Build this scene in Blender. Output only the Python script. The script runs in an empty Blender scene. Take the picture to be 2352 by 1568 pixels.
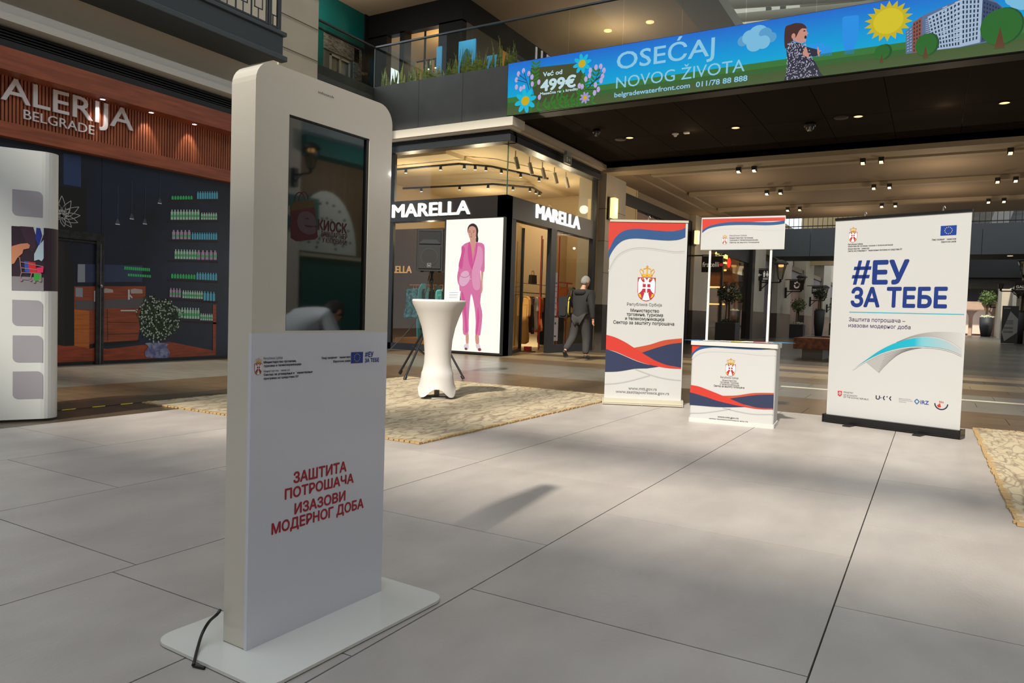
import bpy, bmesh, math, random
from mathutils import Vector, Matrix
from mathutils.geometry import tessellate_polygon
random.seed(7)
C = bpy.context.scene.collection
S = bpy.context.scene
# ------------------------------------------------------------------ camera, light, exposure
cam_d = bpy.data.cameras.new('camera'); cam = bpy.data.objects.new('camera', cam_d); C.objects.link(cam)
cam_d.sensor_width = 36; cam_d.lens = 25.466; cam_d.clip_end = 400; cam_d.clip_start = .05
cam.matrix_world = Matrix((( .5027, .0189, -.8643, 0), (-.8639, .0476, -.5014, 0), (.0316, .9987, .0402, 1.0), (0, 0, 0, 1)))
cam_d.dof.use_dof = False
S.camera = cam
W = bpy.data.worlds.new('sky'); S.world = W; W.use_nodes = True
bg = W.node_tree.nodes['Background']; bg.inputs[0].default_value = (.80, .90, 1.0, 1); bg.inputs[1].default_value = 1.75
sun_d = bpy.data.lights.new('sun', 'SUN'); sun = bpy.data.objects.new('sun', sun_d); C.objects.link(sun)
sun_d.energy = 5.2; sun_d.angle = math.radians(1.9); sun_d.color = (1, .93, .80)
sun.rotation_euler = Vector((1.097, .12, -1)).to_track_quat('-Z', 'Y').to_euler()
S.view_settings.view_transform = 'Standard'; S.view_settings.look = 'None'
S.view_settings.exposure = 0.0; S.view_settings.gamma = 1; S.view_settings.use_curve_mapping = False
S.cycles.max_bounces = 8; S.cycles.transparent_max_bounces = 24
S.cycles.use_denoising = True

# ------------------------------------------------------------------ helpers
def lin(c):
    c = c / 255
    return c / 12.92 if c <= .04045 else ((c + .055) / 1.055) ** 2.4
MATS = {}
def mat(name, rgb=(200, 200, 200), rough=.5, metal=0, emit=0, bump=0, bscale=60, var=0, vscale=5, rnd=0, spec=.5, coat=0, rgb2=None, stretch=None, detail=4, dark=False):
    if name in MATS: return MATS[name]
    m = bpy.data.materials.new(name); m.use_nodes = True; MATS[name] = m
    nt = m.node_tree; b = nt.nodes['Principled BSDF']
    col = tuple(lin(c) for c in rgb) + (1,)
    b.inputs['Base Color'].default_value = col; b.inputs['Roughness'].default_value = rough
    b.inputs['Metallic'].default_value = metal; b.inputs['Specular IOR Level'].default_value = spec
    b.inputs['Coat Weight'].default_value = coat
    if emit:
        b.inputs['Emission Color'].default_value = col; b.inputs['Emission Strength'].default_value = emit
        if dark: b.inputs['Base Color'].default_value = (.02, .02, .02, 1); b.inputs['Specular IOR Level'].default_value = .1
    src = None
    if var or bump:
        tc = nt.nodes.new('ShaderNodeTexCoord'); mp = nt.nodes.new('ShaderNodeMapping')
        nt.links.new(tc.outputs['Object'], mp.inputs[0])
        if stretch: mp.inputs['Scale'].default_value = stretch
    if var:
        n = nt.nodes.new('ShaderNodeTexNoise'); n.inputs['Scale'].default_value = vscale; n.inputs['Detail'].default_value = detail
        nt.links.new(mp.outputs[0], n.inputs[0])
        mx = nt.nodes.new('ShaderNodeMix'); mx.data_type = 'RGBA'
        c2 = tuple(lin(c) for c in rgb2) + (1,) if rgb2 else tuple(x * (1 - var) for x in col[:3]) + (1,)
        mx.inputs[6].default_value = col; mx.inputs[7].default_value = c2
        rp = nt.nodes.new('ShaderNodeMapRange'); rp.inputs[1].default_value = .35; rp.inputs[2].default_value = .65
        nt.links.new(n.outputs[0], rp.inputs[0]); nt.links.new(rp.outputs[0], mx.inputs[0]); src = mx.outputs[2]
    if rnd:
        oi = nt.nodes.new('ShaderNodeObjectInfo'); hs = nt.nodes.new('ShaderNodeHueSaturation')
        mr = nt.nodes.new('ShaderNodeMapRange'); mr.inputs[3].default_value = 1 - rnd; mr.inputs[4].default_value = 1 + rnd
        nt.links.new(oi.outputs['Random'], mr.inputs[0]); nt.links.new(mr.outputs[0], hs.inputs['Value'])
        if src: nt.links.new(src, hs.inputs['Color'])
        else: hs.inputs['Color'].default_value = col
        src = hs.outputs[0]
    if src:
        nt.links.new(src, b.inputs['Base Color'])
        if emit: nt.links.new(src, b.inputs['Emission Color'])
    if bump:
        n2 = nt.nodes.new('ShaderNodeTexNoise'); n2.inputs['Scale'].default_value = bscale; n2.inputs['Detail'].default_value = 5
        bp = nt.nodes.new('ShaderNodeBump'); bp.inputs['Strength'].default_value = bump; bp.inputs['Distance'].default_value = .01
        nt.links.new(mp.outputs[0], n2.inputs[0]); nt.links.new(n2.outputs[0], bp.inputs['Height']); nt.links.new(bp.outputs[0], b.inputs['Normal'])
    return m
def ramp_mat(name, axis, stops, emit=0, rough=.4):
    """a printed or displayed colour gradient along a generated axis of the object"""
    if name in MATS: return MATS[name]
    m = bpy.data.materials.new(name); m.use_nodes = True; MATS[name] = m
    nt = m.node_tree; b = nt.nodes['Principled BSDF']; b.inputs['Roughness'].default_value = rough
    tc = nt.nodes.new('ShaderNodeTexCoord'); sp = nt.nodes.new('ShaderNodeSeparateXYZ'); cr = nt.nodes.new('ShaderNodeValToRGB')
    nt.links.new(tc.outputs['Generated'], sp.inputs[0]); nt.links.new(sp.outputs['XYZ'.index(axis)], cr.inputs[0])
    els = cr.color_ramp.elements
    while len(els) < len(stops): els.new(.5)
    for e, (p, c) in zip(els, stops): e.position = p; e.color = tuple(lin(x) for x in c) + (1,)
    if not emit: nt.links.new(cr.outputs[0], b.inputs['Base Color'])
    else:
        b.inputs['Base Color'].default_value = (.02, .02, .02, 1); b.inputs['Specular IOR Level'].default_value = .1
        nt.links.new(cr.outputs[0], b.inputs['Emission Color']); b.inputs['Emission Strength'].default_value = emit
        
    return m
def glass(name, tint=(246, 247, 242), f0=.05, rough=0.0):
    """thin pane: clear with a mirror reflection that grows towards grazing angles"""
    if name in MATS: return MATS[name]
    m = bpy.data.materials.new(name); m.use_nodes = True; MATS[name] = m
    nt = m.node_tree; nt.nodes.clear()
    o = nt.nodes.new('ShaderNodeOutputMaterial'); t = nt.nodes.new('ShaderNodeBsdfTransparent'); g = nt.nodes.new('ShaderNodeBsdfGlossy')
    lw = nt.nodes.new('ShaderNodeLayerWeight'); lw.inputs[0].default_value = .5
    pw_ = nt.nodes.new('ShaderNodeMath'); pw_.operation = 'POWER'; pw_.inputs[1].default_value = 5; ma = nt.nodes.new('ShaderNodeMath'); ma.operation = 'MULTIPLY_ADD'; ma.inputs[1].default_value = 1 - f0; ma.inputs[2].default_value = f0
    mx = nt.nodes.new('ShaderNodeMixShader')
    t.inputs[0].default_value = tuple(lin(c) for c in tint) + (1,); g.inputs['Roughness'].default_value = rough
    nt.links.new(lw.outputs['Facing'], pw_.inputs[0]); nt.links.new(pw_.outputs[0], ma.inputs[0]); nt.links.new(ma.outputs[0], mx.inputs[0])
    nt.links.new(t.outputs[0], mx.inputs[1]); nt.links.new(g.outputs[0], mx.inputs[2]); nt.links.new(mx.outputs[0], o.inputs[0])
    return m

class MB:
    def __init__(s): s.v = []; s.f = []; s.sm = []
    def add(s, vs, fs, smooth=False):
        b = len(s.v); s.v += [tuple(v) for v in vs]; s.f += [tuple(b + i for i in f) for f in fs]; s.sm += [smooth] * len(fs); return s
    def box(s, x0, x1, y0, y1, z0, z1):
        return s.add([(x, y, z) for x in (x0, x1) for y in (y0, y1) for z in (z0, z1)],
                     [(0, 1, 3, 2), (4, 6, 7, 5), (0, 4, 5, 1), (2, 3, 7, 6), (0, 2, 6, 4), (1, 5, 7, 3)])
    def obox(s, c, ux, hx, hy, z0, z1):   # box turned in plan: centre, unit direction, half lengths
        u = Vector((ux[0], ux[1], 0)).normalized(); w = Vector((-u.y, u.x, 0)); c = Vector((c[0], c[1], 0))
        return s.add([c + u * a + w * b + Vector((0, 0, z)) for a in (-hx, hx) for b in (-hy, hy) for z in (z0, z1)],
                     [(0, 1, 3, 2), (4, 6, 7, 5), (0, 4, 5, 1), (2, 3, 7, 6), (0, 2, 6, 4), (1, 5, 7, 3)])
    def tube(s, pts, r, n=8, smooth=True):
        pts = [Vector(p) for p in pts]; rs = r if isinstance(r, (list, tuple)) else [r] * len(pts); rings = []
        for i, p in enumerate(pts):
            d = (pts[min(i + 1, len(pts) - 1)] - pts[max(i - 1, 0)]).normalized()
            a = d.cross(Vector((0, 0, 1)) if abs(d.z) < .9 else Vector((1, 0, 0))).normalized(); b = d.cross(a)
            rings.append([p + (a * math.cos(2 * math.pi * k / n) + b * math.sin(2 * math.pi * k / n)) * rs[i] for k in range(n)])
        fs = [(i * n + k, i * n + (k + 1) % n, (i + 1) * n + (k + 1) % n, (i + 1) * n + k) for i in range(len(pts) - 1) for k in range(n)]
        s.add([v for rg in rings for v in rg], fs, smooth)
        s.add(rings[0], [tuple(range(n))]); s.add(rings[-1], [tuple(range(n))]); return s
    def lathe(s, c, prof, n=24, smooth=True, sx=1, sy=1):
        c = Vector(c); vs = [c + Vector((r * math.cos(2 * math.pi * k / n) * sx, r * math.sin(2 * math.pi * k / n) * sy, z)) for r, z in prof for k in range(n)]
        return s.add(vs, [(i * n + k, i * n + (k + 1) % n, (i + 1) * n + (k + 1) % n, (i + 1) * n + k) for i in range(len(prof) - 1) for k in range(n)], smooth)
    def prism(s, pts, fn, d0, d1, smooth=False):   # polygon in 2-D, fn maps (a, b, depth) to 3-D
        n = len(pts); vs = [fn(a, b, d) for d in (d0, d1) for a, b in pts]
        tr = tessellate_polygon([[Vector((a, b, 0)) for a, b in pts]])
        s.add(vs, [t for t in tr] + [tuple(i + n for i in t) for t in tr])
        return s.add(vs, [(i, (i + 1) % n, n + (i + 1) % n, n + i) for i in range(n)], smooth)
    def quad(s, *p): return s.add(p, [tuple(range(len(p)))])
    def ball(s, c, r, n=10, sz=1):
        return s.lathe(c, [(max(1e-4, r * math.sin(math.pi * i / n)), -r * sz * math.cos(math.pi * i / n)) for i in range(n + 1)], 2 * n)
def zp(a, b, d): return (a, b, d)      # plan polygon extruded upwards
def xp(a, b, d): return (d, a, b)      # (y, z) polygon extruded along x
def yp(a, b, d): return (a, d, b)      # (x, z) polygon extruded along y

MW = {}
def each(name, boxes, m, parent, **k):   # every member a part of its own
    return [obj(name, MB().box(*b), m, parent, **k) for b in boxes]
def mtx(o): return MW.get(o, Matrix())
def setp(o, label=None, cat=None, group=None, kind=None, category=None):
    cat = cat or category
    for k, v in (('label', label), ('category', cat), ('group', group), ('kind', kind)):
        if v: o[k] = v
    return o
def obj(name, mb, m, parent=None, local=False, bevel=0, **tags):
    me = bpy.data.meshes.new(name)
    if isinstance(mb, MB):
        me.from_pydata(mb.v, [], mb.f); me.polygons.foreach_set('use_smooth', mb.sm); me.validate()
        bmm = bmesh.new(); bmm.from_mesh(me); bmesh.ops.recalc_face_normals(bmm, faces=bmm.faces); bmm.to_mesh(me); bmm.free()
    else: me = mb
    if m and not me.materials: me.materials.append(m)
    o = bpy.data.objects.new(name, me); C.objects.link(o)
    if parent:
        if not local: me.transform(mtx(parent).inverted())
        o.parent = parent; MW[o] = mtx(parent)
    if bevel:
        b = o.modifiers.new('bevel', 'BEVEL'); b.width = bevel; b.segments = 3; b.limit_method = 'ANGLE'; b.harden_normals = False
    return setp(o, **tags)
def thing(name, loc, label, cat, group=None, rz=0):
    o = bpy.data.objects.new(name, None); C.objects.link(o); o.location = loc; o.rotation_euler = (0, 0, rz); o.empty_display_size = .1
    MW[o] = Matrix.Translation(Vector(loc)) @ Matrix.Rotation(rz, 4, 'Z')
    return setp(o, label, cat, group)
def struct(name, mb, m, parent=None, **k):
    return obj(name, mb, m, parent, kind=None if parent else 'structure', **k)
def sthing(name, loc=(0, 0, 0)):
    o = bpy.data.objects.new(name, None); C.objects.link(o); o.location = loc; o['kind'] = 'structure'; MW[o] = Matrix.Translation(Vector(loc)); return o
KIDS = {}
def kids(o): return [c for c in bpy.data.objects if c.parent == o]
def dup(root, loc, rz=0, label=None, group=None, scale=1):
    ks = KIDS.get(root)
    if ks is None: ks = KIDS[root] = [(c, kids(c)) for c in kids(root)]
    r = root.copy(); C.objects.link(r); r.location = loc; r.rotation_euler = (0, 0, rz); r.scale = (scale,) * 3
    MW[r] = Matrix.Translation(Vector(loc)) @ Matrix.Rotation(rz, 4, 'Z')
    if label: r['label'] = label
    if group: r['group'] = group
    for c, gs in ks:
        d = c.copy(); C.objects.link(d); d.parent = r
        for g in gs: e = g.copy(); C.objects.link(e); e.parent = d
    return r
def copies(o, locs, parent=None):
    for l in locs:
        c = o.copy(); c.location = l; C.objects.link(c)
        if parent: c.parent = parent
def smooth(pts, k=6, closed=False):
    n = len(pts); out = []
    rng = range(n) if closed else range(n - 1)
    for i in rng:
        p0, p1, p2, p3 = (pts[(i + j - 1) % n] if closed else pts[min(max(i + j - 1, 0), n - 1)] for j in range(4))
        for q in range(k):
            t = q / k
            out.append(tuple(.5 * (2 * b + (c - a) * t + (2 * a - 5 * b + 4 * c - d) * t * t + (3 * b - a - 3 * c + d) * t ** 3) for a, b, c, d in zip(p0, p1, p2, p3)))
    if not closed: out.append(tuple(pts[-1]))
    return out
CAP = {}; YMIN = {}
def text_mesh(s, bold=0, spacing=1):
    cu = bpy.data.curves.new('t', 'FONT'); cu.body = s; cu.size = 1; cu.resolution_u = 3; cu.space_character = spacing
    o = bpy.data.objects.new('t', cu); C.objects.link(o); bpy.context.view_layer.update()
    me = bpy.data.meshes.new_from_object(o.evaluated_get(bpy.context.evaluated_depsgraph_get()))
    C.objects.unlink(o); bpy.data.objects.remove(o); bpy.data.curves.remove(cu)
    if bold:   # heavier strokes: the outline spread in several directions
        vs = [v.co.copy() for v in me.vertices]; fs = [tuple(p.vertices) for p in me.polygons]; V2 = []; F2 = []
        for k in range(8 if bold > .012 else 4):
            a = 2 * math.pi * k / (8 if bold > .012 else 4) + .785; b0 = len(V2); V2 += [(v.x + bold * math.cos(a), v.y + bold * math.sin(a), k * .00006) for v in vs]; F2 += [tuple(b0 + i for i in f) for f in fs]
        me = bpy.data.meshes.new('t'); me.from_pydata(V2, [], F2)
    return me
class Art:
    """things printed on, or mounted on, an upright plane: origin, horizontal direction; the plane faces its normal"""
    def __init__(s, O, d, parent, step=.0012, lift=.001, flip=1):
        s.O = Vector(O); s.S = Vector((d[0], d[1], 0)).normalized(); s.N = s.S.cross(Vector((0, 0, 1))) * flip; s.p = parent; s.step = step; s.lift = lift; s.e = 0
    clip = None
    def at(s, a, b, d=0):
        if s.clip: b = min(max(b, s.clip[0]), s.clip[1]); a = max(a, s.clip[2])
        return s.O + s.S * a + Vector((0, 0, b)) + s.N * d
    def polys(s, name, pl, m, lay=0, depth=0, parent=None, **k):
        mb = MB(); d = s.lift + s.step * lay
        for p in pl:
            if depth: mb.prism(p, s.at, d, d + depth); continue
            tr = tessellate_polygon([[Vector((a, b, 0)) for a, b in p]]); mb.add([s.at(a, b, d) for a, b in p], tr)
        return obj(name, mb, m, parent or s.p, **k)
    def poly(s, name, p, m, lay=0, **k): return s.polys(name, [p], m, lay, **k)
    def text(s, string, p, m, bold=0, lay=0, depth=0, name='lettering', parent=None, slope=False, spacing=1):
        """p = baseline start, baseline end, cap-height point, all in plane coordinates"""
        (a0, b0), (a1, b1), (_, bt) = p; me = text_mesh(string, bold, spacing)
        if bold not in CAP:
            h = text_mesh('E', bold); CAP[bold] = max(v.co.y for v in h.vertices); YMIN[bold] = min(v.co.y for v in h.vertices)
        xs = [v.co.x for v in me.vertices]; x0, x1 = min(xs), max(xs)
        hh = bt - b0
        if not slope: b1 = b0 = (b0 + b1) / 2
        d = s.lift + s.step * lay
        def f(v):
            u = (v.x - x0) / (x1 - x0); return s.at(a0 + u * (a1 - a0), b0 + (b1 - b0) * u + (v.y - YMIN[bold]) / (CAP[bold] - YMIN[bold]) * hh, d + v.z)
        if depth:
            bm_ = bmesh.new(); bm_.from_mesh(me); r = bmesh.ops.extrude_face_region(bm_, geom=bm_.faces[:])
            nv = {g for g in r['geom'] if isinstance(g, bmesh.types.BMVert)}
            for v in bm_.verts:
                q = f(v.co); v.co = q + s.N * depth if v in nv else q
            bm_.to_mesh(me); bm_.free()
        else:
            for v in me.vertices: v.co = f(v.co)
        return obj(name, me, m, parent or s.p)
def rrect(a0, a1, b0, b1, r, n=5, which=(1, 1, 1, 1)):   # bl, br, tr, tl
    out = []
    for (cx, cy, a, w) in ((a0, b0, 180, which[0]), (a1, b0, 270, which[1]), (a1, b1, 0, which[2]), (a0, b1, 90, which[3])):
        if not w: out.append((cx, cy)); continue
        ox = cx + (r if cx == a0 else -r); oy = cy + (r if cy == b0 else -r)
        out += [(ox + r * math.cos(math.radians(a + 90 * i / n)), oy + r * math.sin(math.radians(a + 90 * i / n))) for i in range(n + 1)]
    return out
def stroke(pts, w):
    """thin band following a line of plane points"""
    L = []; R = []
    ws = w if isinstance(w, (list, tuple)) else [w] * len(pts)
    for i, p in enumerate(pts):
        q0 = pts[max(i - 1, 0)]; q1 = pts[min(i + 1, len(pts) - 1)]; dx, dy = q1[0] - q0[0], q1[1] - q0[1]; l = math.hypot(dx, dy) or 1
        L.append((p[0] - dy / l * ws[i] / 2, p[1] + dx / l * ws[i] / 2)); R.append((p[0] + dy / l * ws[i] / 2, p[1] - dx / l * ws[i] / 2))
    return L + R[::-1]
def rect(a0, a1, b0, b1): return [(a0, b0), (a1, b0), (a1, b1), (a0, b1)]
def disc(a, b, r, n=16, ry=None): return [(a + r * math.cos(2 * math.pi * i / n), b + (ry or r) * math.sin(2 * math.pi * i / n)) for i in range(n)]
def bb(p): return (min(q[0] for q in p), max(q[0] for q in p), min(q[1] for q in p), max(q[1] for q in p))
def hash_sign(art, p, m, lay=1, name='lettering'):
    """slanted number sign filling the box given by bottom-left, bottom-right, top-left"""
    (a0, b0), (a1, _), (_, b1) = p; w = a1 - a0; h = b1 - b0; U = lambda l: [(a0 + w * u, b0 + h * v) for u, v in l]
    return art.polys(name, [U([(.08, 0), (.26, 0), (.5, 1), (.32, 1)]), U([(.48, 0), (.66, 0), (.92, 1), (.74, 1)]), U([(0, .26), (.9, .26), (.94, .40), (.03, .40)]), U([(.08, .61), (.98, .61), (1.0, .75), (.11, .75)])], m, lay)
def emblem(art, box, lay=1):
    """coat of arms: crown, red shield, white two-headed eagle with a small cross shield"""
    a0, a1, b0, b1 = box; w = a1 - a0; h = b1 - b0
    def U(l, mir=False): return [(a0 + w * (1 - u if mir else u), b0 + h * v) for u, v in l]
    sh = [(.02, .66), (.02, .26), (.08, .14), (.2, .06), (.36, .012), (.5, 0), (.64, .012), (.8, .06), (.92, .14), (.98, .26), (.98, .66)]
    root = art.poly('emblem', U(sh), mat('print_crimson', (160, 30, 48)), lay)
    p = lambda n, l, m, k: art.polys(n, l, m, lay + k, parent=root)
    wing = [(.06, .2), (.05, .38), (.05, .52), (.1, .62), (.18, .645), (.2, .6), (.25, .56), (.3, .53), (.36, .5), (.3, .4), (.26, .3), (.16, .24)]
    body = [(.3, .53), (.36, .53), (.4, .55), (.36, .62), (.33, .65), (.42, .645), (.48, .6), (.5, .57), (.52, .6), (.58, .645), (.67, .65), (.64, .62), (.6, .55), (.64, .53), (.7, .53), (.72, .35), (.6, .22), (.7, .04), (.5, .02), (.3, .04), (.4, .22), (.28, .35)]
    p('eagle', [U(wing), U(wing, True), U(body)], mat('print_white', (232, 230, 228)), 1)
    p('cross_shield', [U(rect(.3, .46, .39, .48)), U(rect(.54, .7, .39, .48)), U([(.3, .35), (.46, .35), (.46, .22), (.36, .26), (.3, .3)]), U([(.54, .35), (.7, .35), (.7, .3), (.64, .26), (.54, .22)])], MATS['print_crimson'], 2)
    p('crown', [U([(.22, .68), (.78, .68), (.8, .76), (.2, .76)])] +
      [U(stroke([(.2 + .0 * i, .76), (.1, .85), (.16, .9), (.3, .84), (.3, .76)], .03)), U(stroke([(.8, .76), (.9, .85), (.84, .9), (.7, .84), (.7, .76)], .03)),
       U(stroke([(.3, .78), (.3, .9), (.5, .93), (.7, .9), (.7, .78)], .025)), U(rect(.46, .54, .76, .95)), U(rect(.48, .52, .95, 1.0)), U(rect(.44, .56, .965, .98))] +
      [U([(.08, .2), (.2, .2), (.27, .08), (.14, .12)]), U([(.92, .2), (.8, .2), (.73, .08), (.86, .12)]), U(disc(.29, .62, .04, 8, .02)), U(disc(.71, .62, .04, 8, .02))], mat('print_gold', (205, 155, 40)), 3)
    p('jewels', [U(disc(x, .72, .025, 6, .012)) for x in (.24, .5, .76)], mat('print_navy', (25, 40, 90)), 4)
    return root
def eu_flag(art, p, lay=1):
    a0, a1, b0, b1 = bb(p); root = art.poly('flag', p, mat('print_euro_blue', (0, 48, 135)), lay)
    cx, cy = (a0 + a1) / 2, (b0 + b1) / 2; R = (b1 - b0) * .34; r = (b1 - b0) * .055
    art.polys('stars', [[(cx + R * math.sin(k * math.pi / 6) + (r if j % 2 == 0 else r * .45) * math.sin(j * math.pi / 5), cy + R * math.cos(k * math.pi / 6) + (r if j % 2 == 0 else r * .45) * math.cos(j * math.pi / 5)) for j in range(10)] for k in range(12)],
              mat('print_yellow', (240, 215, 90)), lay + 1, parent=root)
    return root
def lamp(name, loc, kind, energy, col=(1, .82, .58), size=.1, rot=(0, 0, 0), spot=None, size_y=None):
    d = bpy.data.lights.new(name, kind); d.energy = energy; d.color = col
    if kind == 'AREA':
        d.size = size
        if size_y: d.shape = 'RECTANGLE'; d.size_y = size_y
    elif kind in ('POINT', 'SPOT'): d.shadow_soft_size = size
    if spot: d.spot_size = math.radians(spot); d.spot_blend = .6
    o = bpy.data.objects.new(name, d); C.objects.link(o); o.location = loc; o.rotation_euler = rot; return o
# ------------------------------------------------------------------ the setting
stone = mat('pale_stone', (176, 166, 148), .6, var=.1, vscale=1.5, bump=.1, bscale=8)
plaster = mat('cream_plaster', (204, 194, 176), .8)
ceilm = mat('corridor_ceiling_paint', (140, 122, 100), .85)
black = mat('black_metal', (22, 22, 23), .45)
charcoal = mat('charcoal_metal', (47, 51, 55), .4, metal=.2)
greyp = mat('grey_cladding', (92, 92, 90), .5, metal=.3, var=.12, vscale=2)
white = mat('white_paint', (196, 195, 192), .6)
dgran = mat('dark_granite', (72, 64, 56), .35, var=.2, vscale=9)
MATS_tile = mat('floor_tile', (179, 171, 164), .42, var=1, rgb2=(166, 158, 152), vscale=2.2, bump=.12, bscale=45, rnd=.035, stretch=(1, 1.6, 1))
plank_m = [mat('plank_brown', (112, 92, 68), .3, var=1, rgb2=(98, 80, 60), vscale=3, rnd=.1, stretch=(4, .7, 1), bump=.08),
           mat('plank_grey', (128, 122, 110), .3, var=1, rgb2=(112, 108, 98), vscale=3, rnd=.1, stretch=(4, .7, 1), bump=.08),
           mat('plank_sun_tan', (150, 132, 100), .3, var=1, rgb2=(134, 116, 88), vscale=3, rnd=.1, stretch=(4, .7, 1), bump=.08),  # tan stone tone with the bright sun stripe painted in
           mat('plank_dark', (84, 72, 56), .3, var=1, rgb2=(74, 63, 50), vscale=3, rnd=.1, stretch=(4, .7, 1), bump=.08)]
floor = struct('floor', MB().box(-9, 112, -24, 24, -.2, -.018), mat('grout', (62, 56, 50), .8))
def tileset(name, m, x0, x1, y0, y1, parent=floor, g=.0028, z=0, data={}):
    mb = MB().box(x0 + g, x1 - g, y0 + g, y1 - g, -.017, z); return obj(name, mb, m, parent)
rows = [(-4.3, -3.16), (-3.16, -2.02), (-2.02, -.881), (-.881, .257), (.257, 1.396), (1.396, 2.565), (2.565, 3.713), (3.713, 4.86), (4.86, 6.05)]
offs = [2.17, 2.77, 2.17, 2.77, 2.167, 2.764, 1.64, 2.27, 1.66]
XZ = 8.39
for (y0, y1), o0 in zip(rows, offs):
    x = o0 - 1.216 * 4
    while x < XZ:
        a, b = max(x, -.6), min(x + 1.216, XZ)
        if b - a > .05:
            if y0 == 1.396 and a < 1.4 and b > .6:
                tileset('tile', MATS_tile, a, b, y0, 1.773); tileset('tile', MATS_tile, a, b, 1.773, y1)
            else: tileset('tile', MATS_tile, a, b, y0, y1)
        x += 1.216
struct('tile_field', MB().box(-9, -.6, -24, 6.05, -.017, 0).box(-.6, XZ, -24, -4.3, -.017, 0), MATS_tile, floor)
# darker plank-format stone: bands across the mall beyond the pale field, bands along the left storefronts
bands = [(8.39, 9.0, 0), (9.0, 9.6, 0), (9.6, 10.1, 0), (10.1, 10.7, 1), (10.7, 11.3, 1), (11.3, 11.9, 1), (11.9, 12.5, 1), (12.5, 13.1, 0), (13.1, 13.7, 0), (13.7, 14.4, 2), (14.4, 15.1, 2), (15.1, 15.9, 3), (15.9, 16.8, 2), (16.8, 17.8, 0)]
for i, (a, b, k) in enumerate(bands):
    y = -7.2 + (i * .47) % 1.2
    while y < (11.1 if a < 13.9 else 8.3):
        tileset('plank', plank_m[k], a, b, y, min(y + 1.2, 11.1 if a < 13.9 else 8.34)); y += 1.2
lb = [(6.05, 6.6, 3), (6.6, 7.1, 3), (7.1, 7.7, 0), (7.7, 8.4, 0), (8.4, 9.2, 1), (9.2, 10.1, 1), (10.1, 11.1, 1)]
for i, (a, b, k) in enumerate(lb):
    x = -.8 + (i * .53) % 1.2
    while x < XZ - .01: tileset('plank', plank_m[k], x, min(x + 1.2, XZ), a, b); x += 1.2
far = MB(); far2 = MB(); x = 17.8; i = 0
while x < 110:
    w = .6 + (x - 17.8) * .03
    (far if (i // 2) % 2 else far2).box(x, x + w - .01, -12, 8.34, -.017, 0); x += w; i += 1
far.box(17.8, 22, -24, -12, -.017, 0)
o = struct('paving', far, mat('far_paving', (92, 84, 72), .26, var=.2, vscale=1.2, stretch=(3, .6, 1)), floor); o['kind'] = 'stuff'
o = struct('paving', far2, mat('far_paving_dark', (70, 62, 52), .26, var=.2, vscale=1.2, stretch=(3, .6, 1)), floor); o['kind'] = 'stuff'
struct('shop_floor', MB().box(13.95, 40, 8.36, 16, -.017, .0), mat('shop_floor_stone', (150, 124, 92), .3, var=.1), floor)
struct('guide_strip', MB().box(*(11.6, 11.72), -7, 1.97, 0, .004), mat('guide_strip_pale', (205, 198, 180), .4), floor)

# left wall: shop front hoarding wall, header, cornice
YW = 11.12
wl = struct('wall_left', MB().box(-9, 12.4, YW + .02, YW + .6, 0, 5.3).box(-9, 9.87, YW + .02, YW + .6, 5.3, 12), plaster)
woodm = mat('red_brown_wood', (168, 90, 58), .45, var=1, rgb2=(138, 72, 48), vscale=2.2, stretch=(.8, 1, 9), bump=.03, detail=6)
slatm = mat('slat_wood', (178, 100, 66), .5, var=.3, vscale=6, stretch=(1, 1, .2))
hdr = sthing('trim_shop_header', (0, YW, 3))
obj('wood_beam', MB().box(-3, 12.4, YW - .34, YW + .02, 4.0, 4.3), woodm, hdr, bevel=.004)
obj('wood_beam', MB().box(-3, 12.4, YW - .16, YW + .02, 3.16, 3.36), woodm, hdr, bevel=.004)
obj('slat_backing', MB().box(-3, 12.4, YW - .01, YW + .02, 3.3, 4.1), mat('slat_gap_dark', (66, 34, 24), .7), hdr)
sl = MB(); x = -2
while x < 12.3: sl.box(x, x + .029, YW - .045, YW - .01, 3.36, 4.0); x += .0475
o = obj('slat', sl, slatm, hdr); o['kind'] = 'stuff'
obj('vent_band', MB().box(-9, 12.4, YW - .30, YW + .02, 4.3, 4.40).box(-9, 12.4, YW - .22, YW + .02, 4.44, 4.455).box(-9, 12.4, YW - .22, YW + .02, 4.48, 4.495).box(-9, 12.4, YW - .22, YW + .02, 4.52, 4.535).box(-9, 12.4, YW - .22, YW + .02, 4.56, 4.575).box(-9, 12.4, YW - .12, YW + .02, 4.3, 4.62), mat('vent_black', (26, 27, 29), .5), hdr)
obj('cornice_band', MB().box(-9, 12.4, YW - .42, YW + .02, 4.62, 4.72).box(-9, 12.4, YW - .34, YW + .02, 4.72, 4.86), mat('cornice_white', (212, 208, 200), .7), hdr)
# the opening between pilaster and gallery
struct('pilaster', MB().box(9.87, 10.88, YW - .02, YW + 1.0, 4.86, 12), stone, wl)
pj = MB()
for z in (5.35, 5.97, 6.6, 7.2, 7.8): pj.box(9.865, 10.885, YW - .026, YW, z, z + .012)
struct('joint', pj, mat('stone_joint', (92, 76, 62), .8), wl)
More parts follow.
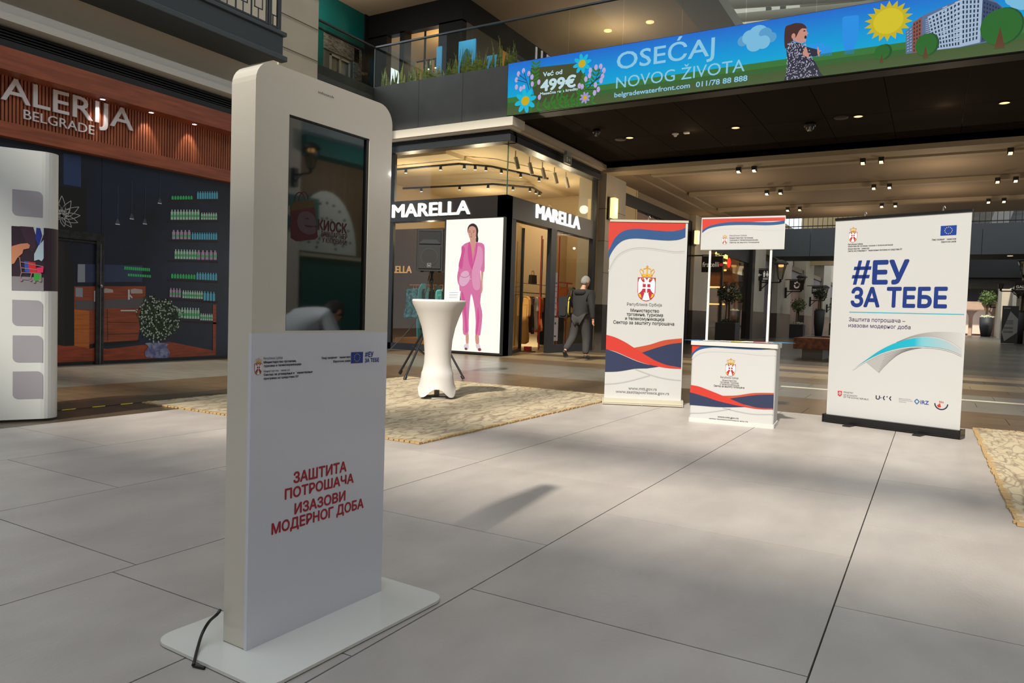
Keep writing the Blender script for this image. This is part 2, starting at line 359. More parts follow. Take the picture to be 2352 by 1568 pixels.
# balcony with railing on the left wall
bal = sthing('trim_balcony', (8, YW, 5))
BY = YW - .85
obj('fascia', MB().box(-9, 9.22, BY, BY + .06, 5.42, 5.78), mat('balcony_slate', (60, 67, 72), .5), bal)
obj('edge_moulding', MB().box(-9, 9.28, BY - .06, BY + .1, 5.34, 5.43).box(-9, 9.27, BY - .05, BY + .1, 5.78, 5.85), MATS['balcony_slate'], bal, bevel=.01)
obj('slab', MB().box(-9, 9.22, BY + .05, YW + .02, 5.40, 5.78), MATS['balcony_slate'], bal)
rl = MB()
for x in [4.4 + .32 * i for i in range(15)]:
    rl.box(x, x + .022, BY + .05, BY + .07, 5.93, 6.95)
    rl.box(x + .07, x + .25, BY + .05, BY + .065, 6.1, 6.115).box(x + .07, x + .085, BY + .05, BY + .065, 6.1, 6.7).box(x + .235, x + .25, BY + .05, BY + .065, 6.1, 6.7).box(x + .15, x + .165, BY + .05, BY + .065, 5.93, 6.1)
rl.box(4.4, 9.2, BY + .04, BY + .08, 5.9, 5.93).box(4.4, 9.2, BY + .03, BY + .09, 6.95, 7.0).box(9.14, 9.2, BY + .03, BY + .09, 5.85, 7.0).box(8.94, 8.99, BY + .03, BY + .09, 5.85, 7.0)
obj('railing', rl, charcoal, bal)
struct('balcony_window', MB().box(5, 8.3, YW - .02, YW + .03, 5.9, 8.2), mat('dark_window', (20, 22, 24), .15), wl)

def disc_(a, b, r, n=8): return [(a + r * math.cos(2 * math.pi * i / n), b + r * math.sin(2 * math.pi * i / n)) for i in range(n)]
# wall behind and right of the camera (seen only mirrored in the kiosk screen), with its shop front
wr = struct('wall_right', MB().box(-9, 22, -8.6, -8, 0, 11), mat('right_wall_wood', (128, 104, 74), .6, var=.3, vscale=2, stretch=(6, 1, .4)))
struct('pilaster', MB().box(7.9, 9.12, -8.0, -7.75, 0, 4.9).box(12.6, 13.6, -8.0, -7.75, 0, 11), mat('pilaster_pale', (206, 202, 192), .6), wr)
struct('awning', MB().box(9.12, 12.6, -8.0, -7.6, 3.88, 4.2), mat('teal_awning', (26, 92, 88), .5), wr)
struct('band', MB().box(9.12, 12.6, -8.0, -7.8, 4.2, 5.2), mat('band_blue_grey', (150, 166, 170), .6), wr)
ar = MB(); ar.prism([(9.9 + .8 * math.cos(a), 2.06 + 1.22 * math.sin(a)) for a in [math.pi * k / 16 for k in range(17)]], yp, -7.99, -7.9)
struct('arch_panel', ar, mat('arch_white', (200, 208, 202), .4), wr)
ar = MB()
for r_ in (.25, .45, .65):
    for k in range(1, 12): a = math.pi * k / 12; ar.prism(disc_(9.9 + r_ * math.cos(a), 2.06 + r_ * 1.52 * math.sin(a), .028), yp, -7.9, -7.89)
struct('arch_dots', ar, mat('arch_dot_green', (40, 80, 72), .5), wr)
struct('shop_window', MB().box(9.3, 11.6, -7.99, -7.9, .2, 1.95), mat('teal_window', (44, 96, 86), .25), wr)
struct('sill', MB().box(9.2, 11.4, -7.95, -7.8, 1.95, 2.02), mat('sill_pale', (180, 176, 150), .5), wr)
for y_ in (-8.6,): struct('upper_band', MB().box(-9, 22, -8.0, -7.6, 5.2, 5.9), white, wr)
struct('wall_back', MB().box(-9.6, -9, -24, 24, 0, 11), plaster)

# Shop corner: glass box under the gallery, header, cornice
XM, YM = 13.98, 8.35
st = thing('corner_shop', (XM, YM, 0), 'corner fashion shop with dark frame and lit white letters on its fascia', 'shop')
obj('fascia', MB().box(XM - .0, XM + .25, YM, 11.7, 3.12, 3.62).box(XM + .25, 18.95, YM, YM + .25, 3.12, 3.62).box(XM, XM + .25, YM, YM + .25, 3.12, 3.62), mat('fascia_black', (30, 26, 25), .4), st)
each('frame', [(XM + .02, XM + .28, YM + .02, YM + .2, 0, 3.12), (XM + .02, XM + .1, 9.93, 10.05, 0, 3.12), (16.2, 16.5, YM, YM + .12, 0, 3.12), (18.72, 18.95, YM, YM + .12, 0, 3.12), (XM + .02, 14.45, YM + .02, YM + .1, 0, 3.12), (18.8, 18.95, YM, YM + .12, 3.62, 4.8), (16.5, 18.75, YM, YM + .12, 0, .2), (XM + .02, XM + .1, 10.0, 11.7, 0, .16), (XM + .02, XM + .1, 11.6, 11.75, 0, 5)], black, st)
obj('top_frame', MB().box(XM - .12, XM + .2, YM - .1, 11.75, 4.78, 4.92).box(XM + .1, 18.95, YM - .1, YM + .2, 4.78, 4.92), charcoal, st, bevel=.01)
vb = MB()
for k in range(4):
    z = 4.925 + k * .035; vb.box(XM - .1 + .01 * k, XM + .2, YM - .08 + .01 * k, 11.75, z, z + .018).box(XM + .1, 18.95, YM - .08 + .01 * k, YM + .2, z, z + .018)
vb.box(XM + .02, XM + .2, YM, 11.75, 4.92, 5.06).box(XM, 18.95, YM + .02, YM + .2, 4.92, 5.06)
obj('vent_louvre', vb, MATS['vent_black'], st)
cor = sthing('trim_cornice', (XM, YM, 5))
wb = mat('cornice_sunlit', (222, 214, 198), .6)  # front of the white cornice, sunlight painted in as a lighter tone
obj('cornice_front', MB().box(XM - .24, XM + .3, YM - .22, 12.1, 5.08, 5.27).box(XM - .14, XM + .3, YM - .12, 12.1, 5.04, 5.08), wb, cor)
obj('cornice_side', MB().box(XM + .3, 19.1, YM - .22, YM + .3, 5.08, 5.2).box(XM + .3, 19.1, YM - .12, YM + .3, 5.04, 5.08).box(XM - .1, 19.1, YM - .12, YM + .3, 5.2, 5.28), mat('cornice_shaded', (188, 174, 152), .7), cor)  # same white cornice, side shade put into a darker tone
gl = glass('shop_glass', (248, 248, 241), .018)
obj('glass_pane', MB().box(XM + .03, XM + .04, YM + .03, 11.7, 3.62, 4.8), gl, st)
obj('glass_pane', MB().box(XM + .04, 18.8, YM + .03, YM + .04, 3.62, 4.8), gl, st)
obj('glass_pane', MB().box(XM + .05, XM + .06, 10.05, 11.6, .16, 3.12), gl, st)
obj('glass_pane', MB().box(16.5, 18.75, YM + .05, YM + .06, .2, 3.12), gl, st)
obj('corner_seam', MB().box(XM + .025, XM + .045, YM + .025, YM + .045, 3.62, 4.8), mat('seam_green', (70, 90, 70), .3), st)
shopw = mat('shop_wall_cream', (202, 178, 138), .8); shopc = mat('shop_ceiling_cream', (206, 186, 150), .8)
shopd = mat('shop_wall_brown', (70, 48, 32), .7)
ins = MB().box(22.0, 22.1, YM, 15, 0, 5).box(13.98, 22, 14.9, 15, 0, 5).box(18.95, 22, YM + .02, YM + .2, 0, 5)
obj('inner_wall', ins, shopw, st)
obj('inner_ceiling', MB().box(XM + .1, 22, YM + .2, 15, 4.93, 5.03), shopc, st)
obj('ceiling_step', MB().box(14.6, 21.5, 10.5, 14.5, 4.82, 4.93), shopc, st)
obj('display_wall', MB().box(16.6, 16.7, 10.75, 14.9, 0, 3.3), shopd, st)
obj('display_wall', MB().box(15.9, 22, 10.75, 10.85, 0, 3.6), shopw, st)
obj('display_wall', MB().box(18.9, 19.0, 9.6, 10.75, 0, 3.6), shopw, st)
# letters of the fascia signs
aM = Art((XM, YM, 0), (0, -1), st, lift=.004); aN = Art((0, YM, 0), (1, 0), st, lift=.004)
lit = mat('lit_letters', (255, 250, 238), .5, emit=1.3, dark=True)
aM.text('MARELLA', [(-3.261,3.214),(-0.9741,3.231),(-3.281,3.53)], lit, bold=.02, depth=.04, name='lit_lettering')
aN.text('MARELLA', [(15.31,3.251),(17.78,3.295),(15.29,3.579)], lit, bold=.02, depth=.04, name='lit_lettering')
aI = Art((16.6, YM, 0), (0, -1), st, lift=.004)
q = [(16.6,14.198,2.034),(16.6,13.031,2.047),(16.6,14.204,2.239)]
aI.text('MARELLA', [(YM - q[0][1], q[0][2]), (YM - q[1][1], q[0][2]), (0, q[2][2])], mat('gold_letters', (216, 168, 104), .4, emit=.35), bold=.015, depth=.02, name='gold_lettering')

# gallery slab, cladding, screen bridge
gal = sthing('trim_gallery', (13.78, 8.3, 5.28))
for y0, y1 in ((8.31, 9.5), (9.5, 10.75), (10.75, 12.15)):
    obj('cladding_panel', MB().box(13.78, 13.84, y0 + .004, y1 - .004, 5.28, 6.40), greyp, gal)
obj('cladding_panel', MB().box(10.9, 13.78, 12.15, 12.2, 5.28, 6.40), greyp, gal)
obj('slab', MB().box(13.84, 22, 8.3, 16, 5.3, 5.95).box(10.9, 13.84, 12.2, 16, 5.3, 5.95), mat('slab_dark', (40, 38, 36), .7), gal)
obj('planter_box', MB().box(13.86, 14.25, 8.35, 12.1, 5.95, 6.38), charcoal, gal)
bgl = glass('balustrade_glass', (228, 230, 224), .018)
def pane_run(pts, z0, z1, axis, fixed, parent):
    for a, b in zip(pts[:-1], pts[1:]):
        if axis == 'Y': mb = MB().box(fixed, fixed + .014, a + .006, b - .006, z0, z1)
        else: mb = MB().box(a + .006, b - .006, fixed, fixed + .014, z0, z1)
        obj('glass_panel', mb, bgl, parent)
rail = thing('balustrade', (13.8, 4, 6.42), 'frameless glass balustrade with slim dark handrail above the big screen', 'railing')
pane_run([-2.8, -1.6, -.38, .83, 2.04, 3.25, 4.45, 5.66, 6.87, 8.09, 9.3, 10.51, 11.72, 12.14], 6.2, 7.36, 'Y', 13.80, rail)
pane_run([10.9, 12.1, 13.79], 6.2, 7.36, 'X', 12.14, rail)
obj('handrail', MB().box(13.77, 13.83, -3, 12.18, 7.35, 7.385).box(10.9, 13.8, 12.12, 12.18, 7.35, 7.385), mat('handrail_grey', (82, 84, 84), .35, metal=.5), rail)
obj('corner_post', MB().box(13.79, 13.82, 12.13, 12.16, 6.2, 7.36), MATS['handrail_grey'], rail)
br = sthing('trim_bridge', (16, 2, 5.28))
obj('slab', MB().box(13.9, 19.0, -9, 8.3, 5.32, 5.95), MATS['slab_dark'], br)
cpm = mat('soffit_brown_black', (42, 35, 30), .95, rnd=.08, spec=.05)
ys = [-9, -6.5, -5.25, -4.0, -2.75, -1.55, -.32, .95, 2.17, 3.45, 4.7, 5.95, 7.15, 8.3]
for a, b in zip(ys[:-1], ys[1:]):
    for xa, xb in ((14.15, 16.6), (16.6, 19.0)): obj('soffit_panel', MB().box(xa + .006, xb - .006, a + .006, b - .006, 5.285, 5.32), cpm, br)
obj('edge_channel', MB().box(13.8, 14.14, -9, 8.3, 5.27, 5.32), mat('channel_black', (20, 19, 19), .6), br)
obj('rear_balustrade', MB().box(18.9, 19.0, -9, 8.3, 5.28, 5.95), cpm, br)

# corridor ceiling, ribs and beams
cl = struct('ceiling', MB().box(19.0, 31, -9, 9.4, 5.12, 5.3).box(20.6, 28, 8.41, 9.4, 4.7, 5.12), ceilm)
struct('beam', MB().box(19.0, 19.62, -9, 8.4, 5.0, 5.28), mat('beam_paint', (168, 152, 128), .8), cl)
for x in (19.9, 23.6, 27.3): struct('rib', MB().box(x, x + .25, -9, 7.15, 5.0, 5.12), MATS['beam_paint'], cl)
struct('side_soffit', MB().box(19.6, 31, 7.6, 8.4, 5.0, 5.12).box(19.6, 31, 7.2, 7.6, 5.06, 5.12), ceilm, cl)
boxl = thing('ceiling_light', (19.6, 4.62, 4.98), 'small black box downlight on the nearest ceiling rib', 'lamp', 'box downlights on the corridor ceiling')
obj('housing', MB().box(19.54, 19.66, 4.56, 4.68, 4.87, 5.0), black, boxl)
obj('lens', MB().box(19.55, 19.67, 4.58, 4.66, 4.862, 4.87).box(19.535, 19.54, 4.58, 4.66, 4.872, 4.9), mat('warm_lens', (255, 226, 170), .5, emit=2.5), boxl)
first = True
for rn, xx in (('nearest', 19.6), ('middle', 23.35), ('farthest', 27.05)):
    for k, yy in enumerate((4.43, 1.47, -1.5)):
        for s_ in (.2, -.2):
            boxl['label'] = 'small black box downlight on the nearest ceiling rib'
            L = 'small black box downlight, %s of the %s pair on the %s ceiling rib' % ('left' if s_ > 0 else 'right', ('left', 'middle', 'right')[k], rn)
            if first: boxl.location = (xx, yy + s_, 4.98); boxl['label'] = L; first = False; keep = L
            else: dup(boxl, (xx, yy + s_, 4.98), label=L)
boxl['label'] = keep

# left corridor wall with pilasters and shop fronts
YP = 8.16
def pier(x0, x1, y0, h, p):
    w = struct('wall_pier', MB().box(x0, x1, y0, 9, 0, h), stone); struct('plinth', MB().box(x0 - .02, x1 + .02, y0 - .02, 9, 0, p), dgran, w); return w
wc = pier(19.1, 20.6, YP, 5.0, 1.3); pier(28.0, 30.2, YP, 5.0, 1.3)
struct('joint', MB().box(19.09, 20.61, YP - .005, YP + .01, 2.2, 2.212).box(19.09, 20.61, YP - .005, YP + .01, 3.1, 3.112).box(19.09, 20.61, YP - .005, YP + .01, 4.0, 4.012).box(19.09, 19.1, YP - .005, 8.4, 3.1, 3.112).box(19.09, 19.1, YP - .005, 8.4, 4.0, 4.012), MATS['stone_joint'], wc)
s2 = thing('corridor_shop', (24, 8.4, 0), 'brown slatted shop front with dark letters behind the left roll-up banner', 'shop')
obj('slatted_fascia', MB().box(20.6, 28.0, 8.4, 8.5, 0, 4.35), mat('mauve_brown_boards', (146, 112, 96), .6, var=.2, vscale=2, stretch=(1, 1, 14)), s2)
obj('top_trim', MB().box(20.6, 28.0, 8.3, 8.5, 4.4, 4.75).box(27.6, 28.0, 8.3, 8.5, 0, 4.4), black, s2)
aS2 = Art((0, 8.4, 0), (1, 0), s2, lift=.01)
aS2.text('GALERIJA', [(q[0], q[2]) for q in [(22.962,8.4,4.212),(26.146,8.4,4.471),(22.932,8.4,4.48)]], mat('dark_letters', (24, 22, 22), .4), depth=.03)
obj('shade_panel', MB().box(25.8, 27.6, 8.34, 8.4, 0, 3.2), mat('dark_brown_panel', (58, 42, 36), .5), s2)
# shoe shop with glowing shelves
s3 = thing('shoe_shop', (34, 8.4, 0), 'dark fronted shop with glowing amber shelves behind the promotion counter', 'shop')
obj('glass_front', MB().box(30.2, 38.6, 8.42, 8.44, 0, 4.6), gl, s3)
each('dark_frame', [(30.2, 38.9, 8.35, 8.45, 3.9, 5.1), (38.6, 39.2, 8.2, 8.5, 0, 5.1), (30.2, 30.4, 8.35, 8.45, 0, 4), (33.2, 33.35, 8.35, 8.45, 0, 4)], black, s3)
obj('inner_wall', MB().box(30.2, 40, 11.4, 11.5, 0, 5).box(39.9, 40, 8.5, 11.5, 0, 5).box(30.2, 40, 8.5, 11.5, 4.6, 4.7), mat('amber_wall', (128, 84, 48), .7), s3)
_a, _b = [(36.5,10.222,3.235),(36.5,9.005,3.236)]
obj('inner_back', MB().box(36.9, 37, 8.5, 11.4, 0, 4.6), MATS['amber_wall'], s3)
for z in (.9, 1.75, 2.6, 3.45): obj('shelf', MB().box(36.5, 36.9, _b[1], _a[1], z, z + .06), mat('shelf_oak', (150, 100, 56), .5), s3)
obj('shelf_light', MB().box(36.48, 36.5, _b[1], _a[1], 3.38, 3.46).box(36.48, 36.5, _b[1], _a[1], 2.54, 2.61).box(36.48, 36.5, _b[1], _a[1], 1.70, 1.76), mat('amber_glow', (255, 196, 110), .5, emit=2.5), s3)
obj('display_table', MB().box(33.5, 36, 9.4, 10.2, .6, .66).box(33.5, 33.56, 9.4, 10.2, 0, .6).box(35.94, 36, 9.4, 10.2, 0, .6), mat('table_oak', (128, 92, 60), .5), s3)
pier(39.2, 42.2, YP + .1, 5.6, 1.45)
for a_, b_ in ((45.6, 50.2), (56.2, 60.2), (66, 71)): pier(a_, b_, YP, 7, 1.45)
struct('wall_corridor_left', MB().box(39.2, 112, 9.05, 9.3, 0, 7), stone)
def fshop(x0, x1, m, lab, words=None):
    t = thing('far_shop_front', (x0, 8.4, 0), lab, 'shop')
    obj('hoarding', MB().box(x0, x1, 8.5, 8.6, 0, 3.3), m, t); obj('fascia', MB().box(x0, x1, 8.4, 8.6, 3.3, 4.4), mat('fascia_grey_violet', (126, 122, 128), .6), t)
    obj('top_trim', MB().box(x0, x1, 8.3, 8.6, 4.4, 4.7), black, t)
    return t
t = fshop(42.2, 45.6, mat('hoarding_violet', (104, 94, 100), .6, var=.3, vscale=1), 'greyish violet shop hoarding with large pale letters on its fascia')
Art((0, 8.4, 0), (1, 0), t, lift=.01).text('GALERIJA', [(42.6, 3.65), (45.3, 3.65), (42.6, 4.0)], mat('pale_grey_letters', (160, 160, 165), .5), depth=.02)
Art((0, 8.4, 0), (1, 0), t, lift=.01).text('BELGRADE', [(43.1, 3.42), (44.7, 3.42), (43.1, 3.54)], MATS['pale_grey_letters'], depth=.02)
t = fshop(50.2, 56.2, mat('hoarding_pink', (166, 132, 118), .6, var=1, rgb2=(120, 96, 88), vscale=.8), 'pinkish shop hoarding under a swirl blade sign, far along the corridor')
t = fshop(60.2, 66, mat('hoarding_rose', (150, 112, 98), .6, var=.3, vscale=1), 'rose brown shop hoarding beyond the second pair of far pilasters')
fshop(71, 84, mat('hoarding_dark', (54, 58, 54), .6), 'dark green shop front at the far left end of the corridor')
# second bridge and what closes the view
b2 = thing('far_bridge', (43, 2, 4.6), 'dark grey footbridge crossing the far corridor with thin bar railing', 'bridge')
for i in range(7): obj('cladding_panel', MB().box(43, 43.1, -5.9 + 2 * i + .01, -3.91 + 2 * i, 4.62, 6.15), mat('bridge_blue_grey', (70, 76, 82), .5), b2)
obj('underside', MB().box(43.1, 47, -6.0, 8.1, 4.66, 5.0).box(43.1, 47, -6.0, 8.1, 5, 5.9), mat('bridge_underside', (48, 44, 42), .6), b2)
rb = MB().box(43.05, 43.12, -6.0, 8.1, 7.0, 7.06).box(43.05, 43.1, -6.0, 8.1, 6.25, 6.3)
y = -6
while y < 8.1: rb.box(43.06, 43.09, y, y + .025, 6.15, 7.0); y += .25
obj('railing', rb, black, b2)
obj('downlight', MB().lathe((44.6, -3.2, 4.65), [(.12, 0), (.12, .02), (.001, .02)], 12), mat('warm_lens2', (255, 220, 160), .5, emit=2), b2)
b3 = thing('distant_bridge', (62, -2, 4.4), 'farther black footbridge below and behind the grey one on the right', 'bridge')
obj('fascia', MB().box(62, 62.3, -5.25, 2.0, 4.55, 5.9), mat('bridge_black', (34, 35, 37), .6), b3)
obj('underside', MB().box(62.3, 72, -5.25, 2.0, 4.2, 4.9), MATS['bridge_underside'], b3)
esc = thing('escalator', (50, -2, 6), 'silver escalator flank rising above the far grey footbridge', 'escalator')
for y0 in (-3.2, 3.6): 
    obj('side_panel', MB().prism([(y0, 6.2), (y0 + .9, 6.2), (y0 + .2, 8.6), (y0 - .7, 8.6)], xp, 49.6, 49.9), mat('brushed_steel', (150, 148, 144), .3, metal=.8), esc)
    obj('steps', MB().box(50, 50.2, y0 - 2.0, y0 - .1, 6.2, 8.4), mat('step_grey', (112, 112, 112), .5, var=1, rgb2=(80, 80, 80), vscale=3, stretch=(1, .1, 12)), esc)
wf = struct('wall_far', MB().box(58, 58.4, 2.4, 8.9, 5.2, 11), mat('far_beige_wall', (186, 162, 120), .7, var=.2, vscale=.6))
wf = struct('wall_end', MB().box(100, 101, -14, 9, 4.9, 12).box(100, 101, -10.4, -6.2, 0, 4.9), MATS['far_beige_wall'])
struct('wall_membrane_end', MB().box(65.5, 66, -6, 9, 5.95, 14.5), mat('upper_far_grey', (120, 116, 108), .8, var=.4, vscale=.5, stretch=(1, 1, 3)))
struct('upper_band', MB().box(96, 96.4, -6.2, 9, 5.4, 7.2), mat('far_band_pale', (200, 186, 160), .7), wf)
fs = thing('end_shop', (100, -3, 0), 'pale pink glass shop front with arched mirrors closing the corridor', 'shop')
obj('back_wall', MB().box(101, 101.2, -6.2, 9, 0, 4.9), mat('blush_wall', (196, 166, 146), .5, var=.2, vscale=.8), fs)
obj('fascia', MB().box(98, 98.2, -6.2, 9, 3.9, 5.4), black, fs)
for yc in (-4.9, -2.6, 1, 3.6): obj('arched_mirror', MB().prism([(yc + .95 * math.cos(a), 2.0 + 1.0 * math.sin(a)) for a in [math.pi * k / 10 for k in range(11)]] + [(yc - .95, .2), (yc + .95, .2)], xp, 100.6, 100.8), mat('mirror_pink', (214, 190, 176), .2, emit=.15), fs)
# right side of the corridor
XR = 60
wrc = struct('wall_corridor_right', MB().box(36, 112, -6.4, -6.1, 0, 5.6).box(63, 66, -6.1, -5.3, 0, 9).box(80, 84, -6.1, -5.3, 0, 9), stone)
struct('dark_front', MB().box(36, 60, -6.1, -5.9, 0, 5.0), mat('right_dark_front', (40, 36, 34), .4), wrc)

# upper gallery level: shops, ceilings, roof
ug = struct('wall_upper_left', MB().box(13.3, 15.35, 13.92, 14.3, 5.95, 9.0), mat('upper_dark', (16, 15, 14), .6, spec=.2))
struct('wall_upper_front', MB().box(15.4, 15.6, 10.69, 14.2, 8.36, 9.0).box(15.4, 15.6, 13.15, 14.2, 5.95, 8.4).box(15.4, 15.6, 10.69, 11.42, 5.95, 8.4).box(15.6, 20.9, 10.69, 10.9, 8.4, 9.0).box(15.4, 15.7, 12.55, 12.7, 5.95, 8.4).box(15.6, 15.64, 12, 12.04, 5.95, 8.4), mat('upper_black', (15, 13, 12), .6, spec=.2))
struct('wall_upper_side', MB().box(15.6, 17.2, 10.70, 10.8, 5.95, 8.4), mat('upper_grey_brown', (88, 84, 76), .4))
struct('wall_upper_inner', MB().box(18, 18.1, 10.9, 14.2, 5.95, 9.0), mat('upper_inner_amber', (206, 164, 96), .7))
struct('ceiling_upper_inner', MB().box(15.6, 18, 10.9, 14.2, 8.6, 8.7), mat('upper_inner_ceiling', (196, 164, 112), .8))
tl = thing('teal_shop', (14, 13.9, 6), 'upper level shop with plain teal fascia and white shelving window', 'shop')
obj('fascia', MB().box(13.2, 15.25, 13.84, 13.92, 8.06, 9.2).box(13.3, 13.75, 13.84, 13.92, 5.95, 8.06), mat('teal_fascia', (0, 92, 88), .5), tl)
obj('trim', MB().box(13.2, 15.3, 13.82, 13.93, 8.03, 8.07).box(15.25, 15.4, 13.8, 13.93, 5.95, 9.2), black, tl)
obj('window_display', MB().box(13.75, 15.25, 13.88, 13.92, 5.95, 8.04), mat('display_grey', (92, 88, 82), .4), tl)
obj('brick_strip', MB().box(13.5, 15.1, 13.85, 13.88, 7.62, 8.02).box(14.9, 15.2, 13.85, 13.88, 5.95, 8.0), mat('whitewashed_brick', (140, 132, 122), .7, var=1, rgb2=(70, 66, 62), vscale=9, stretch=(1, 1, 3)), tl)
obj('white_shelving', MB().box(14.0, 14.04, 13.82, 13.87, 5.95, 7.55).box(14.35, 14.39, 13.82, 13.87, 5.95, 7.55).box(14.7, 14.74, 13.82, 13.87, 5.95, 7.55).box(14.0, 14.74, 13.82, 13.87, 7.5, 7.55).box(14.0, 14.74, 13.82, 13.87, 6.85, 6.9), mat('shelf_offwhite', (150, 146, 138), .5), tl)
struct('ceiling_upper', MB().box(13.6, 31, 5.9, 16, 9.0, 9.2), mat('upper_ceiling_beige', (178, 156, 128), .85))
struct('trim_upper_beam', MB().box(17, 31, 4.96, 5.9, 8.85, 9.2), mat('upper_beam_grey', (158, 150, 136), .8))
struct('wall_upper_back', MB().box(30.5, 31, 5.9, 13, 5.95, 9.0), mat('upper_back_brown', (112, 92, 66), .8))
struct('trim_upper_pilasters', MB().box(20.6, 21.6, 8.2, 8.8, 5.95, 9.0).box(20.9, 30, 10.5, 10.9, 5.95, 9.0).box(26.6, 27.8, 6.6, 7.2, 5.95, 9.0), MATS['upper_beam_grey'])
rf = struct('ceiling_shade_roof', MB().box(-34, -13.5, -14, 14, 15, 15.2).box(3.0, 21.5, -14, 14, 15, 15.2), mat('shade_roof_pale', (206, 202, 190), .9))  # unseen slabs, edges set to keep sun off near floor and gallery
rt = mat('translucent_membrane', (200, 196, 182), .9); _n = rt.node_tree; _t = _n.nodes.new('ShaderNodeBsdfTranslucent'); _t.inputs[0].default_value = (.42, .41, .38, 1); _m = _n.nodes.new('ShaderNodeMixShader'); _m.inputs[0].default_value = .6
_n.links.new(_n.nodes['Principled BSDF'].outputs[0], _m.inputs[1]); _n.links.new(_t.outputs[0], _m.inputs[2]); _n.links.new(_m.outputs[0], _n.nodes['Material Output'].inputs[0])
struct('membrane', MB().quad((33, -14, 14.6), (66, -14, 14.6), (66, 14, 14.6), (33, 14, 14.6)).quad((21.5, -14, 14.6), (33, -14, 14.6), (33, 14, 14.6), (21.5, 14, 14.6)), rt, rf)
RB = MB()
for x in (-11.8,): RB.box(x, x + .42, -14, 14, 14.9, 15.3)
for y in (-3.3, 2.1): RB.box(-13.5, 3.0, y, y + .35, 15.3, 15.7)
struct('shade_beam', RB, white, rf)  # unseen beams added to throw soft shadow bands on the floor
tb = MB()
for a, b in (((24, 6.4, 11.2), (31, -5, 12.6)), ((27, 8, 12.0), (34, -6, 13.6)), ((23, 4.8, 11.0), (25, -6, 12.0)), ((30, 5, 13.2), (29, -8, 12.2))): tb.tube([a, b], .16, 10)
struct('roof_tube', tb, mat('tube_cream', (170, 164, 150), .5), rf)
# ------------------------------------------------------------------ information kiosk
gloss = mat('kiosk_white_gloss', (214, 207, 194), .22, coat=.4)
KO = Vector((1.386, 1.647, 0)); KS = Vector((.556, -.022, 0)).normalized(); KN = KS.cross(Vector((0, 0, 1))); KW = .557; KD = .104
kiosk = thing('information_kiosk', (1.66, 1.69, 0), 'tall white freestanding touch screen kiosk with red slogan, on flat white base plate', 'kiosk')
A = Art(KO, KS, kiosk, step=.0006, lift=.0006)
z0, z1 = .012, 1.682
scr = [(0.0777,1.597),(0.4466,1.6),(0.4457,0.9191),(0.076,0.918)]
sx0 = .118; sx1 = .449; sz0 = .925; sz1 = 1.553
out = rrect(0, KW, z0, z1, .062, 7, (0, 0, 1, 1))
body = MB(); body.prism(out, lambda a, b, d: A.at(a, b, d), -KD, -.012)
obj('body', body, gloss, kiosk, bevel=.006)
fr = MB()   # front frame around the screen opening
for a0, a1, b0, b1 in ((0, sx0, .918, sz1), (sx1, KW, .918, sz1), (sx0, sx1, .918, sz0)): fr.prism(rect(a0, a1, b0, b1), lambda a, b, d: A.at(a, b, d), -.012, 0)
top = rrect(0, KW, sz1, z1, .062, 7, (0, 0, 1, 1)); fr.prism(top, lambda a, b, d: A.at(a, b, d), -.012, 0)
obj('front_frame', fr, gloss, kiosk)
fp = MB().prism(rect(.0, KW, z0, .918), lambda a, b, d: A.at(a, b, d), -.012, .0005)
obj('front_panel', fp, mat('kiosk_panel_sky_tint', (214, 216, 226), .3, coat=.3), kiosk, label='smooth white lower front panel with painted bluish sky reflection')  # bluish sky reflection is mixed into the white panel colour
bz = MB()
for r_ in (rect(sx1 - .012, sx1, sz0, sz1), rect(sx0, sx1, sz1 - .004, sz1), rect(sx0, sx0 + .003, sz0, sz1)): bz.prism(r_, lambda a, b, d: A.at(a, b, d), -.011, -.002)
obj('screen_bezel', bz, mat('bezel_black', (10, 10, 11), .3), kiosk)
sg = MB().prism(rect(sx0 + .003, sx1 - .008, sz0, sz1 - .004), lambda a, b, d: A.at(a, b, d), -.0118, -.008)
sm = mat('kiosk_screen', (10, 22, 24), .03, spec=.9, coat=.6); sm.node_tree.nodes['Principled BSDF'].inputs['IOR'].default_value = 1.7
screen = obj('screen', sg, sm, kiosk, label='dark glossy display with faint red shopping bag logo')
AS = Art(KO - KN * .0078, KS, screen, step=.0001, lift=.0001)
dred = mat('screen_dark_red', (104, 14, 24), .25, emit=.10, dark=True); dyl = mat('screen_olive', (110, 80, 12), .25, emit=.10, dark=True); dgr = mat('screen_grey_logo', (110, 84, 88), .25, emit=.12, dark=True)
AS.poly('shopping_bag', [(0.1342,1.286),(0.1461,1.303),(0.2203,1.321),(0.2272,1.295),(0.2427,1.212),(0.2312,1.203),(0.1598,1.19),(0.1378,1.198)], dred)
AS.poly('bag_top', [(0.1461,1.303),(0.1532,1.308),(0.2242,1.321),(0.2263,1.301),(0.1359,1.277),(0.1341,1.291)], dyl, 1)
AS.poly('bag_handle', stroke(smooth([(0.1496,1.306),(0.1528,1.325),(0.1672,1.336),(0.1822,1.33),(0.1886,1.315)]), .003), dred, 1)
AS.poly('bag_handle', stroke(smooth([(0.1642,1.309),(0.1696,1.329),(0.1842,1.34),(0.1971,1.334),(0.2013,1.318)]), .003), dred, 1)
AS.text('e', [(0.1595,1.206),(0.2345,1.226),(0.157,1.303)], dgr, bold=.04, lay=2)
AS.text('КИОСК', [(0.2422,1.231),(0.3632,1.237),(0.2413,1.262)], dred, bold=.03, lay=1)
AS.text('ВАШ ПАРТНЕР', [(0.2569,1.211),(0.3654,1.22),(0.2565,1.227)], dred, bold=.01, lay=1)
AS.text('У КУПОВИНИ!', [(0.2605,1.194),(0.3651,1.201),(0.2601,1.209)], dred, bold=.01, lay=1)
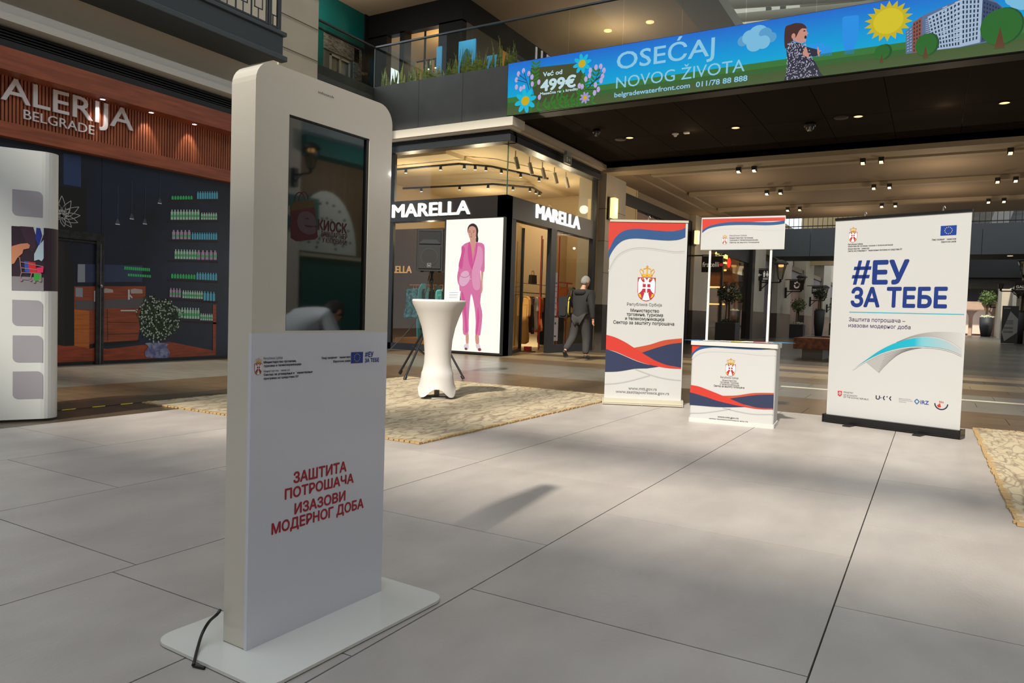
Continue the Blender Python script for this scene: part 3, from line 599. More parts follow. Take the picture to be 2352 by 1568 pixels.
ink = mat('print_black', (28, 30, 36), .5); red_ink = mat('print_red', (168, 22, 40), .4); blue_ink = mat('print_blue', (0, 52, 140), .4)
A.text('infotech', [(0.2245,1.642),(0.2868,1.643),(0.2243,1.649)], ink)
A.text('ЗАШТИТА', [(0.158,0.4645),(0.3768,0.465),(0.1572,0.4974)], red_ink, bold=.03, lay=1)
A.text('ПОТРОШАЧА', [(0.1262,0.4214),(0.4104,0.4218),(0.1255,0.4525)], red_ink, bold=.03, lay=1)
A.text('ИЗАЗОВИ', [(0.1638,0.3702),(0.3746,0.3693),(0.163,0.402)], red_ink, bold=.03, lay=1)
A.text('МОДЕРНОГ ДОБА', [(0.0799,0.3263),(0.4595,0.3285),(0.0791,0.3584)], red_ink, bold=.03, lay=1)
emblem(A, bb([(0.0104,0.8006),(0.0368,0.8013),(0.023,0.8497),(0.024,0.7999)]), 1)
for s_, p_, b_ in (('Република Србија', [(0.0415,0.8429),(0.1091,0.8427),(0.0414,0.8494)], 0), ('Министарство трговине,', [(0.0418,0.8319),(0.1601,0.8316),(0.0416,0.8386)], .02), ('туризма и телекомуникација', [(0.042,0.8219),(0.1788,0.8211),(0.0419,0.8281)], .02),
                   ('Министарство финансија', [(0.0423,0.8062),(0.1361,0.8061),(0.0422,0.8123)], 0), ('Сектор за уговарање и финансирање', [(0.0426,0.7953),(0.2234,0.7966),(0.0424,0.8018)], .02), ('програма из средстава ЕУ', [(0.0428,0.7852),(0.1694,0.7853),(0.0427,0.7913)], .02),
                   ('Овај пројекат финансира', [(0.2594,0.8365),(0.3823,0.8357),(0.2592,0.8428)], .02), ('Европска унија', [(0.3086,0.824),(0.3827,0.8233),(0.3084,0.8304)], .02)):
    A.text(s_, p_, ink, bold=b_, lay=1)
eu_flag(A, rect(*bb([(0.3867,0.8172),(0.4404,0.8175),(0.3856,0.8535),(0.4393,0.8531)])), 1)
hash_sign(A, [(0.4493,0.8355),(0.464,0.8356),(0.4487,0.8524)], blue_ink)
A.text('ЕУ', [(0.4652,0.8349),(0.4894,0.8355),(0.4646,0.8519)], blue_ink, bold=.03, lay=1)
A.text('ЗА ТЕБЕ', [(0.4493,0.8178),(0.5178,0.8174),(0.4489,0.8308)], blue_ink, bold=.03, lay=1)
bp = [(p[0], p[1]) for p in [(1.995,1.428,0),(1.33,1.439,0),(1.303,1.939,0)]]
bu = KS; bc = KO + KS * (KW / 2) - KN * 0.052 
b_out = rrect(-.388, .382, -.262, .232, .06, 7)
bpl = MB().prism(b_out, lambda a, b, d: (bc.x + KS.x * a - KN.x * b, bc.y + KS.y * a - KN.y * b, d), .003, .012)
obj('base_plate', bpl, mat('base_white', (222, 220, 212), .18, coat=.5), kiosk, bevel=.002)
obj('foot_pad', MB().prism(rrect(-.36, .364, -.245, .215, .05, 4), lambda a, b, d: (bc.x + KS.x * a - KN.x * b, bc.y + KS.y * a - KN.y * b, d), 0, .003), black, kiosk)
cb = smooth([(1.379,1.751,0.11), (1.367,1.751,0.1), (1.367,1.785,0.07), (1.349,1.791,0.04), (1.305,1.753,0.02), (1.264,1.71,0.012), (1.262,1.708,0.005), (1.269,1.672,0.005)], 5)
obj('power_cable', MB().tube(cb, .0045, 8), mat('cable_black', (14, 14, 14), .4), label='black power cable curling off the white kiosk base plate', category='cable')

# ------------------------------------------------------------------ curved display tower at the left edge
TO = Vector((2.70, 6.44, 0)); TS = Vector((.872, -.49, 0)).normalized(); TN = TS.cross(Vector((0, 0, 1)))
tower = thing('display_tower', (2.9, 6.6, 0), 'tall white curved pop-up display with grey rounded squares at the left edge', 'display stand')
tl0, tl1 = -.9, [(0.5153,0.237)][0][0]
Rr = .11
def tw(a, b, d): return TO + TS * a + TN * b + Vector((0, 0, d))
plan = [(tl0, 0), (tl1 - .02, 0)] + [(tl1 - .02 + Rr * math.sin(math.pi * k / 14), -Rr + Rr * math.cos(math.pi * k / 14)) for k in range(1, 15)] + [(tl0, -2 * Rr)]
obj('panel_skin', MB().prism(plan, tw, .02, 2.16, smooth=False), mat('display_white', (206, 208, 206), .45), tower)
obj('base_shadow_gap', MB().prism([(a * .995, b * .9 - .006) for a, b in plan], tw, 0, .02), black, tower)
AT = Art(TO, TS, tower, step=.0008, lift=.001)
gsq = mat('print_grey_lilac', (150, 146, 154), .5)
for p_ in ([(0.3011,1.841),(0.5029,1.636)], [(0.3039,0.9746),(0.5069,0.7685)], [(0.3076,0.6926),(0.5083,0.4769)], [(0.3086,0.4058),(0.5097,0.1841)]):
    a0, a1, b0, b1 = bb(p_); AT.poly('printed_square', rrect(a0, a1, b0, b1, .04, 5, (1, 0, 1, 0)), gsq)
pic = thing  # the printed photograph on the panel
P0 = AT.poly('printed_photo', [(0.2965,1.553),(0.5099,1.556),(0.5122,1.053),(0.3002,1.048)], mat('print_plum', (42, 24, 40), .5))
def tp(n, p, m, l): AT.poly(n, p, m, l, parent=P0)
tp('printed_table', [(0.2999,1.159),(0.5117,1.159),(0.5122,1.053),(0.3002,1.048)], mat('print_table_grey', (128, 124, 130), .5), 1)
tp('printed_lapel', [(0.3529,1.556),(0.4519,1.556),(0.4581,1.395),(0.4306,1.354),(0.3861,1.443)], mat('print_lapel', (58, 34, 54), .5), 1)
tp('printed_shirt', [(0.4408,1.555),(0.5099,1.556),(0.5101,1.506),(0.4859,1.424),(0.469,1.449)], mat('print_pale', (190, 200, 205), .5), 2)
tp('printed_tie', [(0.4608,1.552),(0.4875,1.551),(0.5012,1.492),(0.477,1.403),(0.4545,1.468)], mat('print_tie_blue', (30, 50, 140), .5), 3)
tp('printed_hand', [(0.2991,1.394),(0.3534,1.417),(0.4027,1.426),(0.4193,1.412),(0.4138,1.386),(0.3754,1.374),(0.37,1.343),(0.3374,1.308),(0.3158,1.261),(0.2996,1.253)], mat('print_skin', (196, 128, 96), .5), 3)
tp('printed_umbrella', [(0.5103,1.459),(0.4748,1.41),(0.4472,1.342),(0.4475,1.289),(0.4775,1.301),(0.4977,1.289),(0.511,1.313)], mat('print_umbrella', (170, 190, 205), .5), 4)
tp('printed_bag_blue', [(0.3812,1.284),(0.4143,1.28),(0.4179,1.194),(0.387,1.199)], mat('print_bag_blue', (40, 80, 170), .5), 5)
tp('printed_bag_red', [(0.4065,1.28),(0.4553,1.276),(0.4646,1.194),(0.4179,1.194)], mat('print_bag_red', (196, 36, 40), .5), 6)
tp('printed_bag_green', [(0.4457,1.189),(0.4981,1.188),(0.4984,1.132),(0.4481,1.13)], mat('print_bag_green', (50, 150, 60), .5), 6)
AT.polys('printed_cart', [stroke(q, .006) for q in ([(0.3374,1.312),(0.3516,1.309),(0.3629,1.191),(0.4925,1.192)], [(0.3517,1.276),(0.5091,1.246)], [(0.3562,1.23),(0.5036,1.215)], [(0.3629,1.191),(0.3522,1.141),(0.4314,1.139)], [(0.4312,1.188),(0.4204,1.141)], [(0.4925,1.192),(0.4871,1.142)])] + [disc(q[0], q[1], .011, 8) for q in [(0.3598,1.133),(0.4248,1.136),(0.447,1.123),(0.4872,1.134)]], mat('print_cart_grey', (150, 120, 130), .4), 7, parent=P0)
tp('printed_cart_pink', [(0.4622,1.234),(0.5113,1.245),(0.507,1.199),(0.4668,1.194)], mat('print_pink', (214, 40, 90), .5), 8)
wrapm = MB()
zt0, zt1 = [(0.5122,1.053)][0][1], [(0.5099,1.556)][0][1]
for k in range(7):
    q = [(tl1 - .02 + (Rr + .0012) * math.sin(math.pi * j / 14), -Rr + (Rr + .0012) * math.cos(math.pi * j / 14)) for j in (k, k + 1)]
    wrapm.quad(tw(*q[0], zt0), tw(*q[1], zt0), tw(*q[1], zt1), tw(*q[0], zt1))
obj('printed_photo_edge', wrapm, MATS['print_plum'], tower)
obj('seam', MB().prism([(q, .0) for q in ()] or rect(.150, .154, 0, .0015), tw, .02, 2.16), mat('seam_grey', (120, 120, 118), .5), tower)
obj('top_hook', MB().tube([tw(.13, .01, 2.16), tw(.15, .02, 2.14), tw(.17, .01, 2.165)], .006, 6), black, tower)

# ------------------------------------------------------------------ left shop front: sign, lights, printed hoarding
sgn = thing('shop_sign', (6, YW - .05, 3.6), 'pale metal GALERIJA BELGRADE lettering mounted on reddish wooden slats', 'sign')
aW = Art((0, YW - .05, 0), (1, 0), sgn, lift=.012)
lm = mat('pale_metal_letters', (226, 220, 222), .4)
aW.text('ALERIJA', [(5.055,3.607),(6.928,3.717),(5.054,3.922)], lm, bold=.008, depth=.025, slope=False)
aW.text('G', [(4.35, 3.66), (4.85, 3.66), (4.35, 4.0)], lm, bold=.008, depth=.025)
aW.text('BELGRADE', [(5.34,3.453),(6.321,3.481),(5.339,3.583)], lm, bold=.0, depth=.02)
for i, (x, L) in enumerate(((6.37, 'round recessed spotlight nearest the sign letters, lighting the slats'), (7.15, 'middle round recessed spotlight under the wooden beam'), (7.93, 'round recessed spotlight closest to the white kiosk, under wooden beam'))):
    t = thing('recessed_spotlight', (x, YW - .2, 4.0), L, 'lamp', 'spotlights under the wooden shop beam')
    obj('trim_ring', MB().lathe((x, YW - .2, 3.992), [(.036, 0), (.05, 0), (.05, .008), (.036, .008)], 16), mat('ring_violet', (120, 100, 130), .4), t)
    obj('lens', MB().lathe((x, YW - .2, 3.99), [(.001, 0), (.036, 0)], 16), mat('spot_lens', (255, 240, 255), .5, emit=5), t)
    lamp('spot_light', (x, YW - .2, 3.98), 'SPOT', 10, (1, .9, .8), .02, (math.radians(20), 0, 0), 62)
hd = thing('shop_hoarding', (8, YW, 0), 'printed shop front hoarding showing a dark bathroom shop with washbasin and bottle shelves', 'hoarding')
hp = mat('mural_navy', (24, 36, 60), .35, var=1, rgb2=(13, 16, 26), vscale=.9)
obj('panel', MB().box(4.0, 6.47, YW - .02, YW + .02, 0.0, 3.16).box(6.475, 9.8, YW - .02, YW + .02, 0, 3.16).box(9.805, 12.4, YW - .02, YW + .02, 0, 3.16), hp, hd)
H = Art((0, YW - .02, 0), (1, 0), hd, step=.001, lift=.001)
H.poly('printed_wall_glow', [(5.904,3.112),(6.157,3.121),(6.16,2.663),(5.907,2.663)], mat('mural_blue', (40, 60, 104), .4))
H.poly('printed_floor', [(5.717,0.3418),(6.076,0.3143),(6.583,0.2302),(7.635,0.3219),(8.555,0.1395),(8.556,0.0645),(5.719,0.0305)], mat('mural_floor', (168, 72, 38), .4, var=1, rgb2=(128, 54, 30), vscale=3, stretch=(1, 1, 8)))
H.poly('printed_pillar', [(5.736,1.833),(5.927,1.841),(5.932,0.2928),(5.756,0.3336)], mat('mural_pillar', (30, 26, 24), .5), 2)
H.poly('printed_pillar', [(5.927,1.841),(6.068,1.459),(6.076,0.2943),(5.932,0.2928)], mat('mural_pillar_dark', (16, 15, 15), .5), 2)
H.poly('printed_lotus_board', [(5.541,2.615),(6.243,2.647),(6.248,2.011),(5.544,1.944)], mat('mural_black', (8, 8, 9), .4), 1)
lc = [(5.885,2.172)][0]
pt = []
for k, (an, ln, wd) in enumerate([(90, .30, .1), (62, .28, .1), (118, .28, .1), (35, .30, .1), (145, .30, .1), (10, .27, .09), (170, .27, .09), (-15, .24, .09), (195, .24, .09), (75, .17, .08), (105, .17, .08), (45, .17, .08), (135, .17, .08), (-45, .2, .08), (-75, .15, .07)]):
    a = math.radians(an); pe = []
    for j in range(13):
        u = j / 12; w_ = wd / 2 * math.sin(math.pi * u ** .8)
        pe.append((lc[0] + ln * u * math.cos(a) - w_ * math.sin(a), lc[1] + .02 + ln * u * math.sin(a) + w_ * math.cos(a)))
    pf = [(2 * (lc[0] + ln * j / 12 * math.cos(a)) - pe[j][0], 2 * (lc[1] + .02 + ln * j / 12 * math.sin(a)) - pe[j][1]) for j in range(13)]
    pt += [stroke(pe, .008), stroke(pf, .008)]
H.polys('printed_lotus', pt, mat('mural_white', (190, 190, 190), .5), 2)
H.poly('printed_mirror', [(6.116,1.517),(7.145,1.566),(7.143,1.304),(6.114,1.238)], mat('mural_mirror', (52, 62, 92), .3), 2)
H.poly('printed_towel', [(6.121,1.512),(6.227,1.518),(6.229,1.249),(6.118,1.243)], mat('mural_grey', (140, 146, 154), .5), 3)
wd1 = mat('mural_wood', (158, 74, 42), .4, var=1, rgb2=(124, 58, 34), vscale=4, stretch=(.6, 1, 8)); wd2 = mat('mural_wood_light', (196, 108, 44), .4, var=.3, vscale=4, stretch=(.6, 1, 8))
H.poly('printed_cabinet', [(6.07,1.179),(7.201,1.234),(7.203,1.037),(7.074,0.3462),(6.504,0.3359),(6.3,0.2458),(6.076,0.2893)], wd1, 3)
H.poly('printed_cabinet_side', [(6.072,0.8383),(6.295,0.8173),(6.3,0.2458),(6.076,0.2893)], wd2, 4)
H.poly('printed_plinth', [(6.299,0.3094),(6.53,0.3354),(7.102,0.3592),(7.103,0.3132),(6.478,0.2745),(6.3,0.2432)], MATS['mural_black'], 4)
H.polys('printed_drawer_line', [stroke(q, .008) for q in ([(6.579,0.646),(7.071,0.6426)], [(6.581,0.4591),(7.087,0.4674)], [(6.572,0.848),(6.582,0.3551)])], mat('mural_line', (50, 22, 14), .5), 5)
H.poly('printed_counter', [(6.084,0.9755),(6.382,0.9846),(7.203,1.045),(7.182,0.8871),(6.577,0.8611),(6.396,0.8318),(6.097,0.8387)], mat('mural_counter', (92, 84, 88), .4), 5)
H.polys('printed_tap', [[(6.363,1.124),(6.394,1.125),(6.395,0.9595),(6.365,0.9586)], [(6.903,1.167),(6.933,1.169),(6.935,1.009),(6.904,1.008)], [(6.934,1.094),(6.982,1.048),(6.971,1.029),(6.926,1.067)], [(6.786,0.8417),(7.034,0.8464),(7.035,0.8249),(6.786,0.8206)]], mat('mural_chrome', (200, 196, 196), .4), 6)
H.polys('printed_towels', [[(6.509,1.156),(6.543,1.173),(6.654,1.157),(6.665,1.11),(6.502,1.099)], [(6.947,1.169),(7.008,1.188),(7.144,1.178),(7.15,1.116),(6.953,1.106)]], mat('mural_towel', (176, 160, 152), .5), 6)
H.poly('printed_notice', [(6.087,1.162),(6.193,1.162),(6.194,1.022),(6.088,1.025)], MATS['mural_grey'], 6)
# bottles printed on shelves
shl = []; colsb = {k: [] for k in ('g', 't', 'w', 'p')}
def bottles(y, x0, x1, n, kind, h, yr):
    for i in range(n):
        x = x0 + (x1 - x0) * i / n; w = (x1 - x0) / n * .78; yy = y + (yr - y) * (x - 1000) / 300
        colsb[kind].append((x, yy, w, h))
bottles(152, 1022, 1148, 8, 'g', 22, 150); bottles(150, 1172, 1305, 9, 't', 45, 148)
bottles(272, 1018, 1190, 10, 'w', 60, 272); bottles(270, 1196, 1300, 7, 'w', 42, 272)
bottles(388, 1026, 1138, 5, 'p', 55, 390); bottles(388, 1140, 1300, 11, 't', 42, 392)
bottles(505, 1040, 1172, 8, 'w', 57, 512); bottles(508, 1172, 1300, 5, 'p', 56, 512)
bottles(622, 1020, 1165, 9, 'g', 28, 632); bottles(622, 1168, 1300, 8, 't', 44, 636)
bottles(735, 1012, 1080, 4, 'p', 55, 750); bottles(738, 1085, 1210, 9, 'w', 48, 752); bottles(740, 1212, 1288, 4, 't', 55, 762)
bottles(862, 1045, 1190, 9, 'w', 66, 872); bottles(868, 1192, 1272, 6, 'w', 42, 880)
def zl(x, y):   # zoomed drawing coordinates to metres on the hoarding: bilinear between four measured corners
    u = (x - 1000) / 300; v = (y - 100) / 800
    c = zlc; a = [c[0][i] * (1 - u) * (1 - v) + c[1][i] * u * (1 - v) + c[2][i] * u * v + c[3][i] * (1 - u) * v for i in (0, 1)]; return tuple(a)
zlc = [(7.57,2.833),(8.539,2.988),(8.581,0.6182),(7.6,0.6166)]
mc = dict(g=mat('mural_green', (60, 190, 110), .4), t=mat('mural_teal', (90, 180, 210), .4), w=mat('mural_bottle_white', (180, 214, 194), .4), p=mat('mural_lilac', (184, 154, 184), .4))
for k, l in colsb.items():
    pl = []
    for x, y, w, h in l: pl += [[zl(x, y), zl(x + w, y), zl(x + w, y - h * .8), zl(x, y - h * .8)], [zl(x + w * .25, y - h * .8), zl(x + w * .75, y - h * .8), zl(x + w * .75, y - h), zl(x + w * .25, y - h)]]
    o = H.polys('printed_bottles', pl, mc[k], 5); o['kind'] = 'stuff'
o = H.polys('printed_labels', [[zl(x + w * .1, y - h * .25), zl(x + w * .9, y - h * .25), zl(x + w * .9, y - h * .5), zl(x + w * .1, y - h * .5)] for k in 'wp' for x, y, w, h in colsb[k]], mc['g'], 6); o['kind'] = 'stuff'
for y0, y1 in ((155, 152), (282, 278), (395, 398), (512, 520), (628, 642), (742, 765), (872, 890)):
    H.poly('printed_shelf', [zl(1000, y0), zl(1305, y1), zl(1305, y1 + 10), zl(1000, y0 + 10)], mat('mural_shelf', (40, 24, 26), .5), 4)
H.poly('printed_side_cabinet', [(8.478,0.9684),(8.547,0.9701),(8.556,0.0945),(8.493,0.1056)], wd1, 4)
H.polys('printed_pendant', [p for q in [(6.724,2.18),(6.954,2.292),(7.177,2.24),(7.432,2.607)] for p in ([(q[0] - .04, q[1]), (q[0] + .04, q[1]), (q[0] + .012, q[1] + .08), (q[0] - .012, q[1] + .08)], [(q[0] - .003, q[1] + .08), (q[0] + .003, q[1] + .08), (q[0] + .003, q[1] + .6), (q[0] - .003, q[1] + .6)])], mat('mural_pendant', (70, 74, 84), .5), 3)
H.polys('printed_lamp_glow', [rect(q[0] - .035, q[0] + .035, q[1] - .008, q[1] + .004) for q in [(6.724,2.18),(6.954,2.292),(7.177,2.24),(7.432,2.607)]], mat('mural_glow', (230, 228, 224), .5), 4)
H.polys('printed_mirror_bottles', [rect(6.84 + .034 * i, 6.865 + .034 * i, 1.48, 1.53) for i in range(13)] + [rect(6.90 + .04 * i, 6.93 + .04 * i, 1.38, 1.42) for i in range(10)], mc['g'], 4)
rnd = random.Random(3); q0 = [(7.448,0.6993)][0]; lf = []; fl = []
for i in range(620):
    a = rnd.uniform(0, 2 * math.pi); r = math.sqrt(rnd.random()) * (1 + .1 * math.sin(3 * a + 1) + .07 * math.sin(7 * a)); x, y = q0[0] + .40 * r * math.cos(a), q0[1] + .01 + .37 * r * math.sin(a); l = rnd.uniform(.025, .05); b = rnd.uniform(0, 3.14)
    pp = [(x - l * math.cos(b), y - l * math.sin(b)), (x + .008 * math.sin(b), y - .008 * math.cos(b)), (x + l * math.cos(b), y + l * math.sin(b)), (x - .008 * math.sin(b), y + .008 * math.cos(b))]
    (fl if i % 3 == 0 else lf).append(pp if i % 3 else disc(x, y, .014, 6))
H.poly('printed_bush_shade', disc(q0[0], q0[1], .36, 20, .34), mat('mural_leaf_dark', (26, 38, 26), .6), 6)
H.polys('printed_leaves', lf, mat('mural_leaf', (58, 84, 52), .6), 7, kind='stuff'); H.polys('printed_blossom', fl, mat('mural_blossom', (176, 186, 180), .6), 8, kind='stuff')
H.poly('printed_vase', smooth([(7.218,0.3108),(7.605,0.2944),(7.581,0.2389),(7.644,0.1529),(7.638,0.0827),(7.577,0.0513),(7.264,0.0689),(7.205,0.112),(7.207,0.1802),(7.262,0.247)], 4, True), mat('mural_vase', (150, 154, 184), .4, var=1, rgb2=(84, 92, 136), vscale=16), 9)
dr = thing('hoarding_door', (6.1, YW - .03, 0), 'black framed service door let into the printed hoarding', 'door')
obj('door_frame', MB().box(5.2, 6.5, YW - .06, YW - .02, 1.88, 2.0).box(6.38, 6.5, YW - .06, YW - .02, 0, 1.88).box(5.2, 6.5, YW - .045, YW - .03, 1.84, 1.87), mat('worn_black', (16, 16, 17), .35, var=1, rgb2=(44, 46, 48), vscale=14), dr, bevel=.004)
obj('handle', MB().lathe((6.44, YW - .09, 1.2), [(.001, -.03), (.022, -.02), (.022, .02), (.001, .03)], 10), mat('steel', (150, 150, 150), .3, metal=1), dr)
obj('door_edge', MB().box(6.435, 6.445, YW - .07, YW - .06, 0, 1.84), MATS['steel'], dr)
obj('skirting', MB().box(4, 12.4, YW - .03, YW - .02, 0, .05), black, hd)
tape = thing('floor_marking_tape', (4, 6.65, 0), 'yellow and black hazard striped tape stuck along the floor on the left', 'tape')
obj('backing', MB().box(3.0, 8.3, 6.655, 6.70, 0, .002), black, tape)
tp_ = MB(); x = 3.0
while x < 8.2: tp_.add([(x, 6.656, .0025), (x + .12, 6.656, .0025), (x + .15, 6.699, .0025), (x + .03, 6.699, .0025)], [(0, 1, 2, 3)]); x += .27
obj('yellow_stripe', tp_, mat('tape_yellow', (236, 214, 20), .4), tape)
# unseen fill lights, without fixtures, added to brighten shops, corridor and galleries
for x, y, e in ((15.6, 10.2, 55), (15.4, 12.2, 60), (17.6, 9.5, 65), (19.6, 9.7, 50), (19.5, 12.4, 60)): lamp('shop_fill', (x, y, 3.95), 'POINT', e, (1, .85, .64), .02)  # stand in for the track spots, hung low to brighten the ceiling too
lamp('shop_fill', (10.4, -6.6, 3.6), 'POINT', 60, (1, .93, .84), .05)  # added to light the mirrored shop front on the right wall
for x, y in ((21.5, 5.5), (21.5, 0), (25.5, 5.5), (25.5, 0), (29, 3), (35, 2), (50, 2), (24, -5)): lamp('corridor_fill', (x, y, 3.9), 'POINT', 55, (1, .80, .56), .04)  # added points standing in for ambient light along the corridor
lamp('gallery_fill', (13.2, 12.9, 8.2), 'POINT', 40, (1, .9, .78), .03)  # added to brighten the teal shop front
for x, y in ((16.5, 5), (16.5, 0)): lamp('bridge_lamp', (x, y, 5.1), 'POINT', 1.5, (1, .78, .5), .02)
for x, y in ((19, 8), (24, 9), (26, 6.5)): lamp('upper_level_fill', (x, y, 8.0), 'POINT', 80, (1, .82, .6), .05)  # free-hanging points added to lift the dark upper level
lamp('shop_fill', (35.2, 9.6, 3.9), 'POINT', 90, (1, .66, .32), .05)
lamp('window_fill', (14.45, 10.8, 2.85), 'POINT', 22, (1, .82, .56), .03)  # added to brighten the clothes behind the front window
lamp('planter_fill', (14.4, 10.2, 8.6), 'SPOT', 160, (1, .9, .7), .05, (0, math.radians(-12), 0), 120)  # spot added to brighten the snake plants
lamp('gallery_fill', (16.7, 12, 7.9), 'POINT', 50, (1, .76, .44), .1)
# ------------------------------------------------------------------ long advertising screen on the bridge
led = thing('advertising_screen', (13.78, 3, 5.28), 'long bright LED advertising screen with blue sky, meadow and apartment block along the bridge', 'screen')
obj('cabinet', MB().box(13.74, 13.80, -3.2, 8.28, 5.28, 6.415), black, led)
LA = Art((13.74, 8.3, 0), (0, -1), led, step=.0025, lift=.002)
E = .85
LA.clip = (5.287, 6.408, .02)
sky_m = ramp_mat('led_sky', 'Z', [(0, (0, 178, 220)), (.4, (0, 158, 226)), (1, (30, 110, 216))], E)
LA.poly('screen_sky', rect(.02, 11.5, 5.60, 6.41), sky_m)
def lm_(n, c): return mat('led_' + n, c, .5, emit=E, dark=True)
LA.poly('screen_meadow', rect(.02, 11.5, 5.5, 5.672), lm_('grass_light', (62, 122, 58)), 1)
LA.poly('screen_meadow', rect(.02, 11.5, 5.40, 5.56), lm_('grass_mid', (58, 104, 50)), 2)
LA.poly('screen_meadow', rect(.02, 11.5, 5.285, 5.47), lm_('grass_dark', (72, 94, 50)), 3)
cl_ = lm_('cloud', (128, 196, 232)); cl2 = lm_('cloud_shade', (92, 164, 214))
for i, q in enumerate([(5.027,6.106),(5.144,6.154),(5.298,6.159),(5.426,6.162),(5.534,6.091),(5.245,6.03),(5.397,6.024)]): LA.poly('screen_cloud', disc(q[0], q[1], (.095, .13, .19, .12, .09, .15, .12)[i], 18), cl2 if i in (0, 3, 4) else cl_, 1 + i)
for i, q in enumerate([(9.139,6.121),(9.2,6.058),(9.267,6.028)]): LA.poly('screen_cloud', disc(q[0], q[1], .12, 14), cl_, 1 + i)
txm = lm_('text', (146, 208, 238))
for s_, p_, b_ in (('OSEĆAJ', [(2.562,5.944),(4.518,5.901),(2.549,6.276)], .01), ('NOVOG ŽIVOTA', [(2.565,5.56),(5.086,5.543),(2.556,5.781)], .0), ('belgradewaterfront.com', [(2.536,5.379),(4.078,5.376),(2.532,5.474)], .02),
                   ('011/78 88 888', [(4.191,5.369),(5.144,5.372),(4.187,5.469)], .02)): LA.text(s_, p_, txm, bold=b_, lay=6, name='screen_lettering')
LA.poly('screen_panel', [(0.5816,6.235),(1.69,6.185),(1.865,5.965),(1.884,5.48),(0.7341,5.474),(0.5897,6.019)], lm_('panel_olive', (70, 78, 44)), 4)
for s_, p_, b_ in (('Već od', [(0.8912,6.014),(1.346,6.001),(0.8876,6.11)], .03), ('499€', [(0.8348,5.706),(1.671,5.691),(0.8256,5.952)], .04), ('Mesečna rata kredita', [(0.8379,5.624),(1.738,5.629),(0.8357,5.682)], .03)): LA.text(s_, p_, lm_('text_pale', (200, 230, 236)), bold=b_, lay=6, name='screen_lettering')
def flower(q, r, rc, m, n=8):
    pt = []
    for k in range(n):
        a = 2 * math.pi * k / n + .2; pt.append([(q[0] + r * (.55 * math.cos(a) + .45 * math.cos(a) * math.cos(t) - .2 * math.sin(a) * math.sin(t)), q[1] + r * (.55 * math.sin(a) + .45 * math.sin(a) * math.cos(t) + .2 * math.cos(a) * math.sin(t))) for t in [2 * math.pi * j / 12 for j in range(12)]])
    LA.polys('screen_flower', pt, m, 10); LA.poly('screen_flower_centre', disc(q[0], q[1], rc), lm_('yellow', (214, 178, 20)), 11)
fb = lm_('petal_blue', (20, 190, 226)); fv = lm_('petal_violet', (170, 150, 220))
flower([(0.4876,5.551)][0], .27, .1, fb); flower([(1.802,6.151)][0], .21, .08, fb); flower([(1.893,5.449)][0], .125, .045, fv)
lg = lm_('leaf', (52, 122, 40))
def fern(pts, w, n=6):
    w = w * .8; pts = smooth(pts, 8); lv = [stroke(pts, .012)]
    for k in range(2, len(pts) - 1, max(1, len(pts) // n)):
        p, q = pts[k - 1], pts[k]; an = math.atan2(q[1] - p[1], q[0] - p[0])
        for sd in (1, -1):
            a = an + sd * .9; c = (q[0] + w * .55 * math.cos(a), q[1] + w * .55 * math.sin(a))
            lv.append([(c[0] + w * .5 * math.cos(t) * math.cos(a) - w * .17 * math.sin(t) * math.sin(a), c[1] + w * .5 * math.cos(t) * math.sin(a) + w * .17 * math.sin(t) * math.cos(a)) for t in [2 * math.pi * j / 8 for j in range(8)]])
    LA.polys('screen_leaves', lv, lg, 8)
fern([(0.6403,5.773),(0.6858,6.03),(0.7155,6.336)], .17); fern([(0.5618,5.278),(0.8467,5.39),(1.167,5.471),(1.376,5.564)], .2); fern([(1.015,5.252),(1.225,5.371),(1.486,5.434),(1.745,5.45)], .2); fern([(1.387,5.27),(1.646,5.322),(1.852,5.322),(2.079,5.365)], .2)
fern([(1.745,5.45),(1.839,5.67),(1.906,5.891)], .17); fern([(1.901,5.386),(2.066,5.686),(2.129,5.997)], .16)
bm_ = lm_('twig', (46, 46, 70)); bd = lm_('bud', (196, 176, 226))
LA.polys('screen_twig', [stroke(q, .014) for q in ([(0.5708,5.781),(0.4939,5.983),(0.3065,6.129)], [(0.4957,5.935),(0.2538,6.027)], [(0.4939,5.983),(0.4166,6.186)], [(0.6117,5.8),(0.5504,6.108)], [(1.966,5.653),(2.161,5.811),(2.305,5.939)], [(1.99,5.696),(2.21,5.827),(2.265,5.831)], [(1.942,5.633),(2.113,5.772),(2.215,6.031)], [(1.892,5.617),(2.17,5.582)], [(1.84,5.623),(1.76,5.702)])], bm_, 9)
LA.polys('screen_buds', [disc(q[0], q[1], .04, 8, .06) for q in [(0.2916,6.15),(0.4162,6.198),(0.5499,6.12),(0.2453,6.028),(0.251,5.875),(0.3601,5.82),(0.4378,5.841),(0.6416,5.888),(0.8,5.908),(0.8256,5.588),(0.6304,6.037),(2.115,6.034),(2.219,6.037),(2.292,5.948),(2.264,5.836),(1.896,5.828),(1.977,5.886),(2.238,5.751),(2.116,5.68),(2.183,5.581),(2.102,5.522),(1.755,5.708),(1.82,5.683),(1.991,5.989)]], bd, 9)
q = [(7.407,6.06)][0]
LA.poly('screen_sun', [(q[0] + (.365 if k % 2 else .26) * math.cos(math.pi * k / 18), q[1] + (.335 if k % 2 else .24) * math.sin(math.pi * k / 18)) for k in range(36)], lm_('sun_outer', (206, 186, 30)), 2)
LA.poly('screen_sun_disc', disc(q[0], q[1], .225, 24, .21), lm_('sun_inner', (222, 204, 40)), 3)
LA.poly('screen_tower', [(6.716,6.245),(6.739,6.257),(6.934,6.242),(6.956,6.219),(6.961,5.841),(6.912,5.753),(6.911,5.6),(6.756,5.604),(6.744,5.76),(6.709,5.842),(6.695,6.23)], lm_('tower_blue', (40, 150, 240)), 1)
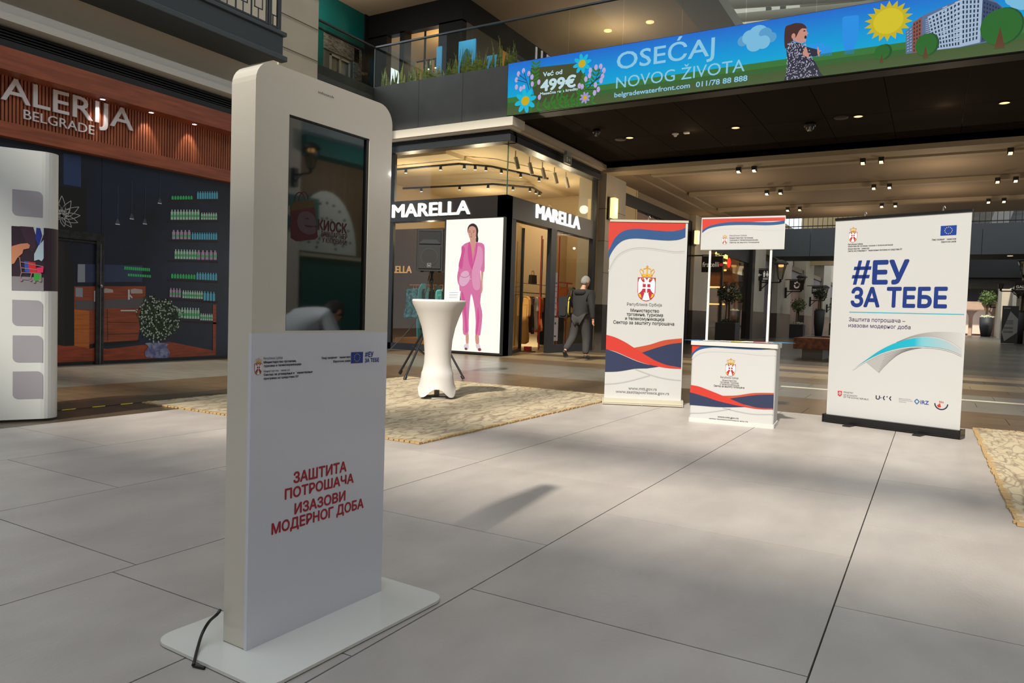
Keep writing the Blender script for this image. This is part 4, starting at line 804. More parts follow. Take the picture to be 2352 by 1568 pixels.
LA.poly('screen_building_shadow', [(6.154,5.861),(6.404,5.861),(6.428,5.805),(6.544,5.799),(6.557,5.624),(6.229,5.633)], lm_('tower_blue2', (40, 156, 240)), 1)
# apartment block drawn on the screen
LA.poly('screen_apartment_block', [(7.674,5.839),(7.896,6.059),(8.443,6.232),(8.764,6.208),(8.919,6.091),(8.982,6.019),(9.083,5.923),(9.081,5.513),(8.724,5.481),(8.449,5.461),(8.165,5.468),(7.694,5.474)], lm_('block_grey', (96, 116, 150)), 4)
LA.poly('screen_block_face', [(7.979,6.027),(8.443,6.215),(8.728,6.18),(8.723,5.499),(8.448,5.47),(8.101,5.474)], lm_('block_white', (170, 192, 216)), 5)
LA.poly('screen_block_face', [(7.77,5.971),(7.897,6.041),(7.908,5.47),(7.785,5.478)], lm_('block_brick', (150, 84, 64)), 5)
LA.poly('screen_block_face', [(8.728,6.18),(8.92,6.074),(8.983,6.001),(8.991,5.536),(8.738,5.497)], lm_('block_dark', (62, 78, 112)), 5)
def winds(c, nu, nv, m, fu=.5, fv=.6, lay=6, name='screen_windows'):
    pl = []
    f = lambda u, v: tuple(c[0][i] * (1 - u) * (1 - v) + c[1][i] * u * (1 - v) + c[2][i] * u * v + c[3][i] * (1 - u) * v for i in (0, 1))
    for i in range(nu):
        for j in range(nv):
            u, v = (i + .25) / nu, (j + .2) / nv; pl.append([f(u, v), f(u + fu / nu, v), f(u + fu / nu, v + fv / nv), f(u, v + fv / nv)])
    o = LA.polys(name, pl, m, lay); o['kind'] = 'stuff'
wdk = lm_('window_dark', (40, 52, 78)); wlt = lm_('balcony_white', (190, 208, 226))
winds([(7.979,6.008),(8.429,6.199),(8.455,5.487),(8.101,5.487)], 9, 9, wdk); winds([(8.443,6.215),(8.698,6.176),(8.698,5.547),(8.477,5.511)], 5, 9, wdk, .45, .65)
winds([(8.737,6.152),(8.969,5.995),(8.975,5.556),(8.745,5.513)], 6, 9, lm_('window_grey', (36, 44, 70)), .5, .5); winds([(7.678,5.82),(7.765,5.898),(7.784,5.489),(7.702,5.482)], 2, 8, wlt, .6, .2); winds([(7.774,5.952),(7.89,6.014),(7.907,5.479),(7.793,5.484)], 3, 8, wdk)
for q in ([(8.328,6.2),(8.435,6.225),(8.46,5.549),(8.354,5.539)], [(8.165,6.139),(8.235,6.163),(8.256,5.635),(8.187,5.619)], [(7.932,5.98),(8.011,6.012),(8.026,5.708),(7.946,5.694)]): winds(q, 1, 9, wlt, .95, .22, 7)
for c, r1, r2, tr in (([(7.338,5.556)][0], .115, .125, [(7.335,5.537),(7.366,5.382),(7.308,5.386)]), ([(7.979,5.579)][0], .155, .18, [(7.972,5.561),(8.018,5.366),(7.937,5.37)]), ([(8.99,5.703)][0], .275, .285, [(8.983,5.695),(9.056,5.369),(8.917,5.372)])):
    LA.poly('screen_tree_crown', disc(c[0] + .04, c[1], r1 * .95, 20, r2), lm_('tree_dark', (34, 84, 44)), 8); LA.poly('screen_tree_crown', disc(c[0], c[1], r1, 20, r2 * .98), lm_('tree_green', (44, 108, 44)), 9); LA.poly('screen_tree_trunk', tr, lm_('trunk', (98, 62, 40)), 10)
# laughing child on the screen, in profile
hairc = lm_('hair_brown', (74, 44, 40)); skc = lm_('skin', (208, 148, 132)); drc = lm_('dress', (48, 46, 62))
LA.poly('screen_child_dress', smooth([(5.818,5.953),(5.933,5.935),(6.068,5.888),(6.155,5.821),(6.335,5.745),(6.375,5.69),(6.303,5.642),(6.21,5.646),(6.269,5.578),(6.329,5.471),(6.375,5.367),(6.407,5.221),(5.827,5.231),(5.831,5.441),(5.837,5.6),(5.806,5.785)], 3, True), drc, 8)
LA.poly('screen_child_face', smooth([(5.96,6.188),(6.112,6.173),(6.126,6.102),(6.158,6.057),(6.136,6.035),(6.142,6.001),(6.12,5.984),(6.129,5.949),(6.112,5.921),(6.067,5.908),(6.029,5.914),(5.932,5.961),(5.881,6.032)], 3, True), skc, 9)
LA.poly('screen_child_hair', smooth([(5.776,6.239),(5.843,6.254),(5.937,6.271),(6.052,6.242),(6.115,6.182),(6.124,6.141),(6.056,6.159),(6.005,6.122),(5.97,6.048),(5.939,6.013),(5.904,6.072),(5.88,6.052),(5.913,5.958),(5.827,5.957),(5.806,5.865),(5.78,5.849),(5.761,5.972),(5.758,6.132)], 2, True), hairc, 10)
LA.poly('screen_child_ear', disc(*[(5.913,6.047)][0], .035, 8, .05), skc, 11)
LA.polys('screen_child_features', [disc(*[(6.116,5.995)][0], .02, 8, .03), disc(*[(6.092,6.107)][0], .02, 6, .012)], lm_('feature', (60, 24, 26)), 11)
LA.poly('screen_child_hand', [(6.118,5.827),(6.147,5.793),(6.161,5.732),(6.189,5.688),(6.183,5.626),(6.135,5.657),(6.086,5.687),(6.079,5.728)], skc, 11)
LA.poly('screen_child_hand', [(6.316,5.767),(6.329,5.804),(6.345,5.733),(6.385,5.722),(6.357,5.683),(6.36,5.62),(6.34,5.636),(6.323,5.688)], skc, 11)
rr = random.Random(5); dz = [(5.819,5.923),(6.108,5.838),(6.367,5.25),(5.834,5.251)]
dots = []
for i in range(330):
    u, v = rr.random(), rr.random(); w = .55 + .45 * v; x = dz[0][0] * (1 - u * w) + (dz[2][0]) * u * w; y = dz[0][1] + (dz[2][1] - dz[0][1]) * v + .03
    dots.append(disc(x, y, .009, 5, .011))
o = LA.polys('screen_child_dress_dots', dots, lm_('dots', (176, 176, 200)), 9); o['kind'] = 'stuff'

# ------------------------------------------------------------------ backlit fashion poster
bx = thing('light_box', (XM, 9.2, 1.5), 'tall glowing white light box poster of a woman in a pink suit', 'poster')
obj('case', MB().box(XM - .10, XM + .02, 8.36, 9.95, 0.02, 3.12), black, bx)
LB = Art((XM - .10, YM, 0), (0, -1), bx, step=.002, lift=.002)
fb_ = [(-1.645,3.111),(-0.0228,3.119),(-0,0.0129),(-1.431,0.0116)]
LB.poly('lit_face', rect(-1.57, -.02, .07, 3.10), mat('lit_white', (255, 251, 236), .5, emit=1.05, dark=True))
def lb(n, c, e=.95): return mat('poster_' + n, c, .5, emit=e, dark=True)
hair2 = lb('hair', (26, 16, 18)); skin2 = lb('skin', (206, 146, 128)); pk = lb('pink', (214, 110, 160)); pk2 = lb('pink_light', (222, 146, 182)); pk3 = lb('pink_deep', (206, 74, 142)); shw = lb('shoe', (224, 206, 214)); shd = lb('shoe_dark', (120, 50, 60))
def fig(n, p, m, l, k=3): LB.poly(n, smooth(p, k, True), m, l)
fig('poster_hair', [(-0.9674,2.805),(-0.9628,2.908),(-0.9032,2.975),(-0.8094,2.992),(-0.7176,2.935),(-0.6732,2.831),(-0.6858,2.729),(-0.6665,2.643),(-0.68,2.565),(-0.7293,2.577),(-0.7523,2.765),(-0.9215,2.907),(-0.9243,2.752)], hair2, 3)
fig('poster_face', [(-0.9556,2.822),(-0.9215,2.907),(-0.8401,2.932),(-0.7484,2.884),(-0.7278,2.764),(-0.7487,2.662),(-0.8207,2.616),(-0.8916,2.645),(-0.9361,2.736)], skin2, 4)
fig('poster_neck', [(-0.8841,2.666),(-0.7493,2.679),(-0.7281,2.542),(-0.7018,2.491),(-0.8067,2.218),(-0.8987,2.494),(-0.8894,2.58)], skin2, 2)
LB.polys('poster_features', [disc(*q_, .016, 8, .008) for q_ in [(-0.8968,2.793),(-0.7941,2.79)]] + [disc(*[(-0.8563,2.692)][0], .022, 8, .008), stroke([(-0.8431,2.784),(-0.8618,2.734),(-0.841,2.726)], .008), stroke([(-0.9308,2.821),(-0.8775,2.827)], .009), stroke([(-0.8199,2.825),(-0.7623,2.817)], .009)], lb('features', (110, 50, 50)), 6)
fig('poster_arm', [(-1.182,2.014),(-1.131,2.014),(-1.088,1.736),(-1.127,1.649),(-1.192,1.701)], skin2, 3); fig('poster_arm', [(-0.568,1.926),(-0.5034,1.926),(-0.5185,1.671),(-0.5118,1.483),(-0.5494,1.404),(-0.5703,1.534),(-0.5613,1.739)], skin2, 3)
fig('poster_trousers', [(-1.129,1.702),(-0.8597,1.737),(-0.6679,1.533),(-0.5516,1.466),(-0.5662,1.192),(-0.4998,0.9198),(-0.5338,0.5076),(-0.5562,0.4517),(-0.6708,0.4605),(-0.6726,0.7428),(-0.7175,1.085),(-0.8187,1.393),(-0.8573,1.082),(-0.867,0.7707),(-0.8692,0.4797),(-1.011,0.4738),(-1.036,0.8346),(-1.115,1.319),(-1.157,1.562)], pk, 1)
fig('poster_trouser_fold', [(-1.078,1.459),(-0.9645,1.183),(-0.9233,0.8381),(-0.8946,0.4925),(-0.94,0.4837),(-0.9815,0.8363),(-1.056,1.182)], pk3, 2); fig('poster_trouser_fold', [(-0.6276,1.088),(-0.5784,0.8489),(-0.6094,0.5732),(-0.6299,0.4623),(-0.6547,0.4681),(-0.6481,0.7436)], pk3, 2)
fig('poster_jacket', [(-1.09,2.498),(-0.8885,2.556),(-0.8268,2.321),(-0.7985,2.218),(-0.7648,2.423),(-0.704,2.552),(-0.5079,2.504),(-0.4814,2.215),(-0.4786,1.909),(-0.5672,1.902),(-0.6035,2.012),(-0.5695,1.739),(-0.5595,1.459),(-0.6645,1.437),(-0.7819,1.514),(-0.8391,1.738),(-0.918,1.634),(-1.081,1.542),(-1.189,1.632),(-1.216,1.806),(-1.173,2.014),(-1.184,2.083),(-1.124,2.291)], pk, 4)
fig('poster_jacket_light', [(-0.7006,2.457),(-0.5573,2.42),(-0.5274,2.147),(-0.5905,1.875),(-0.5784,1.534),(-0.7069,1.481),(-0.7849,1.6),(-0.811,1.875),(-0.7715,2.15)], pk2, 5)
fig('poster_jacket_light', [(-1.093,1.875),(-0.9277,1.909),(-0.8597,1.737),(-0.9583,1.599),(-1.082,1.563),(-1.161,1.667)], lb('pink_pale', (220, 170, 196)), 5)
fig('poster_lapel', [(-0.9298,2.557),(-0.8887,2.563),(-0.8268,2.321),(-0.7912,2.012),(-0.8134,1.944),(-0.8924,2.082),(-0.9422,2.323)], pk3, 6, 2); fig('poster_lapel', [(-0.7203,2.553),(-0.6792,2.541),(-0.6958,2.32),(-0.783,2.012),(-0.8083,2.03),(-0.7366,2.32)], pk3, 6, 2)
fig('poster_sleeve', [(-1.114,2.481),(-1.02,2.428),(-1.055,2.221),(-1.066,2.065),(-1.096,1.962),(-1.182,2.014),(-1.161,2.153),(-1.117,2.325)], pk3, 6); 
LB.polys('poster_chain', [stroke(smooth([(-1.178,1.91),(-1.132,1.806),(-1.006,1.764),(-0.883,1.813),(-0.8375,1.927)], 4), .012)], lb('chain', (196, 90, 140)), 7)
fig('poster_ankle', [(-0.9358,0.4839),(-0.861,0.4801),(-0.85,0.2865),(-0.8685,0.2232),(-0.9193,0.2484)], skin2, 2); fig('poster_ankle', [(-0.6708,0.4605),(-0.5807,0.4541),(-0.5658,0.2658),(-0.6214,0.2217),(-0.6655,0.3126)], skin2, 2)
fig('poster_shoe', [(-0.9682,0.2182),(-0.8695,0.2509),(-0.8416,0.1656),(-0.8644,0.1054),(-0.9391,0.1014),(-0.9745,0.1587)], shw, 3); fig('poster_shoe', [(-0.6546,0.2338),(-0.5572,0.2524),(-0.5222,0.1821),(-0.4873,0.1152),(-0.5554,0.0875),(-0.6186,0.1426)], shw, 3)
LB.polys('poster_toes', [disc(*[(-0.915,0.127)][0], .04, 10, .03), disc(*[(-0.5447,0.1293)][0], .045, 10, .035)], shd, 4)

# ------------------------------------------------------------------ shop interior: tracks, rails, garments
trk = mat('track_black', (24, 22, 20), .5)
def track(name, pts, z, lab, n, r=.03):
    t = thing(name, (pts[0][0], pts[0][1], z), lab, 'lamp')
    mb = MB()
    for a, b in zip(pts[:-1], pts[1:]): mb.tube([(a[0], a[1], z), (b[0], b[1], z)], .03, 6)
    obj('track', mb, trk, t)
    tot = [(pts[i], pts[i + 1]) for i in range(len(pts) - 1)]
    for k in range(n):
        sgm = tot[k * len(tot) // n]; u = (k * len(tot) / n) % 1 + .5 * len(tot) / n; u = min(u, .95)
        x, y = sgm[0][0] + (sgm[1][0] - sgm[0][0]) * u, sgm[0][1] + (sgm[1][1] - sgm[0][1]) * u
        h = obj('spot_head', MB().lathe((x, y, z - .12), [(.001, .1), (.035, .09), (.045, .0), (.04, 0)], 10), trk, t)
        obj('bulb', MB().lathe((x, y, z - .12), [(.001, .004), (.04, .004)], 10), mat('bulb_warm', (255, 232, 190), .5, emit=8), h)
    return t
track('ceiling_track', [(15.3, 14), (15.3, 10.6), (15.9, 10.0), (17.9, 9.4)], 4.72, 'outer black track with spotlights forming a loop under the shop ceiling', 9)
track('ceiling_track', [(17.3, 14), (17.6, 11.0), (18.5, 10.2), (19.4, 10.4)], 4.62, 'inner black track with spotlights deeper in the shop ceiling', 7)
for i, x in enumerate((15.4, 16.1, 16.8, 17.5, 18.2)):
    t = thing('spotlight', (x, 9.0 - .0 * i, 4.9), 'white cylinder spotlight, %s from the glass corner, behind the side glass' % ('first', 'second', 'third', 'fourth', 'fifth')[i], 'lamp', 'white spotlights behind the side glass')
    obj('housing', MB().tube([(x, 9.0, 4.78), (x + .07, 8.95, 4.5)], .05, 10), mat('spot_white', (176, 166, 148), .5), t)
    obj('stem', MB().box(x - .01, x + .01, 8.99, 9.01, 4.75, 4.93), MATS['spot_white'], t)
lamp('display_spot', (17.2, 9.6, 4.6), 'SPOT', 60, (1, .78, .46), .05, (math.radians(20), math.radians(20), 0), 70)
for y in (13.9, 13.0, 12.1): lamp('wall_washer', (16.3, y, 4.7), 'SPOT', 22, (1, .8, .5), .03, (0, math.radians(20), 0), 60)
def garment(name, loc, w, h, m, lab, cat, grp, kind='coat', rz=0, hang=True):
    t = thing(name, loc, lab, cat, grp, rz)
    prof = {'coat': [(-.16, 1), (-.5, .93), (-.52, .6), (-.40, .58), (-.36, .8), (-.34, .4), (-.42, 0), (.42, 0), (.34, .4), (.36, .8), (.40, .58), (.52, .6), (.5, .93), (.16, 1), (0, .96)],
            'dress': [(-.15, 1), (-.4, .95), (-.36, .6), (-.5, 0), (-.2, .03), (0, 0), (.2, .03), (.5, 0), (.36, .6), (.4, .95), (.15, 1), (0, .95)],
            'trousers': [(-.4, 1), (-.42, 0), (-.06, 0), (-.02, .7), (.06, 0), (.42, 0), (.4, 1)]}[kind]
    P_ = smooth(prof, 3, True)
    mb = MB(); n = len(P_)
    for s_ in (-1, 1):
        tr = tessellate_polygon([[Vector((a, b, 0)) for a, b in P_]])
        base = len(mb.v); mb.add([(s_ * (.045 + .012 * math.sin(a * 40)), a * w, -h + b * h) for a, b in P_], tr)
    mb.add([(s_ * .045, a * w, -h + b * h) for s_ in (-1, 1) for a, b in P_], [(i, (i + 1) % n, n + (i + 1) % n, n + i) for i in range(n)])
    obj('cloth', mb, m, t, local=True)
    if hang: obj('hanger', MB().tube([(0, -w * .42, -.05), (0, 0, .01), (0, w * .42, -.05)], .008, 5).tube([(0, 0, .01), (0, .01, .07), (0, -.01, .1), (0, -.025, .08)], .004, 5), mat('hanger_wood', (214, 176, 130), .5), t, local=True)
    return t
def cm(n, c, **k): return mat('cloth_' + n, c, .8, **k)
teal_p = cm('teal_print', (96, 168, 176), var=1, rgb2=(34, 70, 88), vscale=14); teal_c = cm('teal', (84, 168, 178)); slate = cm('slate', (44, 52, 58)); camel = cm('camel', (176, 126, 60)); rust = cm('rust', (176, 92, 40)); blackc = cm('black', (22, 20, 20)); brownc = cm('brown', (60, 36, 28)); cream = cm('cream', (214, 204, 184))
rk = thing('clothes_rail', (14.9, 11, 0), 'long brass clothes rail behind the front window of the shop', 'clothes rail')
obj('rail', MB().tube([(14.9, 10.1, 1.62), (14.9, 11.75, 1.62)], .016, 8), mat('brass', (176, 110, 60), .3, metal=.8), rk)
obj('post', MB().tube([(14.9, 10.15, 0), (14.9, 10.15, 1.62)], .014, 8).tube([(14.9, 11.2, 0), (14.9, 11.2, 1.62)], .014, 8).tube([(14.9, 11.0, 0), (14.9, 11.0, 1.62)], .014, 8), MATS['track_black'], rk)
gs = [(11.62, teal_p, .75, .5, 'dress', 'teal and navy patterned blouse, leftmost in the shop front window'), (11.45, teal_p, .7, .55, 'coat', 'teal patterned blouse with long sleeves on a wooden hanger'), (11.3, teal_c, 1.25, .34, 'trousers', 'plain teal trousers hanging beside the patterned blouse'),
      (11.12, teal_c, .75, .3, 'dress', 'plain teal top next to the dark grey garments'), (10.98, slate, 1.15, .3, 'dress', 'dark slate long dress with wooden hanger in the window'), (10.84, slate, 1.1, .26, 'trousers', 'dark slate trousers in the middle of the rail'),
      (10.7, teal_c, .8, .34, 'coat', 'light teal jacket right of the dark garments'), (10.58, blackc, 1.1, .3, 'dress', 'black dress on the shop window rail'), (10.44, slate, 1.2, .3, 'trousers', 'slate trousers behind the speaker stand pole'),
      (11.54, teal_p, .72, .3, 'dress', 'narrow teal patterned dress between two patterned blouses'), (11.21, blackc, 1.0, .3, 'dress', 'black dress left of the plain teal top'), (10.91, blackc, .9, .34, 'coat', 'black jacket between slate garments on the rail'),
      (10.32, cream, .6, .5, 'coat', 'cream white blouse with wide shoulders near the light box'), (10.2, teal_c, .9, .3, 'coat', 'teal jacket closest to the light box')]
for y, m_, h_, w_, k_, L in gs: garment('hanging_garment', (14.9, y, 1.52), w_, h_, m_, L, 'clothing', 'clothes on the front window rail', k_, rz=math.radians(12 if y > 11.4 else random.uniform(45, 68)))
obj('window_plinth', MB().box(14.3, 15.4, 10.1, 11.7, 0, .28), mat('plinth_amber', (170, 110, 56), .5), st)
rk2 = thing('clothes_rail', (18, 9.7, 0), 'thin black clothes rail inside the doorway of the shop', 'clothes rail')
obj('rail', MB().tube([(16.8, 9.7, 1.55), (20.6, 9.7, 1.55)], .014, 6).tube([(16.8, 9.7, 1.80), (20.6, 9.7, 1.80)], .008, 6), trk, rk2)
obj('post', MB().tube([(16.85, 9.7, 0), (16.85, 9.7, 2.9)], .014, 6).tube([(18.3, 9.7, 0), (18.3, 9.7, 3.1)], .014, 6), trk, rk2)
gx = [(17.322,9.7,1.212),(17.643,9.7,1.22),(17.897,9.7,1.227),(18.155,9.7,1.233),(18.501,9.7,1.242)]
for p_, m_, h_, w_, k_, L in zip(gx, (camel, brownc, cream, rust, blackc), (1.25, 1.0, .9, .95, 1.3), (.40, .32, .26, .3, .44), ('coat', 'dress', 'coat', 'coat', 'coat'),
        ('long camel coat with belt hanging inside the shop doorway', 'dark brown skirt dress beside the camel coat', 'cream blouse behind the brown dress', 'rust orange jacket beside the red rod', 'long black coat at the doorway frame')):
    garment('hanging_garment', (p_[0], 9.7, 1.45), w_, h_, m_, L, 'clothing', 'clothes inside the shop doorway', k_, rz=math.radians(-15))
_r = (17.474,9.3,2.409); _r2 = (17.758,8.9,2.427); _r3 = (18.106,8.8,1.252)
for x, y, L in ((_r[0], 9.3, 'red vertical rod inside the shop doorway'), (_r2[0], 8.9, 'red vertical rod behind the side window of the shop'), (_r3[0], 8.8, 'red stand rod holding the rust jacket in the side window')):
    o = obj('red_rod', MB().tube([(x, y, 0), (x, y, 1.85 if y < 8.85 else 3.1)], .018, 8), mat('rod_red', (176, 32, 24), .4), label=L, category='rod', group='red display rods')
o = obj('red_crossbar', MB().box(_r3[0] - .45, _r3[0] + .3, 8.78, 8.82, 1.83, 1.87), MATS['rod_red'], label='red horizontal display bar above the rust jacket', category='rod')
garment('hanging_garment', (_r3[0] + .05, 8.95, 1.75), .44, .9, rust, 'rust orange blazer hanging in the side window of the shop', 'clothing', 'outfits in the side window', 'coat', rz=math.radians(-30))
garment('hanging_garment', (_r3[0] - .1, 8.95, .98), .34, .9, blackc, 'black trousers below the rust blazer in side window', 'clothing', 'outfits in the side window', 'trousers', rz=math.radians(-30), hang=False)
_h = (17.72,9.7,1.948)[0]; hb = thing('handbag', (_h, 9.7, 1.81), 'dark brown handbag standing on the rail shelf inside the doorway', 'handbag')
obj('bag_body', MB().prism([(-.16, 0), (.16, 0), (.13, .24), (-.13, .24)], lambda a, b, d: (_h + a, 9.68 + d, 1.81 + b), -.05, .05), cm('leather', (52, 34, 24)), hb, bevel=.01)
obj('bag_handle', MB().tube([(_h - .08, 9.68, 2.05), (_h - .06, 9.68, 2.14), (_h, 9.68, 2.17), (_h + .06, 9.68, 2.14), (_h + .08, 9.68, 2.05)], .008, 6), MATS['cloth_leather'], hb)
ps = thing('poster_strip', (16.6, YM + .03, 1.2), 'narrow strip of white and red stickers on the shop side window', 'sticker')
NP = Art((0, YM + .04, 0), (1, 0), ps, step=.001, lift=.004)
NP.poly('strip', rect(16.56, 16.68, .95, 2.05), mat('sticker_pale', (196, 184, 184), .5)); NP.poly('strip', rect(16.55, 16.8, .3, .9), MATS['sticker_pale']); NP.poly('strip', rect(16.40, 16.5, .72, .94), mat('sticker_white', (222, 220, 214), .5), 3)
NP.polys('sticker_marks', [rect(16.59, 16.65, z, z + .03) for z in (1.1, 1.25, 1.4, 1.55)] + [rect(16.57, 16.67, 1.68, 1.70)], mat('sticker_red', (180, 60, 70), .5), 1); NP.polys('sticker_marks', [rect(16.58, 16.66, 1.76, 1.8), rect(16.6, 16.68, .72, .78), rect(16.58, 16.7, .4, .44)], ink, 1)
sb = thing('display_stand', (16.7, 8.9, 0), 'small red block on a black disc foot in the doorway', 'stand foot')
obj('disc', MB().lathe((16.35, 9.0, 0), [(.001, .015), (.2, .015), (.2, 0)], 20), black, sb); obj('block', MB().box(16.3, 16.45, 8.95, 9.1, .015, .13), MATS['rod_red'], sb)
gd = thing('glass_door', (15.1, 8.5, 0), 'open black framed glass door of the corner shop', 'door')
obj('door_frame', MB().box(14.62, 14.68, 8.5, 8.56, .02, 3.1).box(15.75, 15.81, 8.9, 8.96, .02, 3.1).prism([(14.65, 8.5), (15.8, 8.92), (15.8, 8.96), (14.65, 8.54)], zp, .02, .1), black, gd)
obj('pane', MB().prism([(14.68, 8.52), (15.75, 8.92), (15.75, 8.93), (14.68, 8.53)], zp, .1, 3.1), gl, gd)
# ------------------------------------------------------------------ rugs
def rugmat(name, c1, c2, c3):
    m = mat(name, c1, .95); nt = m.node_tree; b = nt.nodes['Principled BSDF']
    tc = nt.nodes.new('ShaderNodeTexCoord'); prev = None
    mixes = []
    cols = [tuple(lin(c) for c in q) + (1,) for q in (c1, c2, c3)]
    base = cols[0]; cur = None
    for i, (ang, sc) in enumerate(((.3, 5), (1.2, 4.2), (2.2, 4.6))):
        mp = nt.nodes.new('ShaderNodeMapping'); mp.inputs['Rotation'].default_value = (0, 0, ang); mp.inputs['Scale'].default_value = (1, 3.2, 1); mp.inputs['Location'].default_value = (i * 3.3, i, 0)
        nt.links.new(tc.outputs['Object'], mp.inputs[0])
        n = nt.nodes.new('ShaderNodeTexNoise'); n.inputs['Scale'].default_value = sc * .5; n.inputs['Detail'].default_value = 1; n.inputs['Distortion'].default_value = .8
        nt.links.new(mp.outputs[0], n.inputs[0])
        r = nt.nodes.new('ShaderNodeValToRGB'); els = r.color_ramp.elements; e_ = els.new(.5); els[0].position = .5 - .045; els[2].position = .5 + .045
        for e2, v in zip(els, (0, 1, 0)): e2.color = (v, v, v, 1)
        nt.links.new(n.outputs[0], r.inputs[0])
        mx = nt.nodes.new('ShaderNodeMix'); mx.data_type = 'RGBA'; mx.inputs[7].default_value = cols[1 + i % 2] if i < 3 else cols[0]
        ml = nt.nodes.new('ShaderNodeMath'); ml.operation = 'MULTIPLY'; ml.inputs[1].default_value = .62; nt.links.new(r.outputs[0], ml.inputs[0]); nt.links.new(ml.outputs[0], mx.inputs[0])
        if cur: nt.links.new(cur, mx.inputs[6])
        else: mx.inputs[6].default_value = base
        cur = mx.outputs[2]
    nt.links.new(cur, b.inputs['Base Color']); return m
rm = rugmat('rug_beige_leaf', (190, 175, 146), (112, 93, 76), (134, 114, 92))
def rug(x0, x1, y0, y1, lab, cut=None):
    t = thing('rug', ((x0 + x1) / 2, (y0 + y1) / 2, 0), lab, 'rug')
    pl = [(x0, y0), (x1, y0), (x1, y1), (x0, y1)] if not cut else cut
    obj('pile', MB().prism(pl, zp, .001, .014), rm, t, bevel=.004)
    ed = MB(); n = len(pl)
    for i in range(n):
        a, b = Vector(pl[i]), Vector(pl[(i + 1) % n]); L = (b - a).length; k = int(L / .05); d = (b - a) / k; w = Vector((-d.y, d.x)).normalized()
        for j in range(k):
            p = a + d * j + w * rr.uniform(-.004, .008); ed.box(p.x - .02, p.x + .02, p.y - .02, p.y + .02, .002, .012 + rr.uniform(0, .006))
    o = obj('frayed_edge', ed, mat('rug_edge_tan', (178, 148, 104), .95), t); o['kind'] = 'stuff'
rug(4.29, 8.38, 3.26, 6.6, 'large beige rug with faded brown leaf pattern under the cocktail table')
rug(0, 0, 0, 0, 'beige leaf patterned rug cut by the right edge, near the black based banner', [(4.45, -.43), (8.40, -.40), (8.40, -4.2), (4.2, -4.2), (4.2, -.72)])

# ------------------------------------------------------------------ cocktail table in white stretch cover
tx, ty = 6.62, 4.80
ct = thing('cocktail_table', (tx, ty, .014), 'tall round cocktail table in a white stretch cover on the beige rug', 'table')
n = 64; cv = MB(); prof = [(1.095, .30), (1.07, .297), (1.0, .262), (.92, .228), (.8, .188), (.66, .160), (.5, .148), (.40, .152), (.31, .170), (.30, .178), (.22, .186), (.13, .198), (.07, .210), (.02, .226)]
vs = []
for z, r in prof:
    for k in range(n):
        a = 2 * math.pi * k / n + .17; sq = abs(math.cos(2 * (a - math.radians(81)))) ** 3       # four feet
        lo = max(0, (.55 - z) / .55)
        lo = max(0, (.30 - z) / .30); rad = r * (1 + lo * .10 * (sq - .5)); zz = z
        if z < .24: zz = z + (1 - sq) ** 1.3 * .10 * (1 - z / .24) + .014
        vs.append((tx + rad * math.cos(a), ty + rad * math.sin(a), zz))
cv.add(vs, [(i * n + k, i * n + (k + 1) % n, (i + 1) * n + (k + 1) % n, (i + 1) * n + k) for i in range(len(prof) - 1) for k in range(n)], True)
cm_ = mat('stretch_white', (203, 198, 194), .75, bump=.02, bscale=200)
obj('cover', cv, cm_, ct)
obj('table_top', MB().lathe((tx, ty, 0), [(.001, 1.112), (.292, 1.112), (.30, 1.105), (.30, 1.09)], 48), mat('table_top_white', (232, 228, 222), .6), ct)
obj('inner_post', MB().tube([(tx, ty, .03), (tx, ty, 1.05)], .03, 8).lathe((tx, ty, .014), [(.001, .02), (.16, .015), (.16, 0)], 20), mat('post_grey', (130, 126, 120), .4), ct)
def sheet(name, c, w, h, rz, z, m, L, cat, g=None, tilt=0):
    t = Vector((math.cos(rz), math.sin(rz), 0)); s_ = Vector((-t.y, t.x, 0)); c = Vector(c)
    q = [c + t * a + s_ * b + Vector((0, 0, z + (a + w / 2) * tilt)) for a in (-w / 2, w / 2) for b in (-h / 2, h / 2)]
    mb = MB().add(q + [v + Vector((0, 0, .0015)) for v in q], [(0, 1, 3, 2), (4, 5, 7, 6), (0, 1, 5, 4), (2, 3, 7, 6), (0, 2, 6, 4), (1, 3, 7, 5)])
    return obj(name, mb, m, label=L, category=cat, group=g)
sheet('dark_folder', (tx - .08, ty + .06, 0), .2, .3, 1.0, 1.114, mat('folder_dark', (44, 42, 48), .4), 'dark folder lying on the cocktail table, corner hanging over edge', 'folder')
sheet('paper_sheet', (tx + .04, ty + .17, 0), .21, .28, 1.3, 1.113, mat('paper', (226, 224, 220), .6), 'white paper sheet on the left of the cocktail table', 'paper')
o_ = sheet('pink_leaflet', (tx - .02, ty + .24, 0), .1, .2, 1.3, 1.1155, mat('leaflet_pink', (190, 60, 80), .5), 'pink leaflet poking past the left rim of the cocktail table', 'leaflet')
tc_ = thing('tent_card', (tx + .1, ty - .15, 1.112), 'white folded tent card with grey text on the cocktail table', 'card')
ux = Vector((.4, -.916, 0)); uy = Vector((-.916, -.4, 0)); bc_ = Vector((tx + .08, ty - .14, 1.113))
obj('card', MB().add([bc_ + ux * a + uy * b + Vector((0, 0, z)) for a in (-.075, .075) for b, z in ((.05, 0), (0, .105), (-.05, 0))], [(0, 3, 4, 1), (1, 4, 5, 2)]), MATS['paper'], tc_)
tm_ = MB()
for i in range(4):
    z = .085 - i * .02
    b0 = .05 * (1 - z / .105) + .002; tm_.add([bc_ + ux * a + uy * (b0 + dz_ * -.45) + Vector((0, 0, z + dz_)) for a, dz_ in ((-.05, 0), (.05, 0), (.05, .006), (-.05, .006))], [(0, 1, 2, 3)])
obj('card_text', tm_, mat('text_grey', (110, 110, 112), .6), tc_)

